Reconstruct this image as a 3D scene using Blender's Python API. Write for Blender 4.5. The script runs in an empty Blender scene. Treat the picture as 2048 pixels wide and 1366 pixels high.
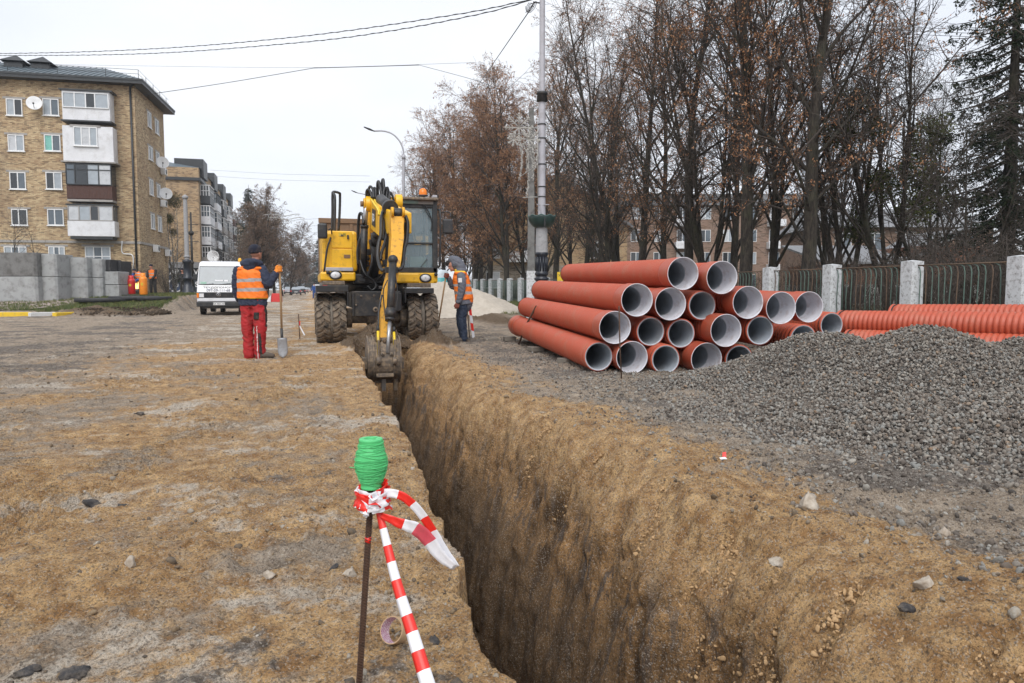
import bpy, math, random
import numpy as np
from mathutils import Vector, Matrix

# ---------------------------------------------------------------- camera, sky, sun, exposure
SC = bpy.context.scene
COL = SC.collection
TH = math.radians(15.75); FPX = 1450.0; CAMZ = 1.10
PITCH = math.atan(105.5 / FPX)
cam_d = bpy.data.cameras.new('camera'); cam = bpy.data.objects.new('camera', cam_d); COL.objects.link(cam)
cam_d.sensor_width = 36.0; cam_d.lens = FPX / 2048 * 36.0; cam_d.clip_start = 0.05; cam_d.clip_end = 3000
cam.location = (0, 0, CAMZ); cam.rotation_euler = (math.pi / 2 - PITCH, 0, -TH)
SC.camera = cam

SUN_EL, SUN_ROT = math.radians(48), math.radians(200)
world = bpy.data.worlds.new('World'); SC.world = world; world.use_nodes = True
wn = world.node_tree.nodes; wl = world.node_tree.links; wn.clear()
w_out = wn.new('ShaderNodeOutputWorld'); w_bg = wn.new('ShaderNodeBackground'); w_sky = wn.new('ShaderNodeTexSky')
w_sky.sky_type = 'NISHITA'; w_sky.sun_disc = False; w_sky.sun_elevation = SUN_EL; w_sky.sun_rotation = SUN_ROT
w_sc = wn.new('ShaderNodeVectorMath'); w_sc.operation = 'SCALE'; w_sc.inputs['Scale'].default_value = 0.08
wl.new(w_sky.outputs[0], w_sc.inputs[0])
# closed overcast deck over the blue sky: soft cloud noise, same all round
w_tc = wn.new('ShaderNodeTexCoord'); w_ns = wn.new('ShaderNodeTexNoise'); w_ns.inputs['Scale'].default_value = 2.2; w_ns.inputs['Detail'].default_value = 4
w_mp = wn.new('ShaderNodeMapping'); w_mp.inputs['Scale'].default_value = (1, 1, 2.6)
wl.new(w_tc.outputs['Generated'], w_mp.inputs[0]); wl.new(w_mp.outputs[0], w_ns.inputs['Vector'])
w_rp = wn.new('ShaderNodeValToRGB'); w_rp.color_ramp.elements[0].position = 0.32; w_rp.color_ramp.elements[1].position = 0.62
w_rp.color_ramp.elements[0].color = (0.57, 0.60, 0.66, 1); w_rp.color_ramp.elements[1].color = (0.665, 0.68, 0.71, 1)
wl.new(w_ns.outputs['Fac'], w_rp.inputs[0])
w_mx = wn.new('ShaderNodeMix'); w_mx.data_type = 'RGBA'; w_mx.inputs[0].default_value = 0.93
wl.new(w_sc.outputs[0], w_mx.inputs[6]); wl.new(w_rp.outputs[0], w_mx.inputs[7])
wl.new(w_mx.outputs[2], w_bg.inputs['Color']); w_bg.inputs['Strength'].default_value = 1.0
wl.new(w_bg.outputs[0], w_out.inputs['Surface'])

sun_d = bpy.data.lights.new('sun', 'SUN'); sun = bpy.data.objects.new('sun', sun_d); COL.objects.link(sun)
sun_d.energy = 1.5; sun_d.angle = math.radians(42); sun_d.color = (1.0, 0.97, 0.93)
# light comes from behind-left of the camera
sun.rotation_euler = (math.pi / 2 - SUN_EL, 0, math.radians(-20))
SC.view_settings.view_transform = 'Standard'; SC.view_settings.look = 'None'
SC.view_settings.gamma = 1.0; SC.view_settings.use_curve_mapping = False
SC.view_settings.exposure = 0.72
SC.cycles.max_bounces = 6; SC.cycles.diffuse_bounces = 3; SC.cycles.transparent_max_bounces = 8
SC.cycles.caustics_reflective = False; SC.cycles.caustics_refractive = False

# ---------------------------------------------------------------- geometry of the view
CT, ST = math.cos(TH), math.sin(TH); CP, SP = math.cos(PITCH), math.sin(PITCH)
RIGHT = Vector((CT, -ST, 0)); FWD = Vector((ST, CT, 0)); UP = Vector((0, 0, 1))
CAM = Vector((0, 0, CAMZ))
def ray(px, py):
    dx = (px - 1024) / FPX; dy = -(py - 683) / FPX
    return RIGHT * dx + FWD * (CP + SP * dy) + UP * (-SP + CP * dy)
def at(px, py, d):
    """point seen at a pixel of the photo at horizontal depth d"""
    r = ray(px, py); return CAM + r * (d / r.dot(FWD))
def onY(px, py, Y):
    r = ray(px, py); return CAM + r * (Y / r.y)
def onplane(px, py, P, n):
    r = ray(px, py); return CAM + r * ((P - CAM).dot(n) / r.dot(n))

# ---------------------------------------------------------------- numpy noise
_rs = np.random.RandomState(7)
PERM = np.concatenate([_rs.permutation(1024)] * 3).astype(np.int32)
GA = _rs.rand(1024) * 2 * np.pi; GX, GY = np.cos(GA), np.sin(GA)
def pn(x, y, seed=0):
    x = np.asarray(x, dtype=np.float64) + seed * 17.31; y = np.asarray(y, dtype=np.float64) - seed * 9.77
    xi = np.floor(x).astype(np.int64); yi = np.floor(y).astype(np.int64)
    xf = x - xi; yf = y - yi; u = xf * xf * (3 - 2 * xf); v = yf * yf * (3 - 2 * yf)
    def g(ix, iy, fx, fy):
        h = PERM[(PERM[ix & 1023] + iy) & 1023]
        return GX[h] * fx + GY[h] * fy
    a = g(xi, yi, xf, yf); b = g(xi + 1, yi, xf - 1, yf); c = g(xi, yi + 1, xf, yf - 1); d = g(xi + 1, yi + 1, xf - 1, yf - 1)
    return (a + (b - a) * u + (c - a) * v + (a - b - c + d) * u * v) * 1.5
def fbm(x, y, oct=4, seed=0, gain=0.5, lac=2.03):
    s = 0; a = 1.0; t = 0
    for i in range(oct):
        s = s + a * pn(x, y, seed + i * 3); t += a; a *= gain; x = x * lac; y = y * lac
    return s / t
def ridge(x, y, oct=3, seed=0):
    s = 0; a = 1.0; t = 0
    for i in range(oct):
        s = s + a * (1 - 2 * np.abs(pn(x, y, seed + i * 5))); t += a; a *= 0.55; x = x * 2.1; y = y * 2.1
    return s / t
def sm(x, a, b):
    t = np.clip((x - a) / (b - a), 0, 1); return t * t * (3 - 2 * t)

# ---------------------------------------------------------------- large terrain shape (metres), no fine relief
def tz(X, Y):
    X = np.asarray(X, dtype=float); Y = np.asarray(Y, dtype=float)
    q = X * ST + Y * CT
    ql = 29.3 + 1.0 * np.sin(X * 0.9 + 1.0) * (X > -9) + 0.5 * np.sin(X * 2.3)
    ml = sm(q, ql, ql + 0.9) * sm(-X, 5.6, 6.3)
    z = ml * (0.17 + 0.58 * sm(q, 30.5, 39.5)) * (1 - 0.7 * sm(Y, 75, 110))
    mr = sm(X, 6.0, 7.2) * sm(Y, 24.5, 26.5) + sm(X, 10.8, 12.2) * (1 - sm(Y, 24.5, 26.5))
    z = z + np.clip(mr, 0, 1) * (0.13 + 0.25 * sm(Y, 30, 80))
    return z
def hit(px, py):
    """where the ray of a pixel meets the large terrain"""
    r = ray(px, py); r = r / r.dot(FWD); last = 2.0
    q = 1.5
    while q < 400:
        p = CAM + r * q
        if p.z < float(tz(p.x, p.y)):
            lo, hi = last, q
            for _ in range(25):
                m = (lo + hi) / 2; p = CAM + r * m
                if p.z < float(tz(p.x, p.y)): hi = m
                else: lo = m
            p = CAM + r * hi; return Vector((p.x, p.y, float(tz(p.x, p.y))))
        last = q; q += 0.25
    return CAM + r * 300
def base_at(px, d):
    p = CAM + ray(px, 577) * (d / ray(px, 577).dot(FWD)); return Vector((p.x, p.y, float(tz(p.x, p.y))))

# ---------------------------------------------------------------- materials
MATS = {}
class NT:
    def __init__(s, name):
        s.m = bpy.data.materials.new(name); s.m.use_nodes = True; s.t = s.m.node_tree; s.n = s.t.nodes; s.l = s.t.links
        s.b = s.n['Principled BSDF']; s.tc = s.n.new('ShaderNodeTexCoord'); MATS[name] = s.m
    def link(s, a, b): s.l.new(a, b)
    def map(s, src=None, scale=(1, 1, 1), rot=(0, 0, 0)):
        m = s.n.new('ShaderNodeMapping'); m.inputs['Scale'].default_value = scale; m.inputs['Rotation'].default_value = rot
        s.link(src or s.tc.outputs['Object'], m.inputs[0]); return m.outputs[0]
    def noise(s, scale, detail=4, rough=0.55, vec=None, dist=0):
        n = s.n.new('ShaderNodeTexNoise'); n.inputs['Scale'].default_value = scale; n.inputs['Detail'].default_value = detail
        n.inputs['Roughness'].default_value = rough; n.inputs['Distortion'].default_value = dist
        s.link(vec or s.tc.outputs['Object'], n.inputs['Vector']); return n.outputs['Fac']
    def vor(s, scale, vec=None, feature='F1', out='Distance'):
        n = s.n.new('ShaderNodeTexVoronoi'); n.inputs['Scale'].default_value = scale; n.feature = feature
        s.link(vec or s.tc.outputs['Object'], n.inputs['Vector']); return n.outputs[out]
    def ramp(s, fac, stops):
        r = s.n.new('ShaderNodeValToRGB'); cr = r.color_ramp
        while len(cr.elements) < len(stops): cr.elements.new(0.5)
        for e, (p, c) in zip(cr.elements, stops):
            e.position = p; e.color = (*(c if hasattr(c, '__len__') else (c, c, c)), 1)
        s.link(fac, r.inputs[0]); return r.outputs[0]
    def mix(s, fac, a, b, mode='MIX'):
        m = s.n.new('ShaderNodeMix'); m.data_type = 'RGBA'; m.blend_type = mode
        for v, i in ((fac, 0), (a, 6), (b, 7)):
            if isinstance(v, (int, float)): m.inputs[i].default_value = v if i == 0 else (v, v, v, 1)
            elif isinstance(v, tuple): m.inputs[i].default_value = (*v, 1)
            else: s.link(v, m.inputs[i])
        return m.outputs[2]
    def math(s, op, a, b=0.0, clamp=False):
        m = s.n.new('ShaderNodeMath'); m.operation = op; m.use_clamp = clamp
        for v, i in ((a, 0), (b, 1)):
            if isinstance(v, (int, float)): m.inputs[i].default_value = v
            else: s.link(v, m.inputs[i])
        return m.outputs[0]
    def attr(s, name, out='Fac'):
        a = s.n.new('ShaderNodeAttribute'); a.attribute_name = name; return a.outputs[out]
    def bump(s, h, strength=0.4, dist=0.02):
        b = s.n.new('ShaderNodeBump'); b.inputs['Strength'].default_value = strength; b.inputs['Distance'].default_value = dist
        s.link(h, b.inputs['Height']); s.link(b.outputs[0], s.b.inputs['Normal'])
    def base(s, c):
        if isinstance(c, tuple): s.b.inputs['Base Color'].default_value = (*c, 1)
        else: s.link(c, s.b.inputs['Base Color'])
    def set(s, **k):
        for a, v in k.items():
            i = s.b.inputs[a.replace('_', ' ')]
            if isinstance(v, (int, float, tuple)): i.default_value = v
            else: s.link(v, i)
def dirty(name, c, rough=0.6, metal=0.0, dirt=(0.16, 0.12, 0.08), amount=0.35, scale=6.0, var=0.12, bump=0.15, fine=60.0, lo=0.5):
    """painted or plain surface with uneven tone, grime patches and fine relief"""
    n = NT(name)
    a = n.noise(scale, 5, 0.6); f = n.noise(fine, 3, 0.6)
    col = n.mix(n.math('MULTIPLY', a, 1.0), tuple(x * (1 - var * 2) for x in c), tuple(min(1, x * (1 + var)) for x in c))
    g = n.ramp(n.noise(scale * 1.7, 6, 0.65), [(lo, 0.0), (min(1, lo + 0.2), 1.0)])
    g = n.math('MULTIPLY', g, amount)
    col = n.mix(g, col, dirt)
    n.base(col); n.set(Roughness=rough, Metallic=metal)
    if bump: n.bump(n.mix(0.5, a, f), bump, 0.01)
    return n.m
def glass_mat(name, tint=(0.10, 0.12, 0.14), rough=0.08):
    n = NT(name); v = n.noise(3.0, 3); n.base(n.mix(v, tuple(x * 0.6 for x in tint), tint)); n.set(Roughness=rough, Metallic=0.0, IOR=1.5)
    n.b.inputs['Specular IOR Level'].default_value = 0.8
    return n.m

# ---------------------------------------------------------------- mesh builder
LOC = {}
def tag(o, label=None, cat=None, group=None, kind=None):
    if label: o['label'] = label
    if cat: o['category'] = cat
    if group: o['group'] = group
    if kind: o['kind'] = kind
    return o
def empty(name, loc=(0, 0, 0), rz=0.0, label=None, cat=None, group=None):
    o = bpy.data.objects.new(name, None); COL.objects.link(o); o.location = loc; o.rotation_euler = (0, 0, rz); o.empty_display_size = 0.2
    LOC[o] = (Vector(loc), rz); return tag(o, label, cat, group)
def to_local(V, root):
    L, rz = LOC.get(root, (Vector((0, 0, 0)), 0)); V = V - np.array(L)[None]
    if rz:
        c, s = math.cos(-rz), math.sin(-rz); x = V[:, 0] * c - V[:, 1] * s; y = V[:, 0] * s + V[:, 1] * c; V = np.stack([x, y, V[:, 2]], 1)
    return V
def mesh_np(name, V, F, mats, midx=None, smooth=False):
    """V (n,3); F list of arrays of equal-length faces or list of tuples"""
    me = bpy.data.meshes.new(name)
    if isinstance(F, np.ndarray): F = [F]
    if len(F) and isinstance(F[0], np.ndarray):
        loops = np.concatenate([f.ravel() for f in F]); tot = np.concatenate([np.full(len(f), f.shape[1]) for f in F])
    else:
        loops = np.array([i for f in F for i in f]); tot = np.array([len(f) for f in F])
    me.vertices.add(len(V)); me.vertices.foreach_set('co', np.asarray(V, dtype=np.float32).ravel())
    me.loops.add(len(loops)); me.loops.foreach_set('vertex_index', loops.astype(np.int32))
    st = np.concatenate([[0], np.cumsum(tot)[:-1]]).astype(np.int32)
    me.polygons.add(len(tot)); me.polygons.foreach_set('loop_start', st); me.polygons.foreach_set('loop_total', tot.astype(np.int32))
    for m in (mats if isinstance(mats, (list, tuple)) else [mats]): me.materials.append(m)
    if midx is not None: me.polygons.foreach_set('material_index', np.asarray(midx, dtype=np.int32))
    if smooth is True: me.polygons.foreach_set('use_smooth', np.ones(len(tot), dtype=bool))
    elif isinstance(smooth, np.ndarray): me.polygons.foreach_set('use_smooth', smooth)
    me.update(calc_edges=True); return me
def add_obj(name, me, parent=None):
    o = bpy.data.objects.new(name, me); COL.objects.link(o)
    if parent is not None: o.parent = parent
    return o
class MB:
    def __init__(s): s.v = []; s.f = []; s.m = []; s.s = []
    def add(s, vs, fs, mi=0, smooth=False):
        b = len(s.v); s.v.extend([tuple(v) for v in vs]); s.f.extend([tuple(i + b for i in f) for f in fs]); s.m.extend([mi] * len(fs)); s.s.extend([smooth] * len(fs)); return s
    def box(s, c, size, rot=None, mi=0, taper=(1, 1)):
        x, y, z = size[0] / 2, size[1] / 2, size[2] / 2
        vs = [Vector((sx * x * (taper[0] if sz > 0 else 1), sy * y * (taper[1] if sz > 0 else 1), sz * z)) for sz in (-1, 1) for sy in (-1, 1) for sx in (-1, 1)]
        if rot is not None: vs = [rot @ v for v in vs]
        c = Vector(c); vs = [v + c for v in vs]
        return s.add(vs, [(0, 2, 3, 1), (4, 5, 7, 6), (0, 1, 5, 4), (2, 6, 7, 3), (0, 4, 6, 2), (1, 3, 7, 5)], mi)
    def bb(s, x0, x1, y0, y1, z0, z1, mi=0):
        return s.box(((x0 + x1) / 2, (y0 + y1) / 2, (z0 + z1) / 2), (abs(x1 - x0), abs(y1 - y0), abs(z1 - z0)), mi=mi)
    def hexa(s, p, mi=0):
        """8 points: bottom 4 ccw, top 4 ccw"""
        return s.add(p, [(3, 2, 1, 0), (4, 5, 6, 7), (0, 1, 5, 4), (1, 2, 6, 5), (2, 3, 7, 6), (3, 0, 4, 7)], mi)
    def tube(s, pts, r, seg=8, mi=0, cap=True, smooth=True, flat=1.0, upv=None):
        pts = [Vector(p) for p in pts]; n = len(pts)
        rr = r if hasattr(r, '__len__') else [r] * n
        base = len(s.v); prev = None; vs = []
        for i, p in enumerate(pts):
            t = (pts[min(i + 1, n - 1)] - pts[max(i - 1, 0)]); t = t.normalized() if t.length > 1e-9 else Vector((0, 0, 1))
            if prev is None:
                a = Vector(upv) if upv else (Vector((0, 0, 1)) if abs(t.z) < 0.9 else Vector((0, 1, 0)))
            else: a = prev
            u = (a - t * a.dot(t)).normalized(); w = t.cross(u); prev = u
            for k in range(seg):
                an = 2 * math.pi * k / seg; vs.append(p + (u * math.cos(an) * flat + w * math.sin(an)) * rr[i])
        fs = []
        for i in range(n - 1):
            for k in range(seg):
                k2 = (k + 1) % seg; fs.append((i * seg + k, i * seg + k2, (i + 1) * seg + k2, (i + 1) * seg + k))
        s.add(vs, fs, mi, smooth)
        if cap:
            s.f.append(tuple(base + k for k in range(seg - 1, -1, -1))); s.f.append(tuple(base + (n - 1) * seg + k for k in range(seg))); s.m += [mi, mi]; s.s += [False, False]
        return s
    def cyl(s, p0, p1, r0, r1=None, seg=16, mi=0, cap=True): return s.tube([p0, p1], [r0, r0 if r1 is None else r1], seg, mi, cap)
    def lathe(s, prof, origin, axis=(0, 0, 1), seg=24, mi=0, ref=None, smooth=True, mis=None):
        """prof [(r, h)]"""
        ax = Vector(axis).normalized(); a = Vector(ref) if ref else (Vector((0, 0, 1)) if abs(ax.z) < 0.9 else Vector((1, 0, 0)))
        u = (a - ax * a.dot(ax)).normalized(); w = ax.cross(u); o = Vector(origin); vs = []
        for r, h in prof:
            for k in range(seg):
                an = 2 * math.pi * k / seg; vs.append(o + ax * h + (u * math.cos(an) + w * math.sin(an)) * r)
        for i in range(len(prof) - 1):
            pass
        fs = [(i * seg + k, i * seg + (k + 1) % seg, (i + 1) * seg + (k + 1) % seg, (i + 1) * seg + k) for i in range(len(prof) - 1) for k in range(seg)]
        s.add(vs, fs, mi, smooth)
        if mis is not None:
            for i, m in enumerate(mis):
                for k in range(seg): s.m[len(s.m) - len(fs) + i * seg + k] = m
        return s
    def prism(s, poly, axis_vec, mi=0):
        """polygon of 3D points extruded by axis_vec"""
        n = len(poly); poly = [Vector(p) for p in poly]; a = Vector(axis_vec)
        vs = poly + [p + a for p in poly]
        fs = [tuple(range(n - 1, -1, -1)), tuple(range(n, 2 * n))] + [(i, (i + 1) % n, n + (i + 1) % n, n + i) for i in range(n)]
        return s.add(vs, fs, mi)
    def ball(s, c, r, seg=12, mi=0, rot=None):
        r = Vector(r) if hasattr(r, '__len__') else Vector((r, r, r)); c = Vector(c); vs = []; n = seg // 2
        for i in range(n + 1):
            ph = math.pi * i / n
            for k in range(seg):
                an = 2 * math.pi * k / seg; v = Vector((r.x * math.sin(ph) * math.cos(an), r.y * math.sin(ph) * math.sin(an), r.z * math.cos(ph)))
                vs.append(c + (rot @ v if rot is not None else v))
        fs = [(i * seg + k, (i + 1) * seg + k, (i + 1) * seg + (k + 1) % seg, i * seg + (k + 1) % seg) for i in range(n) for k in range(seg)]
        return s.add(vs, fs, mi, True)
    def build(s, name, mats, parent=None, bevel=0.0, world=True, label=None, cat=None, group=None, kind=None, smooth=None):
        V = np.array(s.v, dtype=float).reshape(-1, 3)
        loc = None
        if parent is not None and world: V = to_local(V, root_of(parent)) - offs(parent)
        elif parent is None and world:
            loc = np.array([(V[:, 0].min() + V[:, 0].max()) / 2, (V[:, 1].min() + V[:, 1].max()) / 2, V[:, 2].min()]); V = V - loc
        me = mesh_np(name, V, s.f, mats, s.m, np.array(s.s) if smooth is None else smooth)
        o = add_obj(name, me, parent)
        if loc is not None: o.location = loc
        if bevel:
            b = o.modifiers.new('bevel', 'BEVEL'); b.width = bevel; b.segments = 2; b.limit_method = 'ANGLE'; b.angle_limit = math.radians(40); b.harden_normals = False
        return tag(o, label, cat, group, kind)
def root_of(o):
    while o.parent is not None: o = o.parent
    return o
def offs(o): return np.zeros(3)
def copy_tree(o, parent=None):
    c = o.copy(); COL.objects.link(c); c.parent = parent
    for ch in list(o.children): copy_tree(ch, c)
    return c
def text(name, body, size, loc, rot, m, parent=None, extrude=0.002, align='CENTER', sx=1.0):
    cu = bpy.data.curves.new(name, 'FONT'); cu.body = body; cu.size = size; cu.align_x = align; cu.align_y = 'CENTER'; cu.extrude = extrude; cu.offset = size * 0.012
    cu.materials.append(m); o = bpy.data.objects.new(name, cu); COL.objects.link(o)
    M = Matrix.LocRotScale(Vector(loc), rot, Vector((sx, 1, 1)))
    if parent is not None:
        L, rz = LOC.get(root_of(parent), (Vector((0, 0, 0)), 0)); M = (Matrix.Translation(L) @ Matrix.Rotation(rz, 4, 'Z')).inverted() @ M
        o.parent = parent
    o.matrix_local = M
    dg = bpy.context.evaluated_depsgraph_get(); dg.update(); me = bpy.data.meshes.new_from_object(o.evaluated_get(dg)); q = bpy.data.objects.new(name, me); COL.objects.link(q); q.parent = o.parent; q.matrix_local = M; bpy.data.objects.remove(o); return q
def spline(pts, n=6):
    """Catmull-Rom through points"""
    P = [Vector(p) for p in pts]; P = [P[0] * 2 - P[1]] + P + [P[-1] * 2 - P[-2]]; out = []
    for i in range(1, len(P) - 2):
        for k in range(n):
            t = k / n; a, b, c, d = P[i - 1], P[i], P[i + 1], P[i + 2]
            out.append(0.5 * ((2 * b) + (c - a) * t + (2 * a - 5 * b + 4 * c - d) * t * t + (3 * b - a - 3 * c + d) * t * t * t))
    out.append(P[-2]); return out
# ---------------------------------------------------------------- scatter by geometry nodes (for gravel, grass and the like)
def ico(sub, seed, squash=(1, 1, 0.7), rough=0.25):
    import bmesh
    bm = bmesh.new(); bmesh.ops.create_icosphere(bm, subdivisions=sub, radius=1.0)
    r = random.Random(seed); planes = []
    for i in range(13):
        d = Vector((r.gauss(0, 1), r.gauss(0, 1), r.gauss(0, 1))).normalized(); planes.append((d, r.uniform(0.42, 0.8)))
    for v in bm.verts:
        for d, k in planes:
            e = v.co.dot(d)
            if e > k: v.co -= d * (e - k)
        v.co *= 1 + r.uniform(-rough, rough) * 0.35
        v.co.x *= squash[0]; v.co.y *= squash[1]; v.co.z *= squash[2]
    V = np.array([v.co[:] for v in bm.verts]); F = np.array([[v.index for v in f.verts] for f in bm.faces]); bm.free(); return V, F
def source_collection(name, meshes):
    c = bpy.data.collections.new(name)
    for i, me in enumerate(meshes):
        o = bpy.data.objects.new('%s_%02d' % (name, i), me); c.objects.link(o)
    return c
def scatter_group(name, coll):
    g = bpy.data.node_groups.new(name, 'GeometryNodeTree')
    g.interface.new_socket('Geometry', in_out='INPUT', socket_type='NodeSocketGeometry'); g.interface.new_socket('Geometry', in_out='OUTPUT', socket_type='NodeSocketGeometry')
    n = g.nodes; l = g.links; gi = n.new('NodeGroupInput'); go = n.new('NodeGroupOutput')
    ci = n.new('GeometryNodeCollectionInfo'); ci.inputs['Collection'].default_value = coll; ci.inputs['Separate Children'].default_value = True; ci.inputs['Reset Children'].default_value = True
    ip = n.new('GeometryNodeInstanceOnPoints'); ip.inputs['Pick Instance'].default_value = True
    def na(nm, t):
        a = n.new('GeometryNodeInputNamedAttribute'); a.data_type = t; a.inputs['Name'].default_value = nm; return [o for o in a.outputs if o.enabled][0]
    l.new(gi.outputs[0], ip.inputs['Points']); l.new(ci.outputs[0], ip.inputs['Instance'])
    l.new(na('idx', 'INT'), ip.inputs['Instance Index'])
    eu = n.new('FunctionNodeEulerToRotation'); l.new(na('rot', 'FLOAT_VECTOR'), eu.inputs[0]); l.new(eu.outputs[0], ip.inputs['Rotation'])
    l.new(na('scl', 'FLOAT_VECTOR'), ip.inputs['Scale']); l.new(ip.outputs[0], go.inputs[0]); return g
def scatter(name, P, rot, scl, idx, coll, label=None, cat=None, kind='stuff', parent=None):
    P = np.asarray(P, dtype=float); me = bpy.data.meshes.new(name); me.vertices.add(len(P)); me.vertices.foreach_set('co', P.astype(np.float32).ravel())
    scl = np.asarray(scl, dtype=float)
    if scl.ndim == 1: scl = np.repeat(scl[:, None], 3, 1)
    for nm, t, a, key in (('rot', 'FLOAT_VECTOR', rot, 'vector'), ('scl', 'FLOAT_VECTOR', scl, 'vector')):
        at_ = me.attributes.new(nm, t, 'POINT'); at_.data.foreach_set(key, np.asarray(a, dtype=np.float32).ravel())
    at_ = me.attributes.new('idx', 'INT', 'POINT'); at_.data.foreach_set('value', np.asarray(idx, dtype=np.int32))
    o = add_obj(name, me, parent); md = o.modifiers.new('scatter', 'NODES'); md.node_group = scatter_group(name + '_scatter', coll)
    return tag(o, label, cat, None, kind)

# ---------------------------------------------------------------- GROUND
def trench_edges(Y):
    xl = np.interp(Y, [0, 1.8, 2.5, 3.4, 5.2, 8, 13], [.52, .50, .50, .60, .65, .70, .66]) + 0.05 * fbm(Y * 0.55, Y * 0 + 3.3, 3, 11) * 2 + 0.035 * fbm(Y * 3.1, Y * 0 + 1.3, 3, 12) * 2 + 0.14 * sm(Y, 8.5, 12.5) 
    xr = 1.47 + 0.03 * fbm(Y * 0.7, Y * 0 + 8.3, 2, 13) * 2 + 0.10 * sm(Y, 8, 12.5)
    lip = 1.97 + 0.16 * fbm(Y * 0.8, Y * 0 + 5.3, 3, 14) * 2 + 0.15 * sm(-Y, -3.2, -1.5)
    return xl, xr, lip
TR_D = 1.9
def right_profile(Y, t):
    """right wall of the trench: t 0 at the bottom, 1 at the lip; a steep cut face that rounds over at the top"""
    _, xr, lip = trench_edges(Y); near = sm(-Y, -4.4, -2.3); zs = 0.16 + 0.30 * near + 0.08 * np.clip(fbm(Y * 1.1, Y * 0 + 7.1, 3, 16) * 2, -1, 1); xs = lip - (0.17 + 0.26 * near)
    a = np.clip(t / 0.64, 0, 1); b = np.clip((t - 0.64) / 0.36, 0, 1); an = b * np.pi / 2; m = np.clip(0.45 + 1.2 * fbm(Y * .9, Y * 0 + 2.2, 3, 15), .1, .9)
    bow = 0.10 * np.sin(a * np.pi)
    x1 = (xr - 0.08) + (xs - xr + 0.08) * a ** 1.35 - bow * .4; z1 = -TR_D + (TR_D - zs) * a
    x2 = xs + (lip - xs) * (b * m + (1 - m) * (1 - np.cos(an)) ** 1.1); z2 = -zs + zs * (b * m + (1 - m) * np.sin(an))
    return np.where(t < 0.64, x1, x2), np.where(t < 0.64, z1, z2)
def track_relief(X, Y):
    """tyre tread prints: cross bars inside long bands"""
    z = 0; out = 0
    for (x0, y0, x1, y1, w, pitch, amp, sk) in ((-1.55, 3.2, 0.1, 9.5, 0.26, 0.085, 0.012, 1.0), (-3.6, 3.4, -1.2, 12.0, 0.30, 0.10, 0.010, -1.0), (-0.9, 3.5, -3.4, 8.0, 0.25, 0.08, 0.009, 1), (-4.5, 8.5, 0.3, 11.2, 0.3, 0.11, 0.011, 1), (2.9, 2.2, 2.5, 6.5, .25, .09, .007, 1)):
        L = math.hypot(x1 - x0, y1 - y0); ux, uy = (x1 - x0) / L, (y1 - y0) / L
        s = (X - x0) * ux + (Y - y0) * uy; t = -(X - x0) * uy + (Y - y0) * ux
        s = s + 0.03 * pn(X * 3, Y * 3, 40); t = t + 0.08 * pn(X * 0.8, Y * 0.8, 41)
        m = sm(w - np.abs(t), 0, 0.08) * sm(s, 0, 0.6) * sm(-s, -L, -L + 0.6) * sm(fbm(X * 0.9, Y * 0.9, 2, 42) + 0.25, 0, 0.25)
        ph = (s + sk * 0.6 * np.abs(t)) / pitch
        z = z + m * (1.7 * amp * np.sign(np.sin(ph * 2 * np.pi)) * np.abs(np.sin(ph * 2 * np.pi)) ** 0.5 - 0.012)
        out = np.maximum(out, m)
    return z, out
def ground_fine(X, Y):
    """fine relief of the flat ground"""
    q = np.hypot(X, Y)
    wob = 0.030 * fbm(X * 0.7, Y * 0.7, 3, 1) + 0.022 * fbm(X * 2.6, Y * 2.6, 3, 6)
    lump = 0.034 * np.clip(ridge(X * 1.7, Y * 1.9, 3, 21), -0.2, 1) * sm(fbm(X * 0.5, Y * 0.55, 2, 22), -0.1, 0.35)
    crumb = np.clip(fbm(X * 9, Y * 9, 4, 2, 0.6), -0.15, 1) * 0.048 * sm(fbm(X * 0.8, Y * 0.8, 3, 5) + 0.12, -0.1, 0.3)
    grit = fbm(X * 34, Y * 34, 3, 9, 0.65) * 0.015
    pit = -0.02 * sm(fbm(X * 3.3, Y * 3.3, 2, 30), 0.28, 0.5)
    # little platy scales, longer across the view
    scale = 0.010 * np.abs(pn(X * 12, Y * 22, 33)) ** 0.7
    tr, tm = track_relief(X, Y)
    fade = 1 - 0.5 * sm(q, 12, 40)
    return (wob + lump + pit) * 1.0 + (crumb + grit + scale) * fade * (1 - 0.35 * tm) + tr
def berm(X, Y, xl, lip):
    a = 0.030 * np.exp(-((X - xl + 0.14) / 0.16) ** 2) * (0.2 + 1.4 * np.clip(fbm(X * 2, Y * 2, 3, 51) + 0.2, 0, 1))
    b = 0.075 * np.exp(-((X - lip - 0.12) / 0.28) ** 2) * (0.2 + 1.6 * np.clip(fbm(X * 1.5, Y * 1.3, 3, 52) + 0.25, 0, 1))
    return (a + b)
# heap of crushed stone (base shape)
def heap_h(X, Y):
    c = (X * CT - Y * ST); q = X * ST + Y * CT       # across, away (as metres in the yard)
    w = 0.25 * fbm(X * 0.8, Y * 0.8, 3, 61)
    def g(cx, cq, rx, rq, h): return h * np.exp(-(((c - cx) / rx) ** 2 + ((q - cq) / rq) ** 2) ** 0.9)
    z = np.maximum(g(3.62, 8.35, 1.1, 0.95, 0.63), g(4.35, 7.6, 1.1, 1.35, 0.71)); z = np.maximum(z, g(5.5, 7.3, 1.4, 1.5, 0.62)); z = np.maximum(z, g(2.75, 8.3, .9, 0.7, 0.24))
    z = np.maximum(z, g(4.6, 5.6, 1.6, 1.7, 0.26)) + g(3.3, 6.4, 1.9, 1.3, 0.10)
    z = z * (1 + 0.5 * w) - 0.05
    return np.maximum(z, -0.06)
def nonuni(a, b, step): n = max(2, int(round(abs(b - a) / step))); return np.linspace(a, b, n + 1)[:-1]
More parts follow.
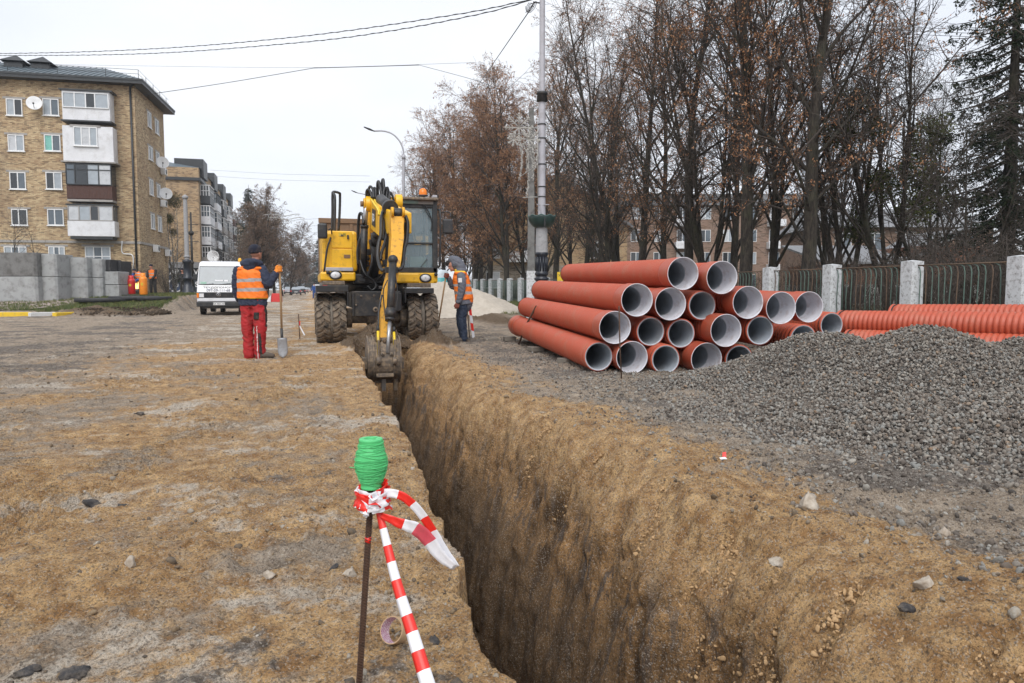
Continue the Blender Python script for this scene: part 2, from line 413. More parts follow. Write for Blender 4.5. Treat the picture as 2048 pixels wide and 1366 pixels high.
def geo(a, b, s0, g):
    out = [a]; s = s0; sg = 1 if b > a else -1
    while (out[-1] - b) * sg < 0: out.append(out[-1] + sg * s); s *= g
    return np.array(out)
def build_ground():
    ys = [-60, -30, -12, -5, -2, -0.6, 0.1]
    y = 0.5
    while y < 62:
        ys.append(y); y += (0.05 if y < 1.15 else max(0.0085, y * 0.0058))
    for k in range(46): ys.append(y); y *= 1.05
    ys = np.array(ys); NY = len(ys)
    left = np.concatenate([geo(-4.2, -420, 0.03, 1.035)[::-1][:-1], nonuni(-4.2, -1.25, 0.02), nonuni(-1.25, -0.30, 0.010)])   # absolute X
    nl2 = 92      # from -0.30 to the left edge, following it
    nwl = 16; nfl = 6; nwr = 190
    right = np.concatenate([nonuni(2.6, 4.6, 0.013), nonuni(4.6, 8.5, 0.03), geo(8.5, 430, 0.05, 1.04)])
    nr2 = 70      # lip to 2.6
    Yc = ys[:, None]
    xl, xr, lip = trench_edges(ys); xl = xl[:, None]; xr = xr[:, None]; lip = lip[:, None]
    f = (sm(Yc, -3, -1) * (1 - sm(Yc, 12.95, 13.5)))
    # left flat
    XA = np.repeat(left[None], NY, 0); ZA = np.zeros_like(XA)
    t = np.linspace(0, 1, nl2 + 1)[None, :-1]; XB = -0.30 + (xl + 0.30) * t; ZB = 0 * XB
    # left wall, floor, right wall with rounded lip: trench position and flat position
    t = np.linspace(0, 1, nwl + 1)[None, :-1]; XC = xl + 0.03 * t + 0 * Yc; ZC = -TR_D * t ** 1.1 + 0 * Yc
    t = np.linspace(0, 1, nfl + 1)[None, :-1]; XD = (xl + 0.03) + (xr - 0.06 - xl - 0.03) * t; ZD = -TR_D + 0 * XD
    t = np.linspace(0, 1, nwr + 1)[None]
    XE, ZE = right_profile(Yc, t)
    t2 = np.linspace(0, 1, nr2 + 1)[None, 1:-1]; XF = lip + (2.6 - lip) * t2; ZF = 0 * XF
    XG = np.repeat(right[None], NY, 0); ZG = 0 * XG
    # flat version of the middle columns
    ncm = XC.shape[1] + XD.shape[1] + XE.shape[1]
    u = np.linspace(0, 1, ncm)[None]; flatX = xl + (lip - xl) * u
    midX = np.concatenate([XC, XD, XE], 1); midZ = np.concatenate([ZC, ZD, ZE], 1)
    mX = flatX + (midX - flatX) * f; mZ = midZ * f
    # wall roughness (pushes out along X and up)
    depth = -mZ
    wall = sm(depth, 0.02, 0.35) * f
    strk = fbm(Yc * 4.2 + 0 * mX, depth * 0.6, 4, 70, 0.42)
    blk = ridge(Yc * 1.3 + 0 * mX, depth * 1.2 + 3, 3, 73)
    chn = fbm(Yc * 10 + 0 * mX, depth * 7, 4, 76, 0.62)
    sp = sm(fbm(Yc * 1.6 + 0 * mX, depth * 1.4, 3, 79), 0.05, 0.3)
    dxw = (0.085 * strk + 0.045 * blk + 0.02 * chn + 0.055 * np.abs(pn(Yc * 8 + 0 * mX, depth * 1.3, 82)) * sp)
    side = np.concatenate([np.full((1, XC.shape[1]), -0.4), np.zeros((1, XD.shape[1])), np.ones((1, XE.shape[1]))], 1)
    mX = mX - dxw * wall * side
    lipz = sm(depth, -0.01, 0.06) * (1 - sm(depth, 0.5, 0.9)) * f * side
    lump = 0.05 * fbm(Yc * 2.2 + 0 * mX, mX * 2.6, 3, 170) * 2 + 0.030 * ridge(Yc * 6 + 0 * mX, mX * 7 + depth * 3, 3, 174) + 0.022 * fbm(Yc * 19 + 0 * mX, (mX + depth) * 19, 3, 178, .65)
    crk = 0.035 * np.clip(1 - np.abs(fbm(Yc * 2.7 + 0 * mX, (mX + depth) * 2.1, 3, 182)) * 9, 0, 1)
    mZ = mZ + (lump * 0.8 - crk) * lipz; mX = mX - (lump * 0.8 - crk) * lipz * 0.8
    X = np.concatenate([XA, XB, mX, XF, XG], 1); Z = np.concatenate([ZA, ZB, mZ, ZF, ZG], 1)
    Yg = np.repeat(Yc, X.shape[1], 1)
    flat = 1 - sm(-Z, 0.02, 0.5)
    # earth heaped under the machine
    mound = 0.42 * np.exp(-(((X - 1.35) / 0.42) ** 2 + ((Yg - 14.3) / 0.75) ** 2)) + 0.26 * np.exp(-(((X - 2.25) / 0.4) ** 2 + ((Yg - 13.2) / 0.45) ** 2)) + 0.16 * np.exp(-(((X - 0.75) / 0.25) ** 2 + ((Yg - 13.3) / 0.7) ** 2))
    mound = mound * (1 + 0.5 * fbm(X * 5, Yg * 5, 4, 91, 0.6) * 2)
    bank = sm(X * ST + Yg * CT, 27.8, 29.6) * (1 - sm(X * ST + Yg * CT, 30.2, 31.6)) * sm(-X, 5.4, 6.2) * sm(X, -10.5, -9.0)
    bank2 = sm(X, 5.0, 5.9) * (1 - sm(X, 6.4, 7.4)) * sm(Yg, 19, 22) * (1 - sm(Yg, 30, 34))
    Zf = ground_fine(X, Yg)
    rough_band = (bank + 0.6 * bank2) * (0.12 + 0.35 * np.clip(fbm(X * 1.8, Yg * 1.8, 4, 95, 0.65), -0.2, 1))
    Z = Z + tz(X, Yg) + Zf * (0.35 + 0.65 * flat) + berm(X, Yg, xl, lip) * flat * sm(14.5 - Yg, 0, 2) + mound + rough_band
    NXc = X.shape[1]
    V = np.stack([X, Yg, Z], 2).reshape(-1, 3)
    i = np.arange(NY - 1)[:, None] * NXc + np.arange(NXc - 1)[None]
    F = np.stack([i, i + 1, i + 1 + NXc, i + NXc], 2).reshape(-1, 4)
    me = mesh_np('ground', V, F, [MATS['dirt']], None, True)
    # what the soil is made of, per vertex: ochre sand / pale lime dust / dark crushed asphalt / clods
    Xf, Yf = X.ravel(), Yg.ravel(); q = Xf * ST + Yf * CT; c = Xf * CT - Yf * ST
    xlr = np.repeat(xl, NXc, 1).ravel(); lipr = np.repeat(lip, NXc, 1).ravel()
    n1 = fbm(Xf * 0.45, Yf * 0.6, 4, 101); n2 = fbm(Xf * 1.4, Yf * 1.9, 4, 104, 0.6); n3 = fbm(Xf * 5, Yf * 7, 3, 107, 0.6)
    sand = 0.50 + 0.28 * np.exp(-np.clip(-Xf, 0, 9) / 1.6) * (Xf < .9) + 1.3 * n1 + 0.9 * n2 + 0.4 * n3
    sand += 0.65 * np.exp(-((Xf - xlr + 0.1) / 0.5) ** 2) * (Xf < xlr + .3) + 1.1 * np.exp(-np.clip(Xf - lipr, 0, 9) ** 2 / 0.12) * (Xf > 0.9)
    sand -= 1.1 * sm(Xf, 2.5, 3.1) * sm(Yf, 1.7, 2.4) + 0.55 * sm(-Xf, 2.2, 4.5) * sm(Yf, 5.5, 8) + 0.5 * sm(Yf, 14, 19)
    sand += 0.1 * sm(-Yf, -2.3, -1.6) * (Xf > 1.5)
    pale = fbm(Xf * 0.8, Yf * 1.3, 4, 111, 0.6) * 1.9 + 0.15 * n3 + 0.06 - 0.6 * (Xf > 1.2)
    pale -= 0.9 * sm(Xf, 2.2, 2.8) * (1 - sm(Yf, 15, 20)) + 0.35 * sm(-Xf, 2.5, 5) - 0.3 * sm(Yf, 12, 15) * (np.abs(Xf) < 3)
    dark = fbm(Xf * 0.6, Yf * 0.9, 5, 121, 0.6) * 2.2 - 0.44 - 0.12 * (Xf < .9) * (Xf > -2.5) + 0.5 * n3
    dark += 0.75 * sm(Xf, 2.5, 3.2) * sm(Yf, 2.6, 3.6) + 0.95 * sm(-Xf, 1.8, 4.2) * sm(Yf, 6.5, 10) - 0.4 * (Xf > 1.2) * (Xf < 2.4) - 0.3 * sm(Yf, 20, 30)
    dark += 0.35 * (Yf < 2.9) * (Xf < 0.6) * sm(fbm(Xf * 0.7, Yf * 0.7, 2, 130), -0.2, 0.3)
    dark += 0.55 * (Xf > lipr + .15) * sm(4.6 - Yf, 0, 1) * sm(fbm(Xf * 1.3, Yf * 1.3, 3, 133), -.1, .25)
    dark += 0.75 * np.exp(-((Xf - lipr - 0.22) / 0.16) ** 2) * sm(fbm(Xf * 2.2, Yf * 1.6, 3, 131), -.05, .25) * (Xf > 1.4)
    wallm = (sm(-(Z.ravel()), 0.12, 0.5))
    rb = (mound.ravel() > 0.08) * 1.0
    earth = np.clip(np.maximum(rb, (bank + bank2).ravel() * 1.3), 0, 1)
    lawn = np.clip(sm(q, 29.9, 30.7) * sm(-Xf, 6.1, 6.7) * (1 - sm(Yf, 72, 90)) + sm(Xf, 6.9, 7.5) * sm(Yf, 25.5, 27) + sm(Xf, 11.5, 12.3), 0, 1)
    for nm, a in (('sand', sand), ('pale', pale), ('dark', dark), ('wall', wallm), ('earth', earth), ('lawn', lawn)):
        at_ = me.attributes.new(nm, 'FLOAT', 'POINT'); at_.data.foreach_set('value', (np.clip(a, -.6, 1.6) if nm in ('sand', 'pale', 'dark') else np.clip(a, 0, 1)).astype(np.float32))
    o = add_obj('ground', me); tag(o, 'uneven dirt roadway of ochre sand and grey rubble split by a deep trench', kind='structure')
    return X, Yg, Z
# ---------------------------------------------------------------- materials used by the setting
def make_mats():
    n = NT('dirt'); P = n.tc.outputs['Object']
    fine = n.noise(70, 5, 0.7); mid = n.noise(9, 5, 0.6); vf = n.noise(220, 3, 0.7)
    ochre = n.mix(n.ramp(mid, [(0.35, 0.0), (0.65, 1.0)]), (0.37, 0.20, 0.080), (0.74, 0.485, 0.24))
    grey = n.mix(n.ramp(n.noise(6, 5, 0.65), [(0.35, 0.0), (0.65, 1.0)]), (0.27, 0.21, 0.155), (0.54, 0.44, 0.34))
    def blot(name, s1, s2, a1, a2, lo, hi):
        # vertex mask broken up by mottling of two sizes (flattened so patches lie in the ground plane)
        v = n.math('ADD', n.attr(name), n.math('ADD', n.math('MULTIPLY', n.math('SUBTRACT', n.noise(s1, 5, 0.7, None, 0.6), .5), a1), n.math('MULTIPLY', n.math('SUBTRACT', n.noise(s2, 4, 0.7), .5), a2)))
        return n.ramp(v, [(lo, 0.0), (hi, 1.0)])
    col = n.mix(blot('sand', 1.9, 9.5, 1.3, 1.6, .20, .72), grey, ochre)
    col = n.mix(n.math('MULTIPLY', blot('pale', 2.4, 13, 1.6, 1.9, .34, .80), 0.85), col, n.mix(mid, (0.60, 0.52, 0.42), (0.86, 0.78, 0.68)))
    drk = n.mix(n.ramp(n.noise(24, 4, 0.6), [(0.4, 0.0), (0.6, 1.0)]), (0.085, 0.074, 0.068), (0.24, 0.212, 0.19))
    col = n.mix(n.math('MULTIPLY', blot('dark', 2.9, 15, 1.6, 2.2, .44, .80), 0.88), col, drk)
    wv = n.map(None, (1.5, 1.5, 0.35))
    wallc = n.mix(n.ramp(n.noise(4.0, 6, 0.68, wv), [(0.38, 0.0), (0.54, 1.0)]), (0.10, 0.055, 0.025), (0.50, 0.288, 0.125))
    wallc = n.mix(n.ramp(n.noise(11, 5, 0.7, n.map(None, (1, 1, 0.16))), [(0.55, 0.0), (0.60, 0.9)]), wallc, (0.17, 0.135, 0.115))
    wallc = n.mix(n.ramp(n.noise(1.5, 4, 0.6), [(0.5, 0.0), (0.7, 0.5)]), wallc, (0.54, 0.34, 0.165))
    gz_ = n.n.new('ShaderNodeSeparateXYZ'); n.link(P, gz_.inputs[0])      # shade of the trench depths, painted into the wall colour by height
    deep_shade = n.ramp(n.math('ADD', n.math('MULTIPLY', gz_.outputs[2], -1.0), n.math('MULTIPLY', n.math('SUBTRACT', n.noise(1.3, 5, .65), .5), 1.3)), [(0.55, 0.0), (1.0, 0.72)])
    wallc = n.mix(deep_shade, wallc, n.mix(n.noise(6, 5, .7, n.map(None, (1, 1, .2))), (0.07, 0.043, 0.025), (0.20, 0.128, 0.072)))
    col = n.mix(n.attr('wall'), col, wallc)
    col = n.mix(n.attr('earth'), col, n.mix(n.noise(7, 5, 0.7), (0.06, 0.04, 0.024), (0.22, 0.14, 0.075)))
    col = n.mix(n.attr('lawn'), col, n.mix(n.noise(3, 5, 0.7), (0.07, 0.075, 0.025), (0.13, 0.125, 0.045)))
    # grains of different stone in the soil
    sp = n.vor(170, None, 'F1', 'Color'); sb = n.n.new('ShaderNodeSeparateColor'); n.link(sp, sb.inputs[0])
    col = n.mix(n.ramp(sb.outputs[0], [(0.84, 0.0), (0.90, 0.5)]), col, (0.62, 0.57, 0.50))
    col = n.mix(n.ramp(sb.outputs[1], [(0.86, 0.0), (0.90, 0.5)]), col, (0.13, 0.115, 0.10))
    col = n.mix(n.ramp(fine, [(0.36, 0.7), (0.50, 0.0)]), col, (0.07, 0.048, 0.032))
    col = n.mix(n.ramp(vf, [(0.35, 0.4), (0.55, 0.0)]), col, (0.08, 0.06, 0.04))
    n.base(col); n.set(Roughness=0.93); n.b.inputs['Specular IOR Level'].default_value = 0.25
    h = n.math('ADD', n.math('MULTIPLY', fine, 0.7), n.math('ADD', n.math('MULTIPLY', n.noise(26, 5, 0.7), 1.2), n.math('MULTIPLY', vf, 0.25)))
    n.bump(h, 1.0, 0.034)

    n = NT('stone'); oi = n.n.new('ShaderNodeObjectInfo')
    c = n.ramp(oi.outputs['Random'], [(0.0, (0.040, 0.035, 0.032)), (0.22, (0.155, 0.125, 0.102)), (0.45, (0.215, 0.190, 0.165)), (0.62, (0.275, 0.245, 0.210)), (0.8, (0.25, 0.255, 0.245)), (0.93, (0.40, 0.375, 0.33)), (1.0, (0.27, 0.17, 0.10))])
    c = n.mix(n.noise(3, 4, 0.6), c, n.mix(0.5, c, (0.10, 0.085, 0.07))); n.base(c); n.set(Roughness=0.85); n.bump(n.noise(5, 4, 0.7), 0.3, 0.1)
    n = NT('pebble'); oi = n.n.new('ShaderNodeObjectInfo')
    c = n.ramp(oi.outputs['Random'], [(0.0, (0.07, 0.062, 0.055)), (0.3, (0.17, 0.13, 0.09)), (0.55, (0.26, 0.19, 0.115)), (0.78, (0.24, 0.215, 0.18)), (0.92, (0.36, 0.33, 0.28)), (1.0, (0.50, 0.47, 0.42))])
    c = n.mix(n.ramp(n.noise(1.6, 4, 0.6), [(0.4, 0.0), (0.7, 0.6)]), c, (0.23, 0.155, 0.085)); n.base(c); n.set(Roughness=0.9); n.bump(n.noise(4, 4, 0.7), 0.4, 0.15)
    n = NT('lime'); c = n.mix(n.noise(5, 6, 0.7), (0.36, 0.31, 0.25), (0.66, 0.60, 0.52)); n.base(c); n.set(Roughness=0.95); n.bump(n.noise(30, 5, 0.7), 0.8, 0.03)
    n = NT('whiterock'); c = n.mix(n.ramp(n.noise(9, 6, 0.7), [(0.35, 0.0), (0.65, 1.0)]), (0.30, 0.24, 0.18), (0.56, 0.51, 0.44)); n.base(c); n.set(Roughness=0.9); n.bump(n.noise(40, 5, 0.7), 0.6, 0.02)
    n = NT('tarrock'); c = n.mix(n.ramp(n.noise(14, 6, 0.7), [(0.42, 0.0), (0.7, 1.0)]), (0.040, 0.038, 0.040), (0.20, 0.165, 0.13)); n.base(c); n.set(Roughness=0.8); n.bump(n.noise(50, 5, 0.7), 0.9, 0.02)
    n = NT('grass'); oi = n.n.new('ShaderNodeObjectInfo')
    n.base(n.ramp(oi.outputs['Random'], [(0.0, (0.050, 0.072, 0.016)), (0.6, (0.095, 0.125, 0.028)), (1.0, (0.19, 0.175, 0.065))])); n.set(Roughness=0.7)
    # brickwork
    def brick(name, c1, c2, mortar, sc=1.0, dark=(0.10, 0.07, 0.045)):
        n = NT(name); g = n.n.new('ShaderNodeSeparateXYZ'); nrm = n.n.new('ShaderNodeNewGeometry')
        n.link(n.tc.outputs['Object'], g.inputs[0]); cmb = n.n.new('ShaderNodeCombineXYZ')
        n.link(n.math('ADD', g.outputs[0], g.outputs[1]), cmb.inputs[0]); n.link(g.outputs[2], cmb.inputs[1])
        b = n.n.new('ShaderNodeTexBrick'); b.inputs['Scale'].default_value = 1.0; b.inputs['Brick Width'].default_value = 0.26 * sc; b.inputs['Row Height'].default_value = 0.077 * sc
        b.inputs['Mortar Size'].default_value = 0.011 * sc; b.inputs['Bias'].default_value = -0.1; b.inputs['Color1'].default_value = (*c1, 1); b.inputs['Color2'].default_value = (*c2, 1); b.inputs['Mortar'].default_value = (*mortar, 1)
        n.link(cmb.outputs[0], b.inputs['Vector'])
        v = n.vor(3.0, n.map(cmb.outputs[0], (1.28 / sc, 4.33 / sc, 1)), 'F1', 'Color'); s = n.n.new('ShaderNodeSeparateColor'); n.link(v, s.inputs[0])
        c = n.mix(n.ramp(s.outputs[0], [(0.74, 0.0), (0.80, 0.6)]), b.outputs[0], dark)
        c = n.mix(n.ramp(n.noise(0.35, 5, 0.65), [(0.42, 0.0), (0.7, 0.45)]), c, (0.17, 0.085, 0.04))
        c = n.mix(n.ramp(n.noise(0.6, 4, 0.7, n.map(None, (1, 1, 0.25))), [(0.5, 0.0), (0.75, 0.4)]), c, (0.12, 0.10, 0.08))
        n.base(c); n.set(Roughness=0.9); n.bump(b.outputs['Fac'], -0.3, 0.02)
    brick('brick_tan', (0.62, 0.48, 0.29), (0.36, 0.225, 0.12), (0.32, 0.26, 0.18))
    brick('brick_tan_far', (0.47, 0.33, 0.18), (0.38, 0.245, 0.125), (0.38, 0.30, 0.21), 1.6)
    brick('brick_red', (0.26, 0.085, 0.04), (0.20, 0.07, 0.035), (0.22, 0.15, 0.11))
    brick('brick_pale', (0.46, 0.40, 0.32), (0.38, 0.33, 0.27), (0.22, 0.19, 0.16), 1.5)
    brick('brick_rose', (0.27, 0.165, 0.12), (0.23, 0.145, 0.11), (0.26, 0.21, 0.17), 1.6)
    dirty('concrete', (0.36, 0.37, 0.37), 0.9, dirt=(0.12, 0.11, 0.10), amount=0.6, scale=1.6, fine=35, lo=0.48)
    dirty('concrete_dark', (0.19, 0.19, 0.185), 0.9, dirt=(0.07, 0.065, 0.06), amount=0.7, scale=1.9, fine=35, lo=0.45)
    dirty('whitewash', (0.62, 0.64, 0.66), 0.9, dirt=(0.16, 0.15, 0.14), amount=0.9, scale=9, fine=60, bump=0.4, lo=0.50)
    dirty('plaster', (0.36, 0.345, 0.33), 0.9, dirt=(0.16, 0.13, 0.11), amount=0.6, scale=2, fine=30)
    dirty('white_panel', (0.72, 0.73, 0.76), 0.6, dirt=(0.35, 0.33, 0.31), amount=0.4, scale=1.3, bump=0.05)
    dirty('white_frame', (0.78, 0.79, 0.80), 0.5, dirt=(0.4, 0.38, 0.36), amount=0.2, scale=3, bump=0.03)
    dirty('brown_wood', (0.10, 0.05, 0.04), 0.8, dirt=(0.05, 0.03, 0.025), amount=0.5, scale=5)
    dirty('slate_roof', (0.085, 0.115, 0.135), 0.45, dirt=(0.05, 0.06, 0.065), amount=0.4, scale=0.8, bump=0.05)
    dirty('dark_trim', (0.028, 0.032, 0.036), 0.5, dirt=(0.06, 0.05, 0.045), amount=0.3, scale=3)
    dirty('grey_roof', (0.20, 0.205, 0.215), 0.7, dirt=(0.09, 0.085, 0.08), amount=0.5, scale=1.5)
    dirty('curtain', (0.55, 0.57, 0.60), 0.8, dirt=(0.25, 0.27, 0.3), amount=0.5, scale=2.2)
    dirty('curtain_green', (0.22, 0.52, 0.46), 0.8, dirt=(0.1, 0.25, 0.22), amount=0.5, scale=2.2)
    glass_mat('glass', (0.12, 0.15, 0.18)); glass_mat('glass_light', (0.42, 0.47, 0.52), 0.2); glass_mat('glass_dark', (0.035, 0.04, 0.045))
    n = NT('bark'); v = n.map(None, (1, 1, 0.25))
    c = n.mix(n.ramp(n.noise(16, 5, 0.7, v), [(0.38, 0.0), (0.62, 1.0)]), (0.014, 0.011, 0.009), (0.062, 0.050, 0.038))
    c = n.mix(n.ramp(n.noise(1.1, 4, 0.6), [(0.5, 0.0), (0.72, 0.5)]), c, (0.065, 0.07, 0.035)); n.base(c); n.set(Roughness=0.95); n.bump(n.noise(22, 5, 0.7, v), 0.9, 0.05)
    n = NT('twig'); n.base(n.mix(n.noise(2.0, 3), (0.028, 0.022, 0.018), (0.095, 0.075, 0.062))); n.set(Roughness=0.9)
    n = NT('twig_grey'); n.base(n.mix(n.noise(2.0, 3), (0.05, 0.045, 0.04), (0.15, 0.135, 0.12))); n.set(Roughness=0.9)
    n = NT('birchbark'); c = n.mix(n.ramp(n.noise(5, 5, 0.7, n.map(None, (1, 1, 3))), [(0.45, 0.0), (0.6, 1.0)]), (0.10, 0.095, 0.09), (0.55, 0.54, 0.52)); n.base(c); n.set(Roughness=0.8)
    def leafm(name, a, b, c_):
        n = NT(name); v = n.vor(7.0, None, 'F1', 'Color'); s = n.n.new('ShaderNodeSeparateColor'); n.link(v, s.inputs[0])
        n.base(n.ramp(s.outputs[0], [(0.0, a), (0.5, b), (1.0, c_)])); n.set(Roughness=0.8); n.b.inputs['Specular IOR Level'].default_value = 0.2
    leafm('rust_leaf', (0.14, 0.064, 0.032), (0.30, 0.145, 0.072), (0.47, 0.27, 0.15))
    leafm('rust_leaf_dim', (0.11, 0.060, 0.038), (0.23, 0.13, 0.080), (0.38, 0.235, 0.145))
    leafm('mistletoe', (0.030, 0.038, 0.010), (0.055, 0.068, 0.016), (0.10, 0.11, 0.028))
    leafm('needle', (0.008, 0.014, 0.008), (0.018, 0.028, 0.014), (0.034, 0.046, 0.020))
    leafm('far_leaf', (0.10, 0.08, 0.065), (0.19, 0.135, 0.10), (0.28, 0.18, 0.12))
    leafm('fir_blue', (0.02, 0.03, 0.03), (0.045, 0.06, 0.06), (0.07, 0.09, 0.085))

# ---------------------------------------------------------------- trees
def rvec(r): 
    while True:
        v = Vector((r.uniform(-1, 1), r.uniform(-1, 1), r.uniform(-1, 1)))
        if 0.05 < v.length < 1: return v.normalized()
def perp(r, d):
    v = rvec(r); v = v - d * v.dot(d); return v.normalized()
def grow(r, mbs, ends, p, d, length, rad, lvl, P):
    """one branch with its children; P: dict of per-level settings"""
    L = P['levels'][lvl]; n = L['n']; pts = [p.copy()]; rr = [rad]; step = length / n
    for i in range(n):
        d = (d + rvec(r) * L['bend'] + UP * L['up']).normalized(); p = p + d * step; pts.append(p.copy()); rr.append(max(P['rmin'], rad * (1 - (i + 1) / n * L['taper'])))
    mb = mbs[0] if lvl < P['thick'] else mbs[1]
    mb.tube(pts, rr, L['seg'], 0, cap=(lvl == 0))
    if lvl == len(P['levels']) - 1:
        ends.append((pts, d)); return
    C = L['kids']; k = int(C * r.uniform(0.8, 1.2) + 0.5)
    for j in range(k):
        t = L['from'] + (1 - L['from']) * (j + r.random()) / k; f = t * n; i = min(n - 1, int(f)); q = pts[i].lerp(pts[i + 1], f - i)
        dd = (pts[i + 1] - pts[i]).normalized(); ang = math.radians(r.uniform(*L['ang'])); nd = (dd * math.cos(ang) + perp(r, dd) * math.sin(ang)).normalized()
        cl = P['levels'][lvl + 1]['len'] * r.uniform(0.65, 1.2) * (1.0 - L.get('shrink', 0.55) * t)
        cr = min(rr[i] * 0.72, P['levels'][lvl + 1]['rad'] * r.uniform(0.8, 1.2))
        grow(r, mbs, ends, q, nd, cl, cr, lvl + 1, P)
    if L.get('lead'): ends.append((pts[-2:], d))
def leaves_np(pts, size, rng, hang=0.6, wid=0.4):
    """small elongated leaf faces at given points"""
    n = len(pts); a = rng.normal(size=(n, 3)); a[:, 2] = a[:, 2] * 0.5 - hang * 1.5; a /= np.linalg.norm(a, axis=1)[:, None]
    b = rng.normal(size=(n, 3)); b -= a * (a * b).sum(1)[:, None]; b /= np.linalg.norm(b, axis=1)[:, None]
    s = size * rng.uniform(0.6, 1.3, (n, 1)); a = a * s; b = b * s * wid
    V = np.stack([pts, pts + a * 0.5 + b * 0.5, pts + a, pts + a * 0.5 - b * 0.5], 1).reshape(-1, 3); F = np.arange(n * 4).reshape(-1, 4); return V, F
def tree_meshes(name, seed, P, trunkmat='bark', twigmat='twig', leafmat=None):
    r = random.Random(seed); rng = np.random.RandomState(seed); tk, cr = MB(), MB(); ends = []
    for st in range(P.get('stems', 1)):
        d = Vector((r.uniform(-1, 1), r.uniform(-1, 1), 0)) * P.get('spread', 0.05) + UP
        grow(r, (tk, cr), ends, Vector((r.uniform(-.12, .12), r.uniform(-.12, .12), -0.15)) * (st > 0) + Vector((0, 0, -0.1)), d.normalized(), P['h'] * r.uniform(0.88, 1.05), P['rad'] * (1 if st == 0 else 0.75), 0, P)
        V = np.array(cr.v); F = cr.f; mi = [0] * len(F)
    if P.get('leaves'):
        pts = []
        for pp, d in ends:
            k = rng.poisson(P['leaves'])
            for _ in range(k):
                i = rng.randint(len(pp) - 1); t = rng.rand(); q = pp[i].lerp(pp[i + 1], t); pts.append((q.x + rng.normal() * .05, q.y + rng.normal() * .05, q.z + rng.normal() * .05))
        pts = np.array(pts); keep = fbm(pts[:, 0] * 0.55 + pts[:, 1] * 0.2, pts[:, 2] * 0.55, 2, seed % 90) > P.get('gap', -0.12); pts = pts[keep]
        LV, LF = leaves_np(pts, P['lsize'], rng, P.get('hang', 0.6), P.get('lw', 0.4)); b = len(V); V = np.concatenate([V, LV]); F = F + [tuple(x) for x in (LF + b)]; mi += [1] * len(LF)
    sm_ = np.zeros(len(F), bool)
    me_t = mesh_np(name + '_trunk', np.array(tk.v), tk.f, MATS[trunkmat], None, True)
    me_c = mesh_np(name + '_crown', V, F, [MATS[twigmat], MATS[leafmat or 'rust_leaf']], mi, sm_)
    return me_t, me_c
def lv(n, bend, up, taper, seg, kids, frm, ang, ln=0, rad=0, **k): return dict(n=n, bend=bend, up=up, taper=taper, seg=seg, kids=kids, **{'from': frm}, ang=ang, len=ln, rad=rad, **k)
LINDEN = dict(h=15.5, rad=0.21, rmin=0.006, thick=2, stems=1, spread=0.06, leaves=30, lsize=0.080, hang=0.7, lw=0.42, levels=[
    lv(14, 0.05, 0.03, 0.86, 10, 26, 0.12, (22, 56), lead=True, shrink=0.62),
    lv(7, 0.13, 0.07, 0.85, 6, 8, 0.15, (22, 60), 6.1, 0.062),
    lv(5, 0.16, -0.01, 0.8, 4, 8, 0.15, (25, 65), 2.5, 0.028),
    lv(3, 0.2, -0.08, 0.6, 3, 0, 0, (0, 0), 0.95, 0.010)])
TREES = {}
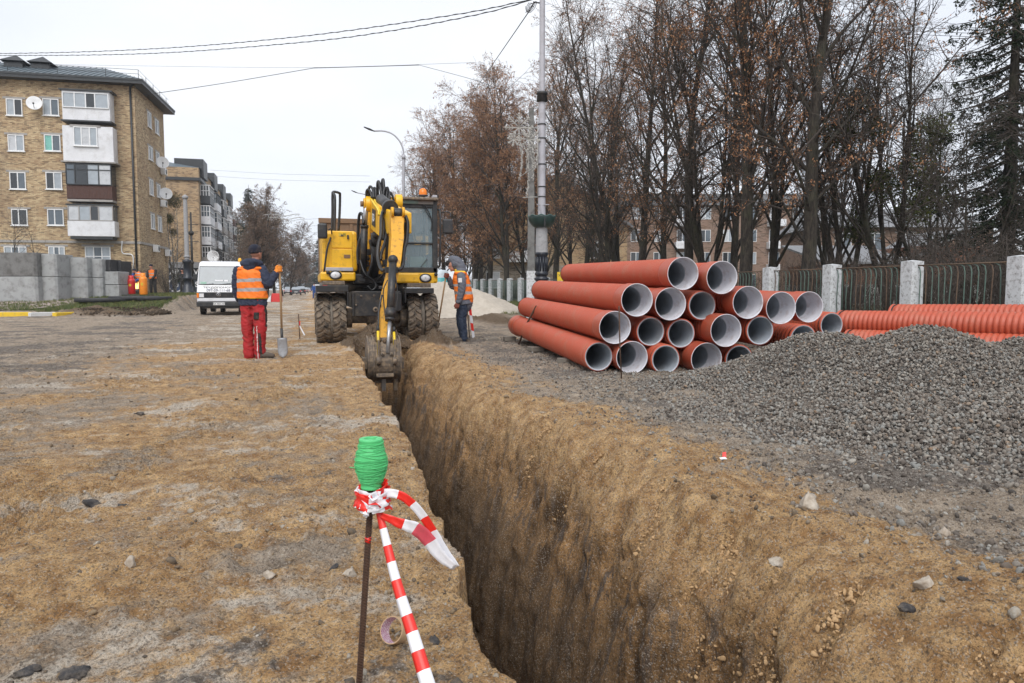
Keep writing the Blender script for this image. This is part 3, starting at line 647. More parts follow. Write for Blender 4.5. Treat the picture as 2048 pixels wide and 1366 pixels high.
def build_tree_protos():
    import copy
    for i in range(6):
        P = copy.deepcopy(LINDEN); P['stems'] = (1, 2, 1, 3, 2, 2)[i]; P['spread'] = (0.04, 0.16, 0.06, 0.2, 0.12, .2)[i]; P['h'] = (16, 15, 16.5, 14.5, 15.5, 15)[i]
        if P['stems'] > 1: P['levels'][0]['kids'] = 26 // P['stems'] + 3; P['rad'] = 0.17
        P['gap'] = (-0.1, -0.02, -0.1, 0.0, -0.02, -.35)[i]; P['leaves'] = (15, 8, 13, 7, 10, 14)[i]
        if i == 5: P['lsize'] = .09; P['levels'][0]['ang'] = (25, 60); P['levels'][1]['len'] = 6.4
        TREES['linden%d' % i] = tree_meshes('linden%d' % i, 11 + i, P, leafmat='rust_leaf' if i in (0, 2, 4, 5) else 'rust_leaf_dim')
    P = copy.deepcopy(LINDEN); P['leaves'] = 0; P['h'] = 13; P['stems'] = 3; P['spread'] = 0.34; P['levels'][0]['kids'] = 11; P['levels'][0]['ang'] = (15, 40); P['rad'] = 0.13
    TREES['bare'] = tree_meshes('bare', 31, P, twigmat='twig')
    P = copy.deepcopy(LINDEN); P['leaves'] = 13; P['h'] = 9; P['lsize'] = 0.12; P['rad'] = 0.15; P['stems'] = 2; P['spread'] = 0.25; P['levels'][0]['kids'] = 12; P['levels'][1]['len'] = 3.6; P['gap'] = -0.5
    TREES['brown'] = tree_meshes('brown', 37, P, leafmat='far_leaf')
    P = copy.deepcopy(LINDEN); P['leaves'] = 0; P['h'] = 5.4; P['rad'] = 0.06; P['levels'] = [lv(9, 0.08, 0.02, 0.9, 6, 16, 0.2, (30, 60), lead=True), lv(5, 0.14, 0.06, 0.8, 4, 6, 0.15, (25, 60), 2.0, 0.022), lv(4, 0.2, 0.03, 0.7, 3, 0, 0, (0, 0), 0.8, 0.009)]; P['thick'] = 1
    TREES['sapling'] = tree_meshes('sapling', 41, P, twigmat='twig_grey')
    P = copy.deepcopy(LINDEN); P['leaves'] = 0; P['h'] = 11; P['rad'] = 0.12; P['stems'] = 3; P['spread'] = 0.25; P['levels'][0]['kids'] = 7; P['levels'][1]['len'] = 3.2; P['levels'][1]['kids'] = 5
    TREES['birch'] = tree_meshes('birch', 43, P, 'birchbark', 'twig_grey')
    # thicket shrub: many thin stems from the ground
    P = dict(h=2.7, rad=0.022, rmin=0.004, thick=1, stems=26, spread=0.75, leaves=0, levels=[lv(7, 0.14, 0.05, 0.7, 4, 8, 0.15, (25, 65)), lv(4, 0.2, 0.04, 0.7, 3, 4, 0.2, (25, 60), 0.9, 0.010), lv(3, 0.25, 0, 0.6, 3, 0, 0, (0, 0), 0.45, 0.006)])
    TREES['thicket'] = tree_meshes('thicket', 47, P, 'twig', 'twig')
    # spruce
    r = random.Random(5); rng = np.random.RandomState(5); tk = MB(); tw = MB(); pts = []
    H = 15.0; tk.tube([(0, 0, -0.1), (0.05, 0, 5), (0, 0.05, 10), (0, 0, H)], [0.26, 0.19, 0.1, 0.02], 9)
    z = 1.8
    while z < H - 0.3:
        L0 = 3.5 * (1 - z / H) ** 0.75 + 0.3
        for k in range(6):
            an = r.uniform(0, 2 * math.pi); L = L0 * r.uniform(0.55, 1.15); d = Vector((math.cos(an), math.sin(an), 0)); P0 = Vector((0, 0, z + r.uniform(-.2, .2)))
            bp = [P0 + d * (L * t) + UP * (-0.55 * L * t + 0.32 * L * t * t) for t in (0, .25, .5, .75, 1)]
            tw.tube(bp, [0.035, 0.028, 0.02, 0.014, 0.006], 4)
            side = Vector((-d.y, d.x, 0))
            for j in range(int(L * 7) + 4):
                t = r.uniform(0.15, 1); i = min(3, int(t * 4)); q = bp[i].lerp(bp[i + 1], t * 4 - i); sgn = r.choice((-1, 1)); l2 = r.uniform(0.25, 0.75) * (1.15 - t * 0.6)
                e = q + side * sgn * l2 * 0.6 + d * l2 * 0.3 - UP * l2 * r.uniform(0.4, 1.1)
                for _ in range(12):
                    u = r.random(); c = q.lerp(e, u); pts.append((c.x, c.y, c.z))
        z += 0.30
    pts = np.array(pts); LV, LF = leaves_np(pts, 0.13, rng, 0.5, 0.30); V = np.concatenate([np.array(tw.v), LV]); F = tw.f + [tuple(x) for x in LF + len(tw.v)]
    TREES['spruce'] = (mesh_np('spruce_trunk', np.array(tk.v), tk.f, MATS['bark'], None, True), mesh_np('spruce_crown', V, F, [MATS['twig'], MATS['needle']], [0] * len(tw.f) + [1] * len(LF)))
    # mistletoe ball
    pts = rng.normal(size=(1500, 3)); pts = pts / np.linalg.norm(pts, axis=1)[:, None] * rng.uniform(0.2, 1, (1500, 1)) ** 0.5 * 0.5 * (1 + 0.25 * rng.normal(size=(1500, 1)) * 0.6)
    LV, LF = leaves_np(pts, 0.10, rng, -0.1, 0.35); TREES['mistletoe'] = mesh_np('mistletoe', LV, LF, [MATS['mistletoe']])
def place_tree(kind, p, rz, s, name, label, cat='tree', group=None, mist=(), tall=1.0):
    t = empty(name, p, 0, label, cat, group); t.rotation_euler = (0, 0, rz); t.scale = (s, s, s * tall)
    a, b = TREES[kind]; o = add_obj('trunk', a, t); o2 = add_obj('crown', b, t); 
    for (x, y, z, r) in mist:
        m = add_obj('mistletoe', TREES['mistletoe'], t); m.location = (x, y, z); m.scale = (r, r, r * 1.15); m.rotation_euler = (x, y, z)
    return t

# ---------------------------------------------------------------- buildings
def window(parent, M, x0, x1, z0, z1, y=0.0, mull=(0.5,), glass=('glass',), transom=None, depth=0.14, fr=0.06, sill=True, face='y', mat='white_frame'):
    """window in local wall plane; face 'y': wall plane at local y, facing -y; face 'x': plane at local x=y, facing +x"""
    def bb(mb, a0, a1, d0, d1, z0_, z1_, mi=0):
        if face == 'y': mb.bb(a0, a1, y + d0, y + d1, z0_, z1_, mi)
        else: mb.bb(y - d1, y - d0, a0, a1, z0_, z1_, mi)
    f = MB(); d0, d1 = -0.07, 0.0
    bb(f, x0, x0 + fr, d0, d1, z0, z1); bb(f, x1 - fr, x1, d0, d1, z0, z1); bb(f, x0 + fr, x1 - fr, d0, d1, z0, z0 + fr); bb(f, x0 + fr, x1 - fr, d0, d1, z1 - fr, z1)
    xs = [x0 + fr] + [x0 + (x1 - x0) * m for m in mull] + [x1 - fr]
    for m in xs[1:-1]: bb(f, m - fr * 0.6, m + fr * 0.6, d0, d1, z0 + fr, z1 - fr)
    if transom: bb(f, x0 + fr, x1 - fr, d0 - 0.003, d1, z0 + (z1 - z0) * transom - fr * .5, z0 + (z1 - z0) * transom + fr * .5)
    w = f.build('window', MATS[mat], parent, world=False)
    if parent.parent is not None: w = parent
    for i in range(len(xs) - 1):
        g = MB(); bb(g, xs[i] + 0.01, xs[i + 1] - 0.01, -0.03, -0.02, z0 + fr, z1 - fr); g.build('pane', MATS[glass[i % len(glass)]], w, world=False)
    if sill:
        s = MB(); bb(s, x0 - 0.06, x1 + 0.06, -0.12, 0.0, z0 - 0.06, z0 - 0.002); s.build('sill', MATS['white_frame'], w, world=False)
        s = MB(); bb(s, x0 - 0.22, x1 + 0.22, -0.03, 0.0, z1 + 0.002, z1 + 0.15); s.build('lintel', MATS['plaster'], w, world=False)
    return w
def dish(parent, p, r, axis, m='white_frame'):
    d = MB(); ax = Vector(axis).normalized(); prof = [(0.01, -0.2 * r), (r * .5, -0.16 * r), (r, 0.06 * r), (r * 1.02, 0.08 * r), (r * .98, 0.09 * r), (r * .5, -0.12 * r), (0.01, -0.16 * r)]
    d.lathe(prof, p, ax, 24); 
    d.cyl(Vector(p) - ax * 0.2 * r - Vector((0, 0, .0)), Vector(p) - ax * 0.75 * r, 0.03, seg=6); w = d.build('satellite_dish', MATS[m], parent, world=False)
    a = MB(); a.cyl(Vector(p) - Vector((0, 0, r * .9)), Vector(p) + ax * r * 0.7 - Vector((0, 0, r * .3)), 0.02, seg=6, mi=0); a.ball(Vector(p) + ax * r * 0.7 - Vector((0, 0, r * .3)), 0.07, 8); a.build('feed_arm', MATS['dark_trim'], w, world=False)
def aircon(parent, x, y, z, face='x'):
    a = MB(); 
    if face == 'x': a.bb(x + 0.05, x + 0.40, y - .4, y + .4, z - .28, z + .28)
    else: a.bb(x - .4, x + .4, y - .40, y - 0.05, z - .28, z + .28)
    w = a.build('air_conditioner', MATS['white_frame'], parent, bevel=0.02, world=False)
    f = MB()
    if face == 'x': f.lathe([(0.01, 0), (.2, 0), (.21, .012), (.01, .012)], (x + .395, y + .08, z), (1, 0, 0), 16)
    else: f.lathe([(0.01, 0), (.2, 0), (.21, .012), (.01, .012)], (x + .08, y - .395, z), (0, -1, 0), 16)
    f.build('fan_grille', MATS['dark_trim'], w, world=False)

def house_left():
    """five-storey brick block: local x along the front (0 = right corner), y depth, z up"""
    P0 = base_at(283, 55); P0.z = 0.0; rz = -math.radians(3.72)
    t = empty('apartment_building', P0, rz, 'five-storey tan brick apartment block with stacked mismatched balconies behind the concrete boxes', 'building')
    n = Matrix.Rotation(rz, 3, 'Z') @ Vector((0, 1, 0))
    ex = Matrix.Rotation(rz, 3, 'Z') @ Vector((1, 0, 0))
    def L(px, py):
        p = onplane(px, py, P0, n) - P0; return p.dot(ex), p.z
    def S(px, py):
        p = onplane(px, py, P0, ex) - P0; return p.dot(n), p.z
    W, D, H = 30.0, 8.3, 16.1
    # wall
    w = MB(); w.bb(-W, 0, 0.0, D, -0.6, H); wall = w.build('wall', MATS['brick_tan'], t, world=False)
    w = MB(); z1 = L(200, 484)[1]; w.bb(-W, 0.06, -0.06, D + .06, z1 - 0.1, z1 + 0.08); w.build('cornice_band', MATS['plaster'], t, world=False)
    w = MB(); zc = H; w.bb(-W - .6, 0.75, -0.75, D + 0.75, zc + 0.002, zc + 0.22); w.bb(-W - .64, 0.79, -0.79, D + 0.79, zc + 0.22, zc + 0.36)
    w.build('eaves', MATS['dark_trim'], t, world=False)
    # hipped roof with seams
    zr = zc + 0.36; rh = 1.9; x0, x1, y0, y1 = -W - .6, .7, -.7, D + .7; ym = (y0 + y1) / 2; hx = 3.9
    r = MB(); r.add([(x0, y0, zr), (x1, y0, zr), (x1, y1, zr), (x0, y1, zr), (x0 + hx, ym, zr + rh), (x1 - hx, ym, zr + rh)], [(0, 1, 5, 4), (1, 2, 5), (2, 3, 4, 5), (3, 0, 4), (3, 2, 1, 0)])
    roof = r.build('roof', MATS['slate_roof'], t, world=False)
    s = MB(); x = x0 + 0.4
    while x < x1 - 0.2:
        k = min(1.0, (x1 - x) / hx); s.cyl((x, y0, zr + .02), (x, y0 + (ym - y0) * k, zr + rh * k + .02), 0.03, seg=4); x += 0.42
    s.build('roof_seam', MATS['slate_roof'], roof, world=False, kind='stuff')
    g = MB(); 
    for k in range(10):
        a = x0 + 3.2 * k; g.cyl((a, y0 + .4, zr + .15), (a, y0 + .4, zr + .75), 0.02, seg=4)
    for h in (.45, .75): g.cyl((x0, y0 + .4, zr + h), (x1 - .3, y0 + .4, zr + h), .015, seg=4)
    for h in (.45, .75): g.cyl((x1 - .3, y0 + .4, zr + h), (x1 - .3, y1 - .4, zr + h), .015, seg=4)
    for k in range(5): g.cyl((x1 - .3, y0 + .4 + 2 * k, zr + .1), (x1 - .3, y0 + .4 + 2 * k, zr + .75), .02, seg=4)
    g.build('roof_railing', MATS['dark_trim'], roof, world=False)
    for px in (58, 2):
        x = L(px, 150)[0]; c = MB(); c.bb(x - .62, x + .62, 2.0, 3.2, zr + .3, zr + 1.35); c.build('chimney', MATS['dark_trim'], roof, world=False)
        c = MB(); c.add([(x - .85, 1.8, zr + 1.5), (x + .85, 1.8, zr + 1.5), (x + .85, 3.4, zr + 1.5), (x - .85, 3.4, zr + 1.5), (x, 2.6, zr + 2.1)], [(0, 1, 4), (1, 2, 4), (2, 3, 4), (3, 0, 4), (3, 2, 1, 0)])
        for a in (-.6, .6):
            for b in (2.02, 3.18): c.cyl((x + a, b, zr + 1.3), (x + a, b, zr + 1.55), .03, seg=4)
        c.build('chimney_cap', MATS['dark_trim'], roof, world=False)
    # windows of the front, by storey
    rows = [(197, 232), (269, 303), (344, 379), (418, 451)]
    G = [[('glass_light', 'glass_dark'), ('glass_light', 'glass')], [('curtain', 'glass_light'), ('curtain_green', 'glass')], [('glass_dark', 'glass'), ('glass_dark', 'glass_light')], [('glass_dark', 'glass_dark'), ('glass', 'glass')]]
    for k, (a, b) in enumerate(rows):
        for j, (p0, p1) in enumerate(((12 + 3.5 * k, 46 + 3.5 * k), (85 + 3.2 * k, 119 + 3.2 * k))):
            X0, Z1 = L(p0, a); X1, Z0 = L(p1, b); window(t, None, X0, X1, Z0, Z1, 0.0, (0.5 if k < 3 else 0.45,), G[k][j])
        for q in range(1, 4):
            xx = L(12, a)[0] - 3.0 * q - 1.2; window(t, None, xx, xx + 1.3, Z0, Z1, 0.0, (0.5,), ('glass', 'glass_light'))
    for (p0, p1) in ((8, 56), (97, 132), (170, 223)):
        X0, Z1 = L(p0, 493); X1, Z0 = L(p1, 545); window(t, None, X0, X1, Z0, Z1, 0.0, (0.34, 0.66), ('glass_light', 'glass'), transom=0.62)
    # balconies
    def slab(px0, px1, py, th=0.12, d=1.1):
        X0, Z = L(px0, py); X1, _ = L(px1, py); b = MB(); b.bb(X0, X1, -d, -0.002, Z - th, Z); return b, X0, X1, Z
    dpt = 1.0; K = 1 - dpt / 55.0
    def box_loggia(px0, px1, pt, pb, m):
        X0, Z1 = L(px0, pt); X1, Z0 = L(px1, pb); b = MB(); b.bb(X0 * K, X1 * K, -dpt, -0.002, Z0, Z1); o = b.build('balcony', MATS[m], t, bevel=0.02, world=False); return o, X0 * K, X1 * K, Z0, Z1
    o, X0, X1, Z0, Z1 = box_loggia(131, 229, 187, 249, 'white_panel')
    w = window(o, None, X0 + .05, X1 - .05, Z0 + (Z1 - Z0) * .42, Z1 - .12, -dpt - 0.012, (.26, .50, .70), ('glass_light', 'glass_light', 'glass_dark', 'glass_light'), sill=False)
    for k in range(1, 4): b = MB(); b.bb(X0 + (X1 - X0) * k / 4 - .02, X0 + (X1 - X0) * k / 4 + .02, -dpt - .02, -dpt - .002, Z0 + .1, Z0 + (Z1 - Z0) * .40); b.build('panel_strip', MATS['white_frame'], o, world=False)
    b = MB(); b.bb(X0 - .15, X1 + .2, -dpt - .15, 0, Z1 + .002, Z1 + .1); b.bb(X0 - .1, X1 + .1, -dpt - .1, 0, Z0 - .1, Z0 - .002); b.build('canopy', MATS['dark_trim'], o, world=False)
    o, X0, X1, Z0, Z1 = box_loggia(132, 236, 256, 329, 'white_panel')
    X2, Z3 = L(155, 259); X3, Z2 = L(204, 298); window(o, None, X2 * K, X3 * K, Z2, Z3, -dpt - .012, (.33, .68), ('glass_light', 'curtain', 'glass_light'))
    b = MB(); b.bb(X0 - .15, X1 + .15, -dpt - .08, 0, Z0 - .1, Z0 - .002); b.build('balcony_slab', MATS['plaster'], o, world=False)
    # third: brown boarded
    X0, Z1 = L(139, 331); X1, Z0 = L(232, 375); X0 *= K; X1 *= K
    ba = empty('balcony', (0, 0, 0)); ba.parent = t
    Zs = L(139, 401)[1]
    b = MB(); b.bb(X0, X1, -dpt, 0, Zs - .15, Zs); b.build('balcony_slab', MATS['plaster'], ba, world=False)
    b = MB(); n_ = 30
    for k in range(n_): a = X0 + (X1 - X0) * k / n_; b.bb(a, a + (X1 - X0) / n_ * .88, -dpt, -dpt + .03, Zs + .08, Z0 - .05)
    b.build('boarding', MATS['brown_wood'], ba, world=False, kind='stuff')
    window(ba, None, X0, X1, Z0, Z1, -dpt - .01, (.2, .47, .72), ('glass', 'glass_dark', 'glass_light', 'curtain'), transom=.72, sill=False, mat='dark_trim')
    b = MB(); b.bb(X0, X1, -dpt + .06, -.002, Z0, Z1 - .02); b.build('glazing_back', MATS['glass_dark'], ba, world=False)
    b = MB(); b.bb(X0, X1, -dpt + .06, -.002, Zs + .002, Z0 - .002); b.build('balcony_core', MATS['brown_wood'], ba, world=False)
    # fourth: glazed with curtains over white sheet
    X0, Z1 = L(143, 413); X1, Z0 = L(235, 445); X0 *= K; X1 *= K; Zs = L(143, 474)[1]
    bb_ = empty('balcony', (0, 0, 0)); bb_.parent = t
    b = MB(); b.bb(X0 - .05, X1 + .08, -dpt - .05, -.002, Zs, Z0); b.build('balcony_front', MATS['white_panel'], bb_, bevel=.03, world=False)
    b = MB(); b.bb(X0, X1, -dpt + .06, -.002, Z0 + .002, Z1); b.build('glazing_back', MATS['glass'], bb_, world=False)
    window(bb_, None, X0, X1, Z0 + .003, Z1, -dpt, (.25, .5, .68), ('curtain', 'glass_light', 'glass_dark', 'curtain'), sill=False, mat='plaster')
    b = MB(); b.bb(X0 - .1, X1 + .1, -dpt - .1, -.002, Z1 + .002, Z1 + .1); b.bb(X0 + .1, X1 - .1, -dpt, -.002, Zs - .2, Zs - .002); b.build('balcony_slab', MATS['dark_trim'], bb_, world=False)
    # gable end windows
    for (a, b_, c, d) in ((294, 302, 222, 258), (309, 317, 237, 271), (296, 305, 291, 323), (311, 318, 303, 330), (298, 306, 358, 392), (313, 320, 368, 396), (301, 309, 427, 459), (315, 323, 433, 464)):
        Y0, Z1 = S(a, c); Y1, Z0 = S(b_, d); window(t, None, Y0, Y1, Z0, Z1, 0.0, (0.5,), ('glass', 'glass_light'), face='x')
    for (px, py, r) in ((313, 325, .75), (320, 387, .78)): y, z = S(px, py); dish(t, (0.45, y, z), .5, (0.35, -1, .25))
    X, Z = L(75, 210); dish(t, (X, -.55, Z), .5, (.2, -1, .2))
    for (px, py) in ((322, 343), (322, 407), (307, 497), (331, 506)): y, z = S(px, py); aircon(t, 0, y, z)
    # down pipe, gas pipe
    b = MB(); X, Z = L(272, 180); Xb, _ = L(283, 540); b.cyl((-.25, -.1, 0.5), (-.25, -.1, H - .1), .075, seg=8); b.cyl((-.25, -.1, H - .1), (.35, -.6, H + .1), .07, seg=8); b.build('down_pipe', MATS['dark_trim'], t, world=False)
    b = MB(); q = [L(245, 482), L(246, 506), L(266, 511), L(267, 540)]; b.tube(spline([(x, -.12, z) for x, z in q], 5), .04, 6); b.build('gas_pipe', MATS['white_frame'], t, world=False)
    return t
def block(name, label, px, d, L, D, H, wallm, rz, front='x', **k):
    pass
def house_second():
    P0 = base_at(403, 101); P0.z = 0; t = empty('apartment_building', P0, 0, 'second brick apartment block with cluttered white balconies along the street', 'building')
    H = 17.2; W = 13.0; Ln = 46.0
    b = MB(); b.bb(-W, 0, 0, Ln, -0.5, H - 1.3); b.build('wall', MATS['brick_tan_far'], t, world=False)
    b = MB(); b.bb(-W, .4, -.3, Ln, H - 1.3, H - .9); b.build('cornice_band', MATS['dark_trim'], t, world=False)
    b = MB(); b.bb(-W, .05, .2, Ln, H - .9, H + .5); b.build('parapet', MATS['brick_tan_far'], t, world=False)
    b = MB(); b.add([(-W, .2, H + .5), (.3, .2, H + .5), (.3, Ln, H + .5), (-W, Ln, H + .5), (-W / 2, 3, H + 1.9), (-W / 2, Ln - 3, H + 1.9)], [(0, 1, 4), (1, 2, 5, 4), (2, 3, 5), (3, 0, 4, 5), (3, 2, 1, 0)]); roof = b.build('roof', MATS['slate_roof'], t, world=False)
    for k in range(4):
        y = 1.5 + k * 12.5; b = MB(); b.bb(-3.2, .55, y, y + 4.2, H - .6, H + 1.9); b.build('dormer', MATS['dark_trim'], roof, world=False)
    cs = ['white_panel', 'brown_wood', 'white_panel', 'plaster', 'dark_trim']; r = random.Random(4)
    for k in range(5):
        y = 1.6 + k * 9.0
        for f in range(5):
            z = 1.6 + f * 2.85
            g = MB(); g.bb(.002, 1.25, y, y + 5.0, z, z + 1.1); ba = g.build('balcony', MATS[r.choice(cs) if f else 'plaster'], t, bevel=.02, world=False)
            g = MB(); g.bb(.05, 1.15, y + .05, y + 4.95, z + 1.102, z + 2.5); g.build('glazing', MATS[r.choice(['glass', 'glass_dark', 'glass_light'])], ba, world=False)
            g = MB()
            for j in range(5): a = y + j * 1.24; g.bb(1.12, 1.22, a, a + .08, z + 1.11, z + 2.5)
            for j in range(4): g.bb(.02 + j * .36, .1 + j * .36, y - .03, y + .06, z + 1.11, z + 2.5)
            g.bb(0, 1.3, y - .06, y + 5.05, z + 2.5, z + 2.6); g.bb(.01, 1.24, y - .05, y + 5.0, z + 1.75, z + 1.82); g.build('glazing_frame', MATS['white_frame' if r.random() < .8 else 'dark_trim'], ba, world=False)
        for f in range(5): z = 2.6 + f * 2.85; window(t, None, y + 5.9, y + 7.3, z, z + 1.5, 0, (.5,), ('glass', 'glass_dark'), face='x')
    dish(t, (1.6, .3, 5.6), .8, (.1, -1, .1))
    # shop at its foot
    S0 = base_at(340, 88); s = empty('shop', (S0.x, S0.y, 0), -math.radians(12), 'dark shop front with white letters at the foot of the brick block', 'shop')
    g = MB(); g.bb(-4, 6.5, 0, 5, 0, 3.6); g.build('wall', MATS['shop_navy'], s, world=False)
    g = MB(); g.bb(-4.2, 6.7, -.4, 5.2, 3.602, 4.3); g.build('roof', MATS['grey_roof'], s, world=False)
    wr = Matrix.Rotation(math.pi / 2, 3, 'X').to_quaternion(); q = (Matrix.Rotation(-math.radians(12), 3, 'Z') @ Matrix.Rotation(math.pi / 2, 3, 'X')).to_quaternion()
    R = Matrix.Rotation(-math.radians(12), 3, 'Z'); O = Vector((S0.x, S0.y, 0))
    for (x, z, tx, sz) in ((0.0, 3.1, 'A  AP', .95), (3.6, 3.1, 'VIC', .95), (3.2, 1.6, 'S', .9), (.7, 1.55, '30', .7)):
        text('lettering', tx, sz, O + R @ Vector((x, -.06, z)), q, MATS['white_frame'], s)
    g = MB(); g.lathe([(.75, 0), (.9, 0), (.9, .04), (.75, .04)], (.7, -.05, 1.55), (0, -1, 0), 24); g.build('ring_emblem', MATS['white_frame'], s, world=False)
    g = MB(); g.bb(-.6, 2.1, -.03, -.003, .4, 2.6); g.build('banner', MATS['shop_blue'], s, world=False)
    # farther blocks closing the street on the left
    for (px, d, W, L_, H, lab, m) in ((470, 160, 12, 40, 16.5, 'third brick block of the street seen past the second one', 'brick_tan_far'), (505, 215, 12, 45, 16, 'farthest pale apartment block beyond the bare trees', 'plaster')):
        Q = base_at(px, d); Q.z = 0; u = empty('apartment_building', Q, 0, lab, 'building')
        g = MB(); g.bb(-W, 0, 0, L_, -.5, H); g.build('wall', MATS[m], u, world=False); g = MB(); g.bb(-W - .4, .4, -.4, L_ + .4, H + .002, H + .9); g.build('roof', MATS['slate_roof'], u, world=False)
        for k in range(7):
            for f in range(5): window(u, None, 2 + k * 5.6, 3.6 + k * 5.6, 2 + f * 2.9, 3.5 + f * 2.9, 0, (.5,), ('glass_dark', 'glass'), face='x', sill=False)
def houses_right():
    """buildings seen through the trees; local x across the view, y away"""
    R = -TH
    def B(px, d, label, name='apartment_building', rz=R, cat='building'):
        Q = base_at(px, d); Q.z = 0; return empty(name, Q, rz, label, cat)
    t = B(1000, 78, 'tan brick house with a gable and pale base behind the linden trunks'); W = 13.6; H = 7.6
    g = MB(); g.bb(-3, W, 0, 14, -.5, 3.6); g.build('base_wall', MATS['brick_pale'], t, world=False)
    g = MB(); g.bb(-3, W, 0, 14, 3.602, H); g.prism([(-3.0, 0, H), (W, 0, H), (6.3, 0, 12.8)], (0, 14, 0)); g.build('wall', MATS['brick_tan_far'], t, world=False)
    g = MB(); 
    for (a, b) in (((-3.6, H - .25), (6.3, 13.05)), ((6.3, 13.05), (W + .7, H - .25))): g.prism([(a[0], -.5, a[1]), (b[0], -.5, b[1]), (b[0], -.5, b[1] + .35), (a[0], -.5, a[1] + .35)], (0, 15, 0))
    g.build('roof', MATS['grey_roof'], t, world=False)
    for x in (-1.5, 2.2, 9.5):
        for z in (1.2, 4.4): window(t, None, x, x + 1.5, z, z + 1.7, 0, (.5,), ('glass_dark', 'curtain'))
    g = MB(); g.bb(.8, 3.2, -1.0, -.002, 3.9, 5.1); g.build('balcony', MATS['white_panel'], t, bevel=.03, world=False)
    t = B(1246, 92, 'long rosy brick apartment block with white balconies behind the trees'); W = 27; H = 11.5
    g = MB(); g.bb(0, W, 0, 12, -.5, H); g.build('wall', MATS['brick_rose'], t, world=False); g = MB(); g.bb(-.5, W + .5, -.6, 12.6, H + .002, H + 1.4); g.build('roof', MATS['grey_roof'], t, world=False)
    for f in range(4):
        for k in range(9):
            x = .9 + k * 2.9; z = 1.4 + f * 2.8; window(t, None, x, x + 1.35, z, z + 1.5, 0, (.5,), (('glass_dark', 'glass') if (k + f) % 3 else ('curtain', 'glass_light')), sill=False)
            if k in (2, 6): g = MB(); g.bb(x - .3, x + 1.8, -1.0, -.02, z - .9, z - .05); g.build('balcony', MATS['white_panel'], t, bevel=.03, world=False)
    t = B(1640, 66, 'two-storey house with a broad grey roof glimpsed above the brick shed'); W = 15.5; H = 6.6
    g = MB(); g.bb(0, W, 0, 10, -.5, H); g.build('wall', MATS['brick_rose'], t, world=False); g = MB(); g.add([(-.6, -.7, H), (W + .6, -.7, H), (W + .6, 10.7, H), (-.6, 10.7, H), (1, 5, H + 2.2), (W - 1, 5, H + 2.2)], [(0, 1, 5, 4), (1, 2, 5), (2, 3, 4, 5), (3, 0, 4), (3, 2, 1, 0)]); g.build('roof', MATS['grey_roof'], t, world=False)
    for f in range(2):
        for k in range(5): window(t, None, 1.2 + k * 2.8, 2.7 + k * 2.8, 1.6 + f * 2.9, 3.2 + f * 2.9, 0, (.5,), ('glass_dark', 'glass'))
    t = B(1650, 43, 'low red brick shed with a sloping grey roof behind the fence', 'brick_shed', cat='shed'); W = 10.5
    g = MB(); g.bb(0, W, 0, 6, -.3, 1.35); g.build('base_wall', MATS['plaster'], t, world=False)
    g = MB(); g.bb(.03, W, .03, 6, 1.352, 2.55); g.bb(5.2, W, .03, 6, 2.553, 3.6); g.build('wall', MATS['brick_red'], t, world=False)
    g = MB(); g.hexa([(-.3, -.5, 2.56), (5.3, -.5, 2.56), (5.3, 6.4, 3.9), (-.3, 6.4, 3.9), (-.3, -.5, 2.68), (5.3, -.5, 2.68), (5.3, 6.4, 4.02), (-.3, 6.4, 4.02)]); g.hexa([(4.9, -.5, 2.75), (8.2, -.5, 4.55), (8.2, 6.4, 4.55), (4.9, 6.4, 2.75), (4.9, -.5, 2.85), (8.2, -.5, 4.7), (8.2, 6.4, 4.7), (4.9, 6.4, 2.85)]); g.build('roof', MATS['grey_roof'], t, world=False)
    for k in range(3): g = MB(); g.bb(1.0 + 3.2 * k, 2.4 + 3.2 * k, -.03, .0, .25, 1.2); g.build('door', MATS['dark_trim'], t, world=False)

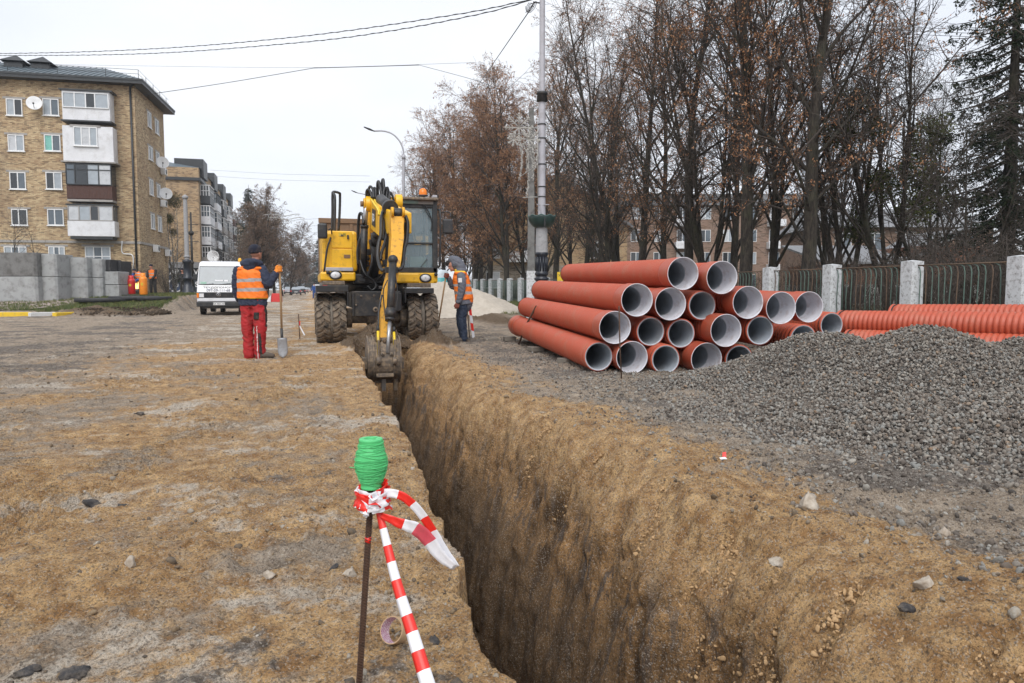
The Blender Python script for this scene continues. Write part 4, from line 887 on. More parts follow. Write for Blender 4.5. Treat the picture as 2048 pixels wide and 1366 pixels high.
# ---------------------------------------------------------------- fence at the right
def fence():
    # posts stand on a line parallel to the street
    X = 14.0 * CT; y0 = 6.0; y0 = base_at(2040, 14.25).y
    x0 = base_at(2040, 14.25).x; group = 'whitewashed concrete posts of the park fence'
    ys = [y0 + 2.66 * k for k in range(-2, 21)]
    labs = {2: 'whitewashed concrete fence post at the right edge of the photo', 3: 'whitewashed fence post above the horizontal orange pipes', 4: 'whitewashed fence post just right of the pipe stack', 5: 'whitewashed fence post rising behind the right end of the pipe stack'}
    for k, y in enumerate(ys):
        z = float(tz(x0, y)); w = 0.17
        p = MB(); p.bb(x0 - w, x0 + w, y - w, y + w, z - .15, z + 1.60); 
        p.add([(x0 - w, y - w, z + 1.60), (x0 + w, y - w, z + 1.60), (x0 + w, y + w, z + 1.60), (x0 - w, y + w, z + 1.60), (x0, y, z + 1.63)], [(0, 1, 4), (1, 2, 4), (2, 3, 4), (3, 0, 4)])
        lab = labs.get(k, 'whitewashed concrete post in the receding run of the green fence'); p.build('fence_post', MATS['whitewash'], None, bevel=.012, label=lab, cat='fence post', group=group)
    for k in range(len(ys) - 1):
        a, b = ys[k] + .17, ys[k + 1] - .17; z = float(tz(x0, a)); 
        lab = {2: 'green bent-bar fence panel ending at the post on the right edge', 3: 'green bent-bar fence panel over the horizontal pipes', 4: 'rusty bent-bar fence panel right of the pipe stack', 5: 'bent-bar fence panel just behind the pipe stack'}.get(k, 'bent-bar metal fence panel in the receding run by the trees')
        t = empty('metal_fence', (x0, (a + b) / 2, z), 0, lab, 'fence panel', 'bent-bar fence panels between the white posts')
        r = MB(); r.cyl((x0, a, z + 1.50), (x0, b, z + 1.50), .016, seg=6); r.build('rail', MATS['fence_rust'], t); r = MB(); r.cyl((x0, a, z + .22), (x0, b, z + .22), .016, seg=6); r.build('rail', MATS['fence_green'], t)
        n = 14; rr = random.Random(k)
        for j in range(n if k < 12 else 0):
            y = a + (b - a) * (j + .5) / n; q = rr.uniform(-.03, .03)
            c = MB(); pts = [(x0, y, z + .05), (x0 - .02, y + q, z + .7), (x0, y + .01, z + 1.32), (x0 + .01, y + .05, z + 1.44), (x0, y + .12, z + 1.49), (x0, y + .2, z + 1.50)]
            c.tube(pts, .013, 5); c.build('bar', MATS['fence_green' if rr.random() < .65 else 'fence_rust'], t)
        if k >= 12:
            c = MB()
            for j in range(n): y = a + (b - a) * (j + .5) / n; c.tube([(x0, y, z + .05), (x0, y, z + 1.35), (x0, y + .12, z + 1.5)], .013, 4)
            c.build('bar_run', MATS['fence_green'], t, kind='stuff')
def more_mats():
    dirty('fence_green', (0.085, 0.14, 0.115), 0.6, dirt=(0.07, 0.045, 0.03), amount=0.7, scale=9, bump=0.1)
    dirty('fence_rust', (0.13, 0.085, 0.055), 0.8, dirt=(0.05, 0.04, 0.03), amount=0.6, scale=9, bump=0.1)
    dirty('shop_navy', (0.012, 0.025, 0.04), 0.4); dirty('shop_blue', (0.02, 0.045, 0.10), 0.5)
    dirty('pipe_orange', (0.47, 0.088, 0.042), 0.48, dirt=(0.36, 0.17, 0.11), amount=0.5, scale=2.2, var=0.08, bump=0.03, fine=80)
    dirty('pipe_rim', (0.58, 0.14, 0.07), 0.45, dirt=(0.3, 0.15, 0.1), amount=0.3, scale=5, bump=0.0)
    dirty('pipe_lining', (0.42, 0.46, 0.51), 0.42, dirt=(0.24, 0.22, 0.2), amount=0.5, scale=3.5, bump=0.03)
    dirty('pipe_bell', (0.68, 0.68, 0.73), 0.42, dirt=(0.36, 0.26, 0.23), amount=0.55, scale=4.5, bump=0.03)
    dirty('rubber', (0.018, 0.018, 0.019), 0.6, dirt=(0.06, 0.05, 0.04), amount=0.4, scale=8)
    dirty('tyre', (0.035, 0.032, 0.030), 0.85, dirt=(0.235, 0.185, 0.135), amount=0.92, scale=5, lo=0.36, bump=0.5, fine=40)
    dirty('yellow', (0.86, 0.48, 0.018), 0.38, dirt=(0.20, 0.10, 0.03), amount=0.6, scale=3.6, bump=0.05, lo=0.54)
    dirty('yellow_worn', (0.78, 0.39, 0.018), 0.5, dirt=(0.10, 0.06, 0.03), amount=0.85, scale=6.5, bump=0.15, lo=0.52)
    dirty('yellow_bright', (0.85, 0.60, 0.03), 0.45, dirt=(0.3, 0.2, 0.1), amount=0.5, scale=9, bump=0.1)
    dirty('black_steel', (0.020, 0.021, 0.023), 0.45, dirt=(0.11, 0.085, 0.06), amount=0.7, scale=4, bump=0.2, fine=40)
    dirty('hose', (0.016, 0.017, 0.019), 0.42, dirt=(0.06, 0.055, 0.05), amount=0.4, scale=9)
    dirty('mud_steel', (0.13, 0.105, 0.085), 0.75, dirt=(0.30, 0.22, 0.14), amount=0.85, scale=9, bump=0.5, fine=40, lo=0.45)
    dirty('steel', (0.42, 0.43, 0.45), 0.35, 0.6, dirt=(0.2, 0.16, 0.12), amount=0.5, scale=7)
    dirty('chrome', (0.6, 0.6, 0.62), 0.18, 1.0, amount=0.1)
    dirty('wood', (0.30, 0.19, 0.095), 0.7, dirt=(0.12, 0.08, 0.05), amount=0.5, scale=9)
    dirty('wood_grey', (0.20, 0.175, 0.145), 0.9, dirt=(0.09, 0.08, 0.07), amount=0.6, scale=6, bump=0.4)
    dirty('rebar', (0.085, 0.045, 0.028), 0.85, dirt=(0.03, 0.02, 0.015), amount=0.6, scale=30, bump=0.3)
    dirty('pole_grey', (0.42, 0.42, 0.46), 0.45, dirt=(0.25, 0.24, 0.24), amount=0.5, scale=4, bump=0.1)
    dirty('pole_rough', (0.34, 0.34, 0.35), 0.9, dirt=(0.2, 0.2, 0.2), amount=0.7, scale=9, bump=0.4)
    dirty('pole_dark', (0.014, 0.018, 0.028), 0.35, dirt=(0.10, 0.095, 0.09), amount=0.25, scale=9)
    dirty('bowl_green', (0.018, 0.045, 0.042), 0.4, dirt=(0.05, 0.06, 0.055), amount=0.4, scale=6)
    dirty('flake', (0.42, 0.41, 0.385), 0.5, dirt=(0.3, 0.28, 0.24), amount=0.4, scale=12)
    dirty('orange_vest', (0.92, 0.20, 0.012), 0.65, dirt=(0.55, 0.12, 0.02), amount=0.5, scale=7, bump=0.1)
    dirty('reflect', (0.36, 0.35, 0.36), 0.4, dirt=(0.22, 0.2, 0.19), amount=0.5, scale=12)
    dirty('navy_cloth', (0.020, 0.028, 0.058), 0.8, dirt=(0.035, 0.045, 0.075), amount=0.6, scale=9, bump=0.2)
    dirty('grey_cloth', (0.115, 0.125, 0.155), 0.85, dirt=(0.18, 0.185, 0.20), amount=0.5, scale=9, bump=0.2)
    dirty('red_cloth', (0.38, 0.014, 0.018), 0.8, dirt=(0.20, 0.03, 0.025), amount=0.8, scale=5, bump=0.15)
    dirty('jeans', (0.018, 0.030, 0.058), 0.85, dirt=(0.05, 0.065, 0.10), amount=0.5, scale=6, bump=0.2)
    dirty('blue_cloth', (0.02, 0.09, 0.34), 0.8, scale=5); dirty('black_cloth', (0.02, 0.019, 0.02), 0.85, scale=5)
    dirty('boots', (0.10, 0.08, 0.065), 0.85, dirt=(0.2, 0.16, 0.12), amount=0.7, scale=14)
    dirty('skin', (0.48, 0.24, 0.17), 0.55, dirt=(0.38, 0.15, 0.11), amount=0.4, scale=14, bump=0.05)
    dirty('glove_orange', (0.75, 0.24, 0.02), 0.7, dirt=(0.35, 0.12, 0.03), amount=0.5, scale=20, bump=0.2); dirty('glove_red', (0.20, 0.055, 0.035), 0.8, dirt=(0.1, 0.03, 0.03), amount=0.5, scale=20)
    dirty('van_white', (0.74, 0.75, 0.77), 0.35, dirt=(0.45, 0.42, 0.38), amount=0.4, scale=2.5, bump=0.02)
    dirty('plastic_black', (0.022, 0.024, 0.027), 0.5, dirt=(0.09, 0.08, 0.07), amount=0.5, scale=4)
    dirty('lamp_glass', (0.75, 0.76, 0.78), 0.12, bump=0.0, amount=0.2); dirty('amber', (0.85, 0.22, 0.01), 0.25, bump=0.0, amount=0.1)
    dirty('brown_paint', (0.20, 0.115, 0.06), 0.6, dirt=(0.1, 0.07, 0.05), amount=0.6, scale=4); dirty('grey_paint', (0.22, 0.205, 0.19), 0.6, dirt=(0.12, 0.1, 0.08), amount=0.6, scale=4)
    dirty('mint', (0.24, 0.44, 0.34), 0.5, scale=6); dirty('seat_grey', (0.05, 0.05, 0.055), 0.8)
    dirty('teal', (0.06, 0.36, 0.38), 0.45, dirt=(0.2, 0.25, 0.25), amount=0.4, scale=4); dirty('pale_lid', (0.55, 0.62, 0.68), 0.4, scale=4)
    dirty('red_paint', (0.60, 0.025, 0.022), 0.4, scale=6, amount=0.25); dirty('orange_paint', (0.88, 0.27, 0.02), 0.4, scale=6, amount=0.25)
    dirty('kerb_yellow', (0.75, 0.50, 0.03), 0.8, dirt=(0.3, 0.25, 0.15), amount=0.6, scale=4); dirty('kerb_white', (0.66, 0.67, 0.68), 0.8, dirt=(0.3, 0.28, 0.25), amount=0.6, scale=4)
    dirty('slab_black', (0.032, 0.033, 0.037), 0.7, dirt=(0.1, 0.09, 0.08), amount=0.5, scale=3)
    n = NT('spool_green'); v = n.map(None, (1, 1, 1), (0.12, 0.08, 0)); w = n.n.new('ShaderNodeTexWave'); w.wave_type = 'BANDS'; w.bands_direction = 'Z'; w.inputs['Scale'].default_value = 110; w.inputs['Distortion'].default_value = 3.0; w.inputs['Detail'].default_value = 2; n.link(v, w.inputs['Vector'])
    n.base(n.mix(w.outputs['Fac'], (0.035, 0.34, 0.10), (0.13, 0.66, 0.25))); n.set(Roughness=0.5)
    dirty('twine_green', (0.11, 0.60, 0.22), 0.5, dirt=(0.04, 0.4, 0.12), amount=0.6, scale=60)
    dirty('tape_red', (0.80, 0.030, 0.020), 0.35, dirt=(0.6, 0.02, 0.02), amount=0.3, scale=9, bump=0.02); dirty('tape_white', (0.82, 0.83, 0.88), 0.35, dirt=(0.6, 0.6, 0.66), amount=0.3, scale=14, bump=0.02); dirty('tape_pink', (0.72, 0.10, 0.14), 0.35, bump=0.02)
    dirty('kraft', (0.50, 0.34, 0.20), 0.7, scale=12, bump=0.05)
    n = NT('roll_print'); w = n.n.new('ShaderNodeTexWave'); w.wave_type = 'BANDS'; w.bands_direction = 'DIAGONAL'; w.inputs['Scale'].default_value = 55; w.inputs['Distortion'].default_value = 9; w.inputs['Detail'].default_value = 3; w.inputs['Detail Scale'].default_value = 6; n.link(n.tc.outputs['Object'], w.inputs['Vector'])
    n.base(n.mix(n.ramp(w.outputs['Fac'], [(0.4, 0.0), (0.6, 1.0)]), (0.78, 0.74, 0.74), (0.36, 0.06, 0.22))); n.set(Roughness=0.5)
    n = NT('flame'); n.base((1.0, 0.4, 0.1)); n.b.inputs['Emission Color'].default_value = (1.0, 0.45, 0.12, 1); n.b.inputs['Emission Strength'].default_value = 3.0
    n = NT('wire'); n.base((0.03, 0.03, 0.035)); n = NT('wire_pale'); n.base((0.22, 0.23, 0.25))
    dirty('paving', (0.34, 0.27, 0.24), 0.9, dirt=(0.2, 0.17, 0.15), amount=0.5, scale=5)
    n = NT('cab_glass'); n.base((0.55, 0.68, 0.72)); n.set(Roughness=0.03, IOR=1.45); n.b.inputs['Transmission Weight'].default_value = 0.0
    n.b.inputs['Alpha'].default_value = 0.45; n.b.inputs['Specular IOR Level'].default_value = 1.0
    n.base((0.22, 0.30, 0.34))

# ---------------------------------------------------------------- corrugated drain pipes
PIPE = {}
def pipe_protos():
    def corr(L0, L1, pitch, lo, hi):
        pr = []; y = L0
        while y < L1 - pitch: pr += [(lo, y), (lo, y + pitch * .22), (hi, y + pitch * .36), (hi, y + pitch * .86)]; y += pitch
        pr.append((lo, min(y + .001, L1))); return pr
    ax = (0, 1, 0)
    def lining(L, r0, bell):
        pr = []
        if bell: pr = [(.216, 0.0), (.214, .02), (.209, .24), (.186, .31)]
        y = .32 if bell else 0.0
        if not bell: pr = [(.184, -.002)]
        pr2 = []
        while y < L: pr2 += [(r0 + .0022, y + .002), (r0 - .0012, y + .03)]; y += .06
        return pr, pr2
    for kind in ('bell', 'spigot', 'coarse_bell', 'coarse'):
        for far in (0,):
            L = 5.9; co = kind.startswith('coarse'); bell = 'bell' in kind; pitch = .082 if co else .046
            w = MB()
            if bell:
                w.lathe([(.221, 0.0), (.226, .004), (.226, .03), (.223, .05), (.224, .30), (.213, .36)] + corr(.36, L, pitch, .187 if co else .192, .211), (0, 0, 0), ax, 36)
            else:
                w.lathe([(.186, -.003), (.198, -.003), (.211, .006), (.211, .036), (.190, .045), (.190, .066)] + corr(.075, L - (.42 if not co else 0), pitch, .187 if co else .192, .211), (0, 0, 0), ax, 36)
                if not co: w.lathe([(.211, L - .42), (.226, L - .36), (.226, L - .02), (.222, L), (.19, L)], (0, 0, 0), ax, 36)
            V = np.array(w.v)
            d = {'pipe_wall': mesh_np('pipe_wall', V, w.f, [MATS['pipe_orange']], None, True)}
            a, b = lining(L, .178, bell); g = MB(); g.lathe(b, (0, 0, 0), ax, 36)
            if bell: g2 = MB(); g2.lathe([(.226, -.001), (.222, -.004)] + a + [(.178, .325)], (0, 0, 0), ax, 36); d['socket_lining'] = mesh_np('socket_lining', np.array(g2.v), g2.f, [MATS['pipe_bell']], None, True)
            else: g2 = MB(); g2.lathe([(.191, .045), (.2035, .047), (.2035, .064), (.191, .066)], (0, 0, 0), ax, 36); d['rubber_gasket'] = mesh_np('rubber_gasket', np.array(g2.v), g2.f, [MATS['rubber']], None, True); g.lathe([(.196, -.004), (.180, -.004), (.180, .01)], (0, 0, 0), ax, 36)
            d['lining'] = mesh_np('lining', np.array(g.v), g.f, [MATS['pipe_lining']], None, True)
            e = MB(); e.lathe([(.213, L - .02), (.213, L + .004), (.18, L + .004)], (0, 0, 0), ax, 36); d['end_ring'] = mesh_np('end_ring', np.array(e.v), e.f, [MATS['rubber']], None, True)
            PIPE[kind] = d
def place_pipe(kind, p, rz, tilt, label, group, roll=0.0, s=1.0):
    t = empty('drain_pipe', p, 0, label, 'pipe', group); t.rotation_euler = (tilt, roll, rz); t.rotation_mode = 'XYZ'
    t.rotation_euler = (Matrix.Rotation(rz, 3, 'Z') @ Matrix.Rotation(tilt, 3, 'X') @ Matrix.Rotation(roll, 3, 'Y')).to_euler(); t.scale = (s, 1, s)
    for k, me in PIPE[kind].items(): add_obj(k, me, t)
    return t
def pipes():
    g = 'orange corrugated drain pipes in the stack'
    A = [  # px, py, d, kind, label
        (1366, 547, 9.45, 'bell', 'topmost drain pipe of the stack, long smooth side visible, pale socket toward camera'),
        (1444, 555, 9.40, 'bell', 'second pipe of the top row, resting right of the topmost long pipe'),
        (1274, 600, 9.35, 'bell', 'left end pipe of the third layer with a pebble inside its wide socket'),
        (1341, 608, 9.45, 'bell', 'pale-socketed pipe directly beneath the left top pipe'),
        (1404, 611, 9.60, 'spigot', 'narrow-ended pipe wedged between two wide sockets under the top pair'),
        (1496, 605, 9.45, 'coarse_bell', 'wide-socket pipe just right under the second top pipe'),
        (1562, 616, 9.55, 'coarse_bell', 'wide socket stained with rusty mud in the upper right of the stack'),
        (1618, 614, 10.0, 'coarse_bell', 'clean wide socket at the upper right end beside the whitewashed post'),
        (1230, 655, 9.35, 'bell', 'left end pipe of the second layer, wide socket behind the thin upright rod'),
        (1301, 663, 9.55, 'spigot', 'dark-mouthed narrow pipe second in the second layer from the left'),
        (1362, 667, 9.60, 'spigot', 'dark-mouthed narrow pipe in the middle of the second layer'),
        (1452, 661, 9.35, 'coarse_bell', 'wide bright socket in the centre of the second layer'),
        (1520, 661, 9.55, 'spigot', 'narrow bright-mouthed pipe right of the central wide socket'),
        (1606, 678, 9.75, 'coarse', 'coarse-ribbed pipe half sunk behind the gravel with a loose black ring'),
        (1663, 650, 11.2, 'coarse', 'small-looking open pipe end next to the long crosswise pipe'),
        (1197, 713, 9.47, 'spigot', 'bottom left pipe of the stack lying on wooden blocks, long ribbed side visible'),
        (1264, 715, 9.37, 'bell', 'bottom pipe with a wide pale socket crossed by the thin rod'),
        (1331, 719, 9.40, 'spigot', 'bottom pipe with a grooved orange end, third from the left'),
        (1413, 718, 9.40, 'coarse_bell', 'bottom pipe with wide socket partly buried by gravel'),
        (1478, 719, 9.55, 'spigot', 'bottom pipe showing only its upper rim above the gravel'),
    ]
    for i, (px, py, d, k, lab) in enumerate(A):
        p = at(px, py, d); place_pipe(k, p, -math.radians(5.9), 0.020, lab, g, roll=i * 1.3, s=.945)
    def cw(c, q): return Vector((c * CT + q * ST, -c * ST + q * CT, 0))
    g2 = 'coarse orange pipes lying crosswise behind the gravel'
    dirn = cw(1.75, -2.2).normalized(); rz = math.atan2(-dirn.x, dirn.y); nrm = Vector((-dirn.y, dirn.x, 0));
    if nrm.dot(FWD) < 0: nrm = -nrm
    for (off, z, sh, lab) in ((0, .495, 0, 'long coarse-ribbed orange pipe lying crosswise on top, nearest the gravel peak'), (1.05, .60, .45, 'coarse orange pipe lying crosswise behind the upper one, under the fence'), (-.28, .18, .3, 'crosswise orange pipe of the lowest layer peeping out over the gravel'), (.34, .16, .1, 'crosswise orange pipe in the bottom layer hidden behind the others'), (.72, .2, .5, 'crosswise bottom pipe furthest back beside the fence')):
        p0 = cw(5.88, 13.0) + nrm * off + dirn * sh; p0.z = z; place_pipe('coarse', p0, rz, 0.016, lab, g2, s=1.04)
    # timbers and rods
    for (px, py, L, w, h, rot, lab) in ((1140, 727, .30, .16, .075, .5, 'short wooden block under the bottom pipe, nearest of the three'), (1072, 703, .24, .16, .08, .3, 'wooden block chocking the bottom pipe at its middle'), (1019, 682, .24, .14, .09, .2, 'dark wooden block under the far end of the bottom pipe'), (982, 682, .30, .14, .06, .1, 'flat brown brick-like timber lying on the mud left of the pipes')):
        p = hit(px, py); m = MB(); m.box(p + UP * (h / 2 + .005), (L, w * 1.6, h), Matrix.Rotation(rot - TH, 3, 'Z')); m.build('timber_block', MATS['wood_grey'], None, bevel=.006, label=lab, cat='wood block', group='timber under the pipes')
    a = hit(1033, 690); b = at(1072, 613, 13.4); r = MB(); r.tube([a - UP * .1, a.lerp(b, .5) + UP * .02, b], .018, 6); r.tube(spline([b, b + RIGHT * .05 + UP * .02, b + RIGHT * .06 - UP * .05], 3), .014, 5); r.build('metal_stake', MATS['rebar'], None, label='rusty hooked rod leaning against the left side of the pipe stack', cat='stake')
    a = hit(1244, 756); b = at(1238, 612, 8.75); r = MB(); r.tube([a - UP * .1, a.lerp(b, .4) + RIGHT * -.01, b], .0085, 6); r.build('metal_stake', MATS['rebar'], None, label='thin rod standing upright in front of the open pipe ends', cat='stake')

# ---------------------------------------------------------------- stone, gravel
def gz(X, Y):
    xl, xr, lip = trench_edges(Y); return tz(X, Y) + ground_fine(X, Y) + berm(X, Y, xl, lip)
def stones():
    rng = np.random.RandomState(3)
    shapes = []
    for i in range(7):
        V, F = ico(2, 50 + i, (1, .8 + .05 * (i % 3), .55 + .06 * (i % 4))); shapes.append(mesh_np('stone', V, F, [MATS['stone']]))
    cs = source_collection('crushed_stone', shapes)
    peb = []
    for i in range(6):
        V, F = ico(2, 80 + i, (1, .85, .6)); peb.append(mesh_np('pebble', V, F, [MATS['pebble']]))
    cp = source_collection('soil_clods', peb); cd = source_collection('dark_soil', [mesh_np('clod', *ico(2, 90 + i, (1, .85, .6)), [MATS['soil_dark']]) for i in range(3)])
    # heap base surface
    c = np.arange(0.3, 9.0, .035); q = np.arange(3.2, 11.2, .035); C, Q = np.meshgrid(c, q); X = C * CT + Q * ST; Y = -C * ST + Q * CT
    H = heap_h(X, Y) + 0.012 * fbm(X * 8, Y * 8, 3, 66); Z = tz(X, Y) + H
    n = C.shape[1]; i = np.arange(C.shape[0] - 1)[:, None] * n + np.arange(n - 1)[None]; F = np.stack([i, i + 1, i + 1 + n, i + n], 2).reshape(-1, 4)
    Vh = np.stack([X, Y, Z], 2).reshape(-1, 3); keep = (H.ravel()[F].max(1) > -0.02); F = F[keep]
    me = mesh_np('gravel_heap', Vh, F, [MATS['gravelbase']], None, True)
    hp = add_obj('gravel_heap', me); tag(hp, 'big heap of grey crushed stone in front of the orange pipes', 'gravel heap', kind='stuff')
    def heap_pts(spc, smin, smax, thr, zoff):
        c = np.arange(0.3, 8.9, spc); q = np.arange(3.0, 10.8, spc); C, Q = np.meshgrid(c, q); C = C.ravel() + rng.uniform(-.6, .6, C.size) * spc; Q = Q.ravel() + rng.uniform(-.6, .6, Q.size) * spc
        X = C * CT + Q * ST; Y = -C * ST + Q * CT; H = heap_h(X, Y); k = (H > thr) & ((C / Q < 0.80) | (rng.rand(C.size) < .55)); C, Q, X, Y, H = C[k], Q[k], X[k], Y[k], H[k]
        s = np.exp(rng.normal(math.log((smin * smax) ** .5), .5, len(X))).clip(smin, smax)
        return np.stack([X, Y, tz(X, Y) + H + s * zoff + rng.uniform(-.3, .6, len(X)) * s], 1), s
    P1, s1 = heap_pts(.0185, .0055, .023, -.015, .3); P2, s2 = heap_pts(.030, .007, .024, .02, 1.0)
    P = np.concatenate([P1, P2]); s = np.concatenate([s1, s2]); N = len(P)
    scatter('crushed_stone', P, rng.uniform(-3.14, 3.14, (N, 3)) * np.array([.5, .5, 1]), s, rng.randint(0, 7, N), cs, 'loose grey crushed stones covering the heap', 'gravel')
    # thin spread over the grey ground to the right of the trench
    N = 130000; X = rng.uniform(1.9, 9, N); Y = rng.uniform(1.2, 16, N); _, _, lip = trench_edges(Y)
    dens = 1.0 * sm(X, 2.3, 3.0) * (0.3 + .75 * sm(fbm(X * .9, Y * .9, 3, 140), -.15, .25)) * np.exp(-np.clip(Y - 5, 0, 20) / 5) + .10
    dens = dens * sm(X - lip, -.02, .25); k = (rng.rand(N) < dens) & (heap_h(X, Y) < 0.0); X, Y = X[k], Y[k]; s = np.exp(rng.normal(math.log(.0095), .5, len(X))).clip(.004, .034)
    P = np.stack([X, Y, gz(X, Y) + s * .25], 1); scatter('loose_gravel', P, rng.uniform(-3.14, 3.14, (len(X), 3)) * np.array([.4, .4, 1]), s, rng.randint(0, 7, len(X)), cs, 'grey stones strewn thinly over the ground right of the trench', 'gravel')
    # clods and pebbles on the left lot and along both lips
    N = 70000; X = rng.uniform(-7, 3.4, N); Y = 1.2 + rng.rand(N) ** 1.6 * 14; xl, xr, lip = trench_edges(Y)
    dens = .10 + .30 * sm(fbm(X * .9, Y * 1.1, 3, 150), .0, .35) + .45 * np.exp(-((X - xl + .12) / .22) ** 2) + .55 * np.exp(-((X - lip - .1) / .25) ** 2)
    dens = dens * np.where(X < 1.2, sm(xl - X, .0, .05), sm(X - lip, -.10, .0)); k = rng.rand(N) < dens; X, Y = X[k], Y[k]; s = np.exp(rng.normal(math.log(.0068), .55, len(X))).clip(.003, .030)
    P = np.stack([X, Y, gz(X, Y) + s * .2], 1); scatter('soil_clods', P, rng.uniform(-3.14, 3.14, (len(X), 3)) * np.array([.4, .4, 1]), s, rng.randint(0, 6, len(X)), cp, 'small clods and pebbles strewn over the sandy lot', 'pebbles')
    # crumbs stuck on the rounded lip and the wall top
    N = 16000; Y = 1.4 + rng.rand(N) ** 1.4 * 11; X, Z = right_profile(Y, .5 + .5 * rng.rand(N) ** .7); k = fbm(X * 3, Y * 3, 3, 155) > -.12; X, Y, Z = X[k], Y[k], Z[k]
    s = np.exp(rng.normal(math.log(.0056), .6, len(X))).clip(.003, .018); scatter('lip_crumbs', np.stack([X, Y, Z + .004], 1), rng.uniform(-3.14, 3.14, (len(X), 3)), s, rng.randint(0, 3, len(X)), source_collection('sandy_crumb', [mesh_np('crumb', *ico(2, 95 + i, (1, .85, .7)), [MATS['sand_lump']]) for i in range(3)]), 'sandy crumbs clinging to the rounded right lip of the trench', 'soil')
    # clods in the spoil mound below the machine and on the dug bank
    N = 2600; X = rng.normal(1.45, .5, N); Y = rng.normal(14.0, .8, N); m = 0.42 * np.exp(-(((X - 1.35) / 0.42) ** 2 + ((Y - 14.3) / 0.75) ** 2)) + 0.26 * np.exp(-(((X - 2.25) / 0.4) ** 2 + ((Y - 13.2) / 0.45) ** 2)); k = m > .04; X, Y, m = X[k], Y[k], m[k]
    s = rng.uniform(.015, .06, len(X)); scatter('spoil_clods', np.stack([X, Y, m], 1), rng.uniform(-3, 3, (len(X), 3)), s, rng.randint(0, 3, len(X)), source_collection('brown_soil', [mesh_np('clod', *ico(2, 120 + i, (1, .85, .7)), [MATS['soil']]) for i in range(3)]), 'brown earth clods heaped between the wheels of the digger', 'soil')
    N = 3500; X = rng.uniform(-8.8, -5.6, N); q = rng.normal(30.0, .55, N); Y = (q - X * ST) / CT; s = rng.uniform(.015, .07, N)
    scatter('bank_clods', np.stack([X, Y, tz(X, Y) + .03 + .12 * rng.rand(N)], 1), rng.uniform(-3, 3, (N, 3)), s, rng.randint(0, 3, N), cd, 'torn dark soil along the cut edge of the lawn', 'soil')
    # lime sand pile at the back
    r_ = np.linspace(0, 1, 60); a_ = np.linspace(0, 2 * np.pi, 200)[:-1]; R_, A_ = np.meshgrid(r_, a_, indexing='ij'); rad = 3.4 * (1 + .12 * np.sin(A_ * 2 + 1) + .06 * np.sin(5 * A_)); X0, Y0 = base_at(889, 30).x, base_at(889, 30).y
    X = X0 + R_ * rad * np.cos(A_); Y = Y0 + R_ * rad * np.sin(A_); Z = tz(X, Y) - .03 + 1.55 * (1 - R_) ** 1.06 * (1 - .15 * np.exp(-(R_ / .06) ** 2)) + .10 * fbm(X * 1.6, Y * 1.6, 4, 160, .6) + .05 * ridge(X * 4, Y * 4, 3, 162) * sm(1 - R_, 0, .2)
    n = A_.shape[1]; i = np.arange(59)[:, None] * n + np.arange(n)[None]; j = np.arange(59)[:, None] * n + (np.arange(n)[None] + 1) % n; F = np.stack([i, j, j + n, i + n], 2).reshape(-1, 4)
    o = add_obj('sand_pile', mesh_np('sand_pile', np.stack([X, Y, Z], 2).reshape(-1, 3), F, [MATS['lime']], None, True)); tag(o, 'pale limestone sand pile behind the worker with the hood', 'sand pile', kind='stuff')
    # single rocks
    R = [(1616, 1022, .075, 'whiterock', 'largest whitish limestone chunk on the ground right of the trench'), (1812, 1012, .042, 'whiterock', 'pale rounded rock upper right of the big limestone chunk'), (1890, 1060, .042, 'whiterock', 'tan broken rock at the edge of the spread gravel'), (1552, 1126, .03, 'whiterock', 'flat tan stone on the sandy lip below the limestone chunk'),
         (1845, 1195, .038, 'whiterock', 'flat whitish stone near the lower right corner'), (1925, 1205, .022, 'tarrock', 'grey rock beside the flat whitish stone at lower right'), (1812, 1222, .035, 'tarrock', 'dark earthy lump at lower right of the trench'), (1970, 935, .075, 'tarrock', 'dark brown boulder lying on the grey gravel at right'),
         (190, 1010, .085, 'tarrock', 'lump of black asphalt on the left lot'), (245, 1012, .035, 'tarrock', 'small asphalt piece beside the big black lump'), (262, 1136, .032, 'whiterock', 'round tan pebble-like rock in the lower left'), (540, 1156, .028, 'whiterock', 'bright white stone on the sand left of the rebar stake'),
         (60, 1345, .05, 'tarrock', 'broken asphalt slab in the bottom left corner'), (140, 1352, .05, 'tarrock', 'second asphalt piece at the bottom edge'), (867, 1286, .026, 'tarrock', 'grey rock beside the cardboard tape roll'), (700, 1150, .035, 'whiterock', 'pale stone right behind the rebar stake'), (280, 830, .06, 'tarrock', 'small black asphalt pyramid in the middle of the lot'), (668, 1140, .022, 'tarrock', 'dark crumbly clod left of the rebar stake')]
    for k, (px, py, s, m, lab) in enumerate(R):
        p = hit(px, py); X, Y = np.array([p.x]), np.array([p.y]); z = float(gz(X, Y)[0]) if (p.x < .6 or p.x > 1.95) else p.z
        V, F = ico(3, 300 + k, (1, .8, .95 if m == 'whiterock' else .42), .3); V = V * (1 + (0.10 if m == 'whiterock' else .45) * fbm(V[:, 0] * 3 + k, V[:, 1] * 3 + V[:, 2] * 2, 4, k, .7)[:, None]); me = mesh_np('rock', V * s * (1.0 if s > .05 else 1.1), F, [MATS[m]], None, m == 'tarrock'); o = add_obj('rock', me)
        o.location = (p.x, p.y, z + s * (.15 if m == 'whiterock' else .02)); o.rotation_euler = (0.1 * k % .4, 0.07 * k % .3, k * 1.7); tag(o, lab, 'rock')
    if heap_h: 
        p = hit(1970, 935)
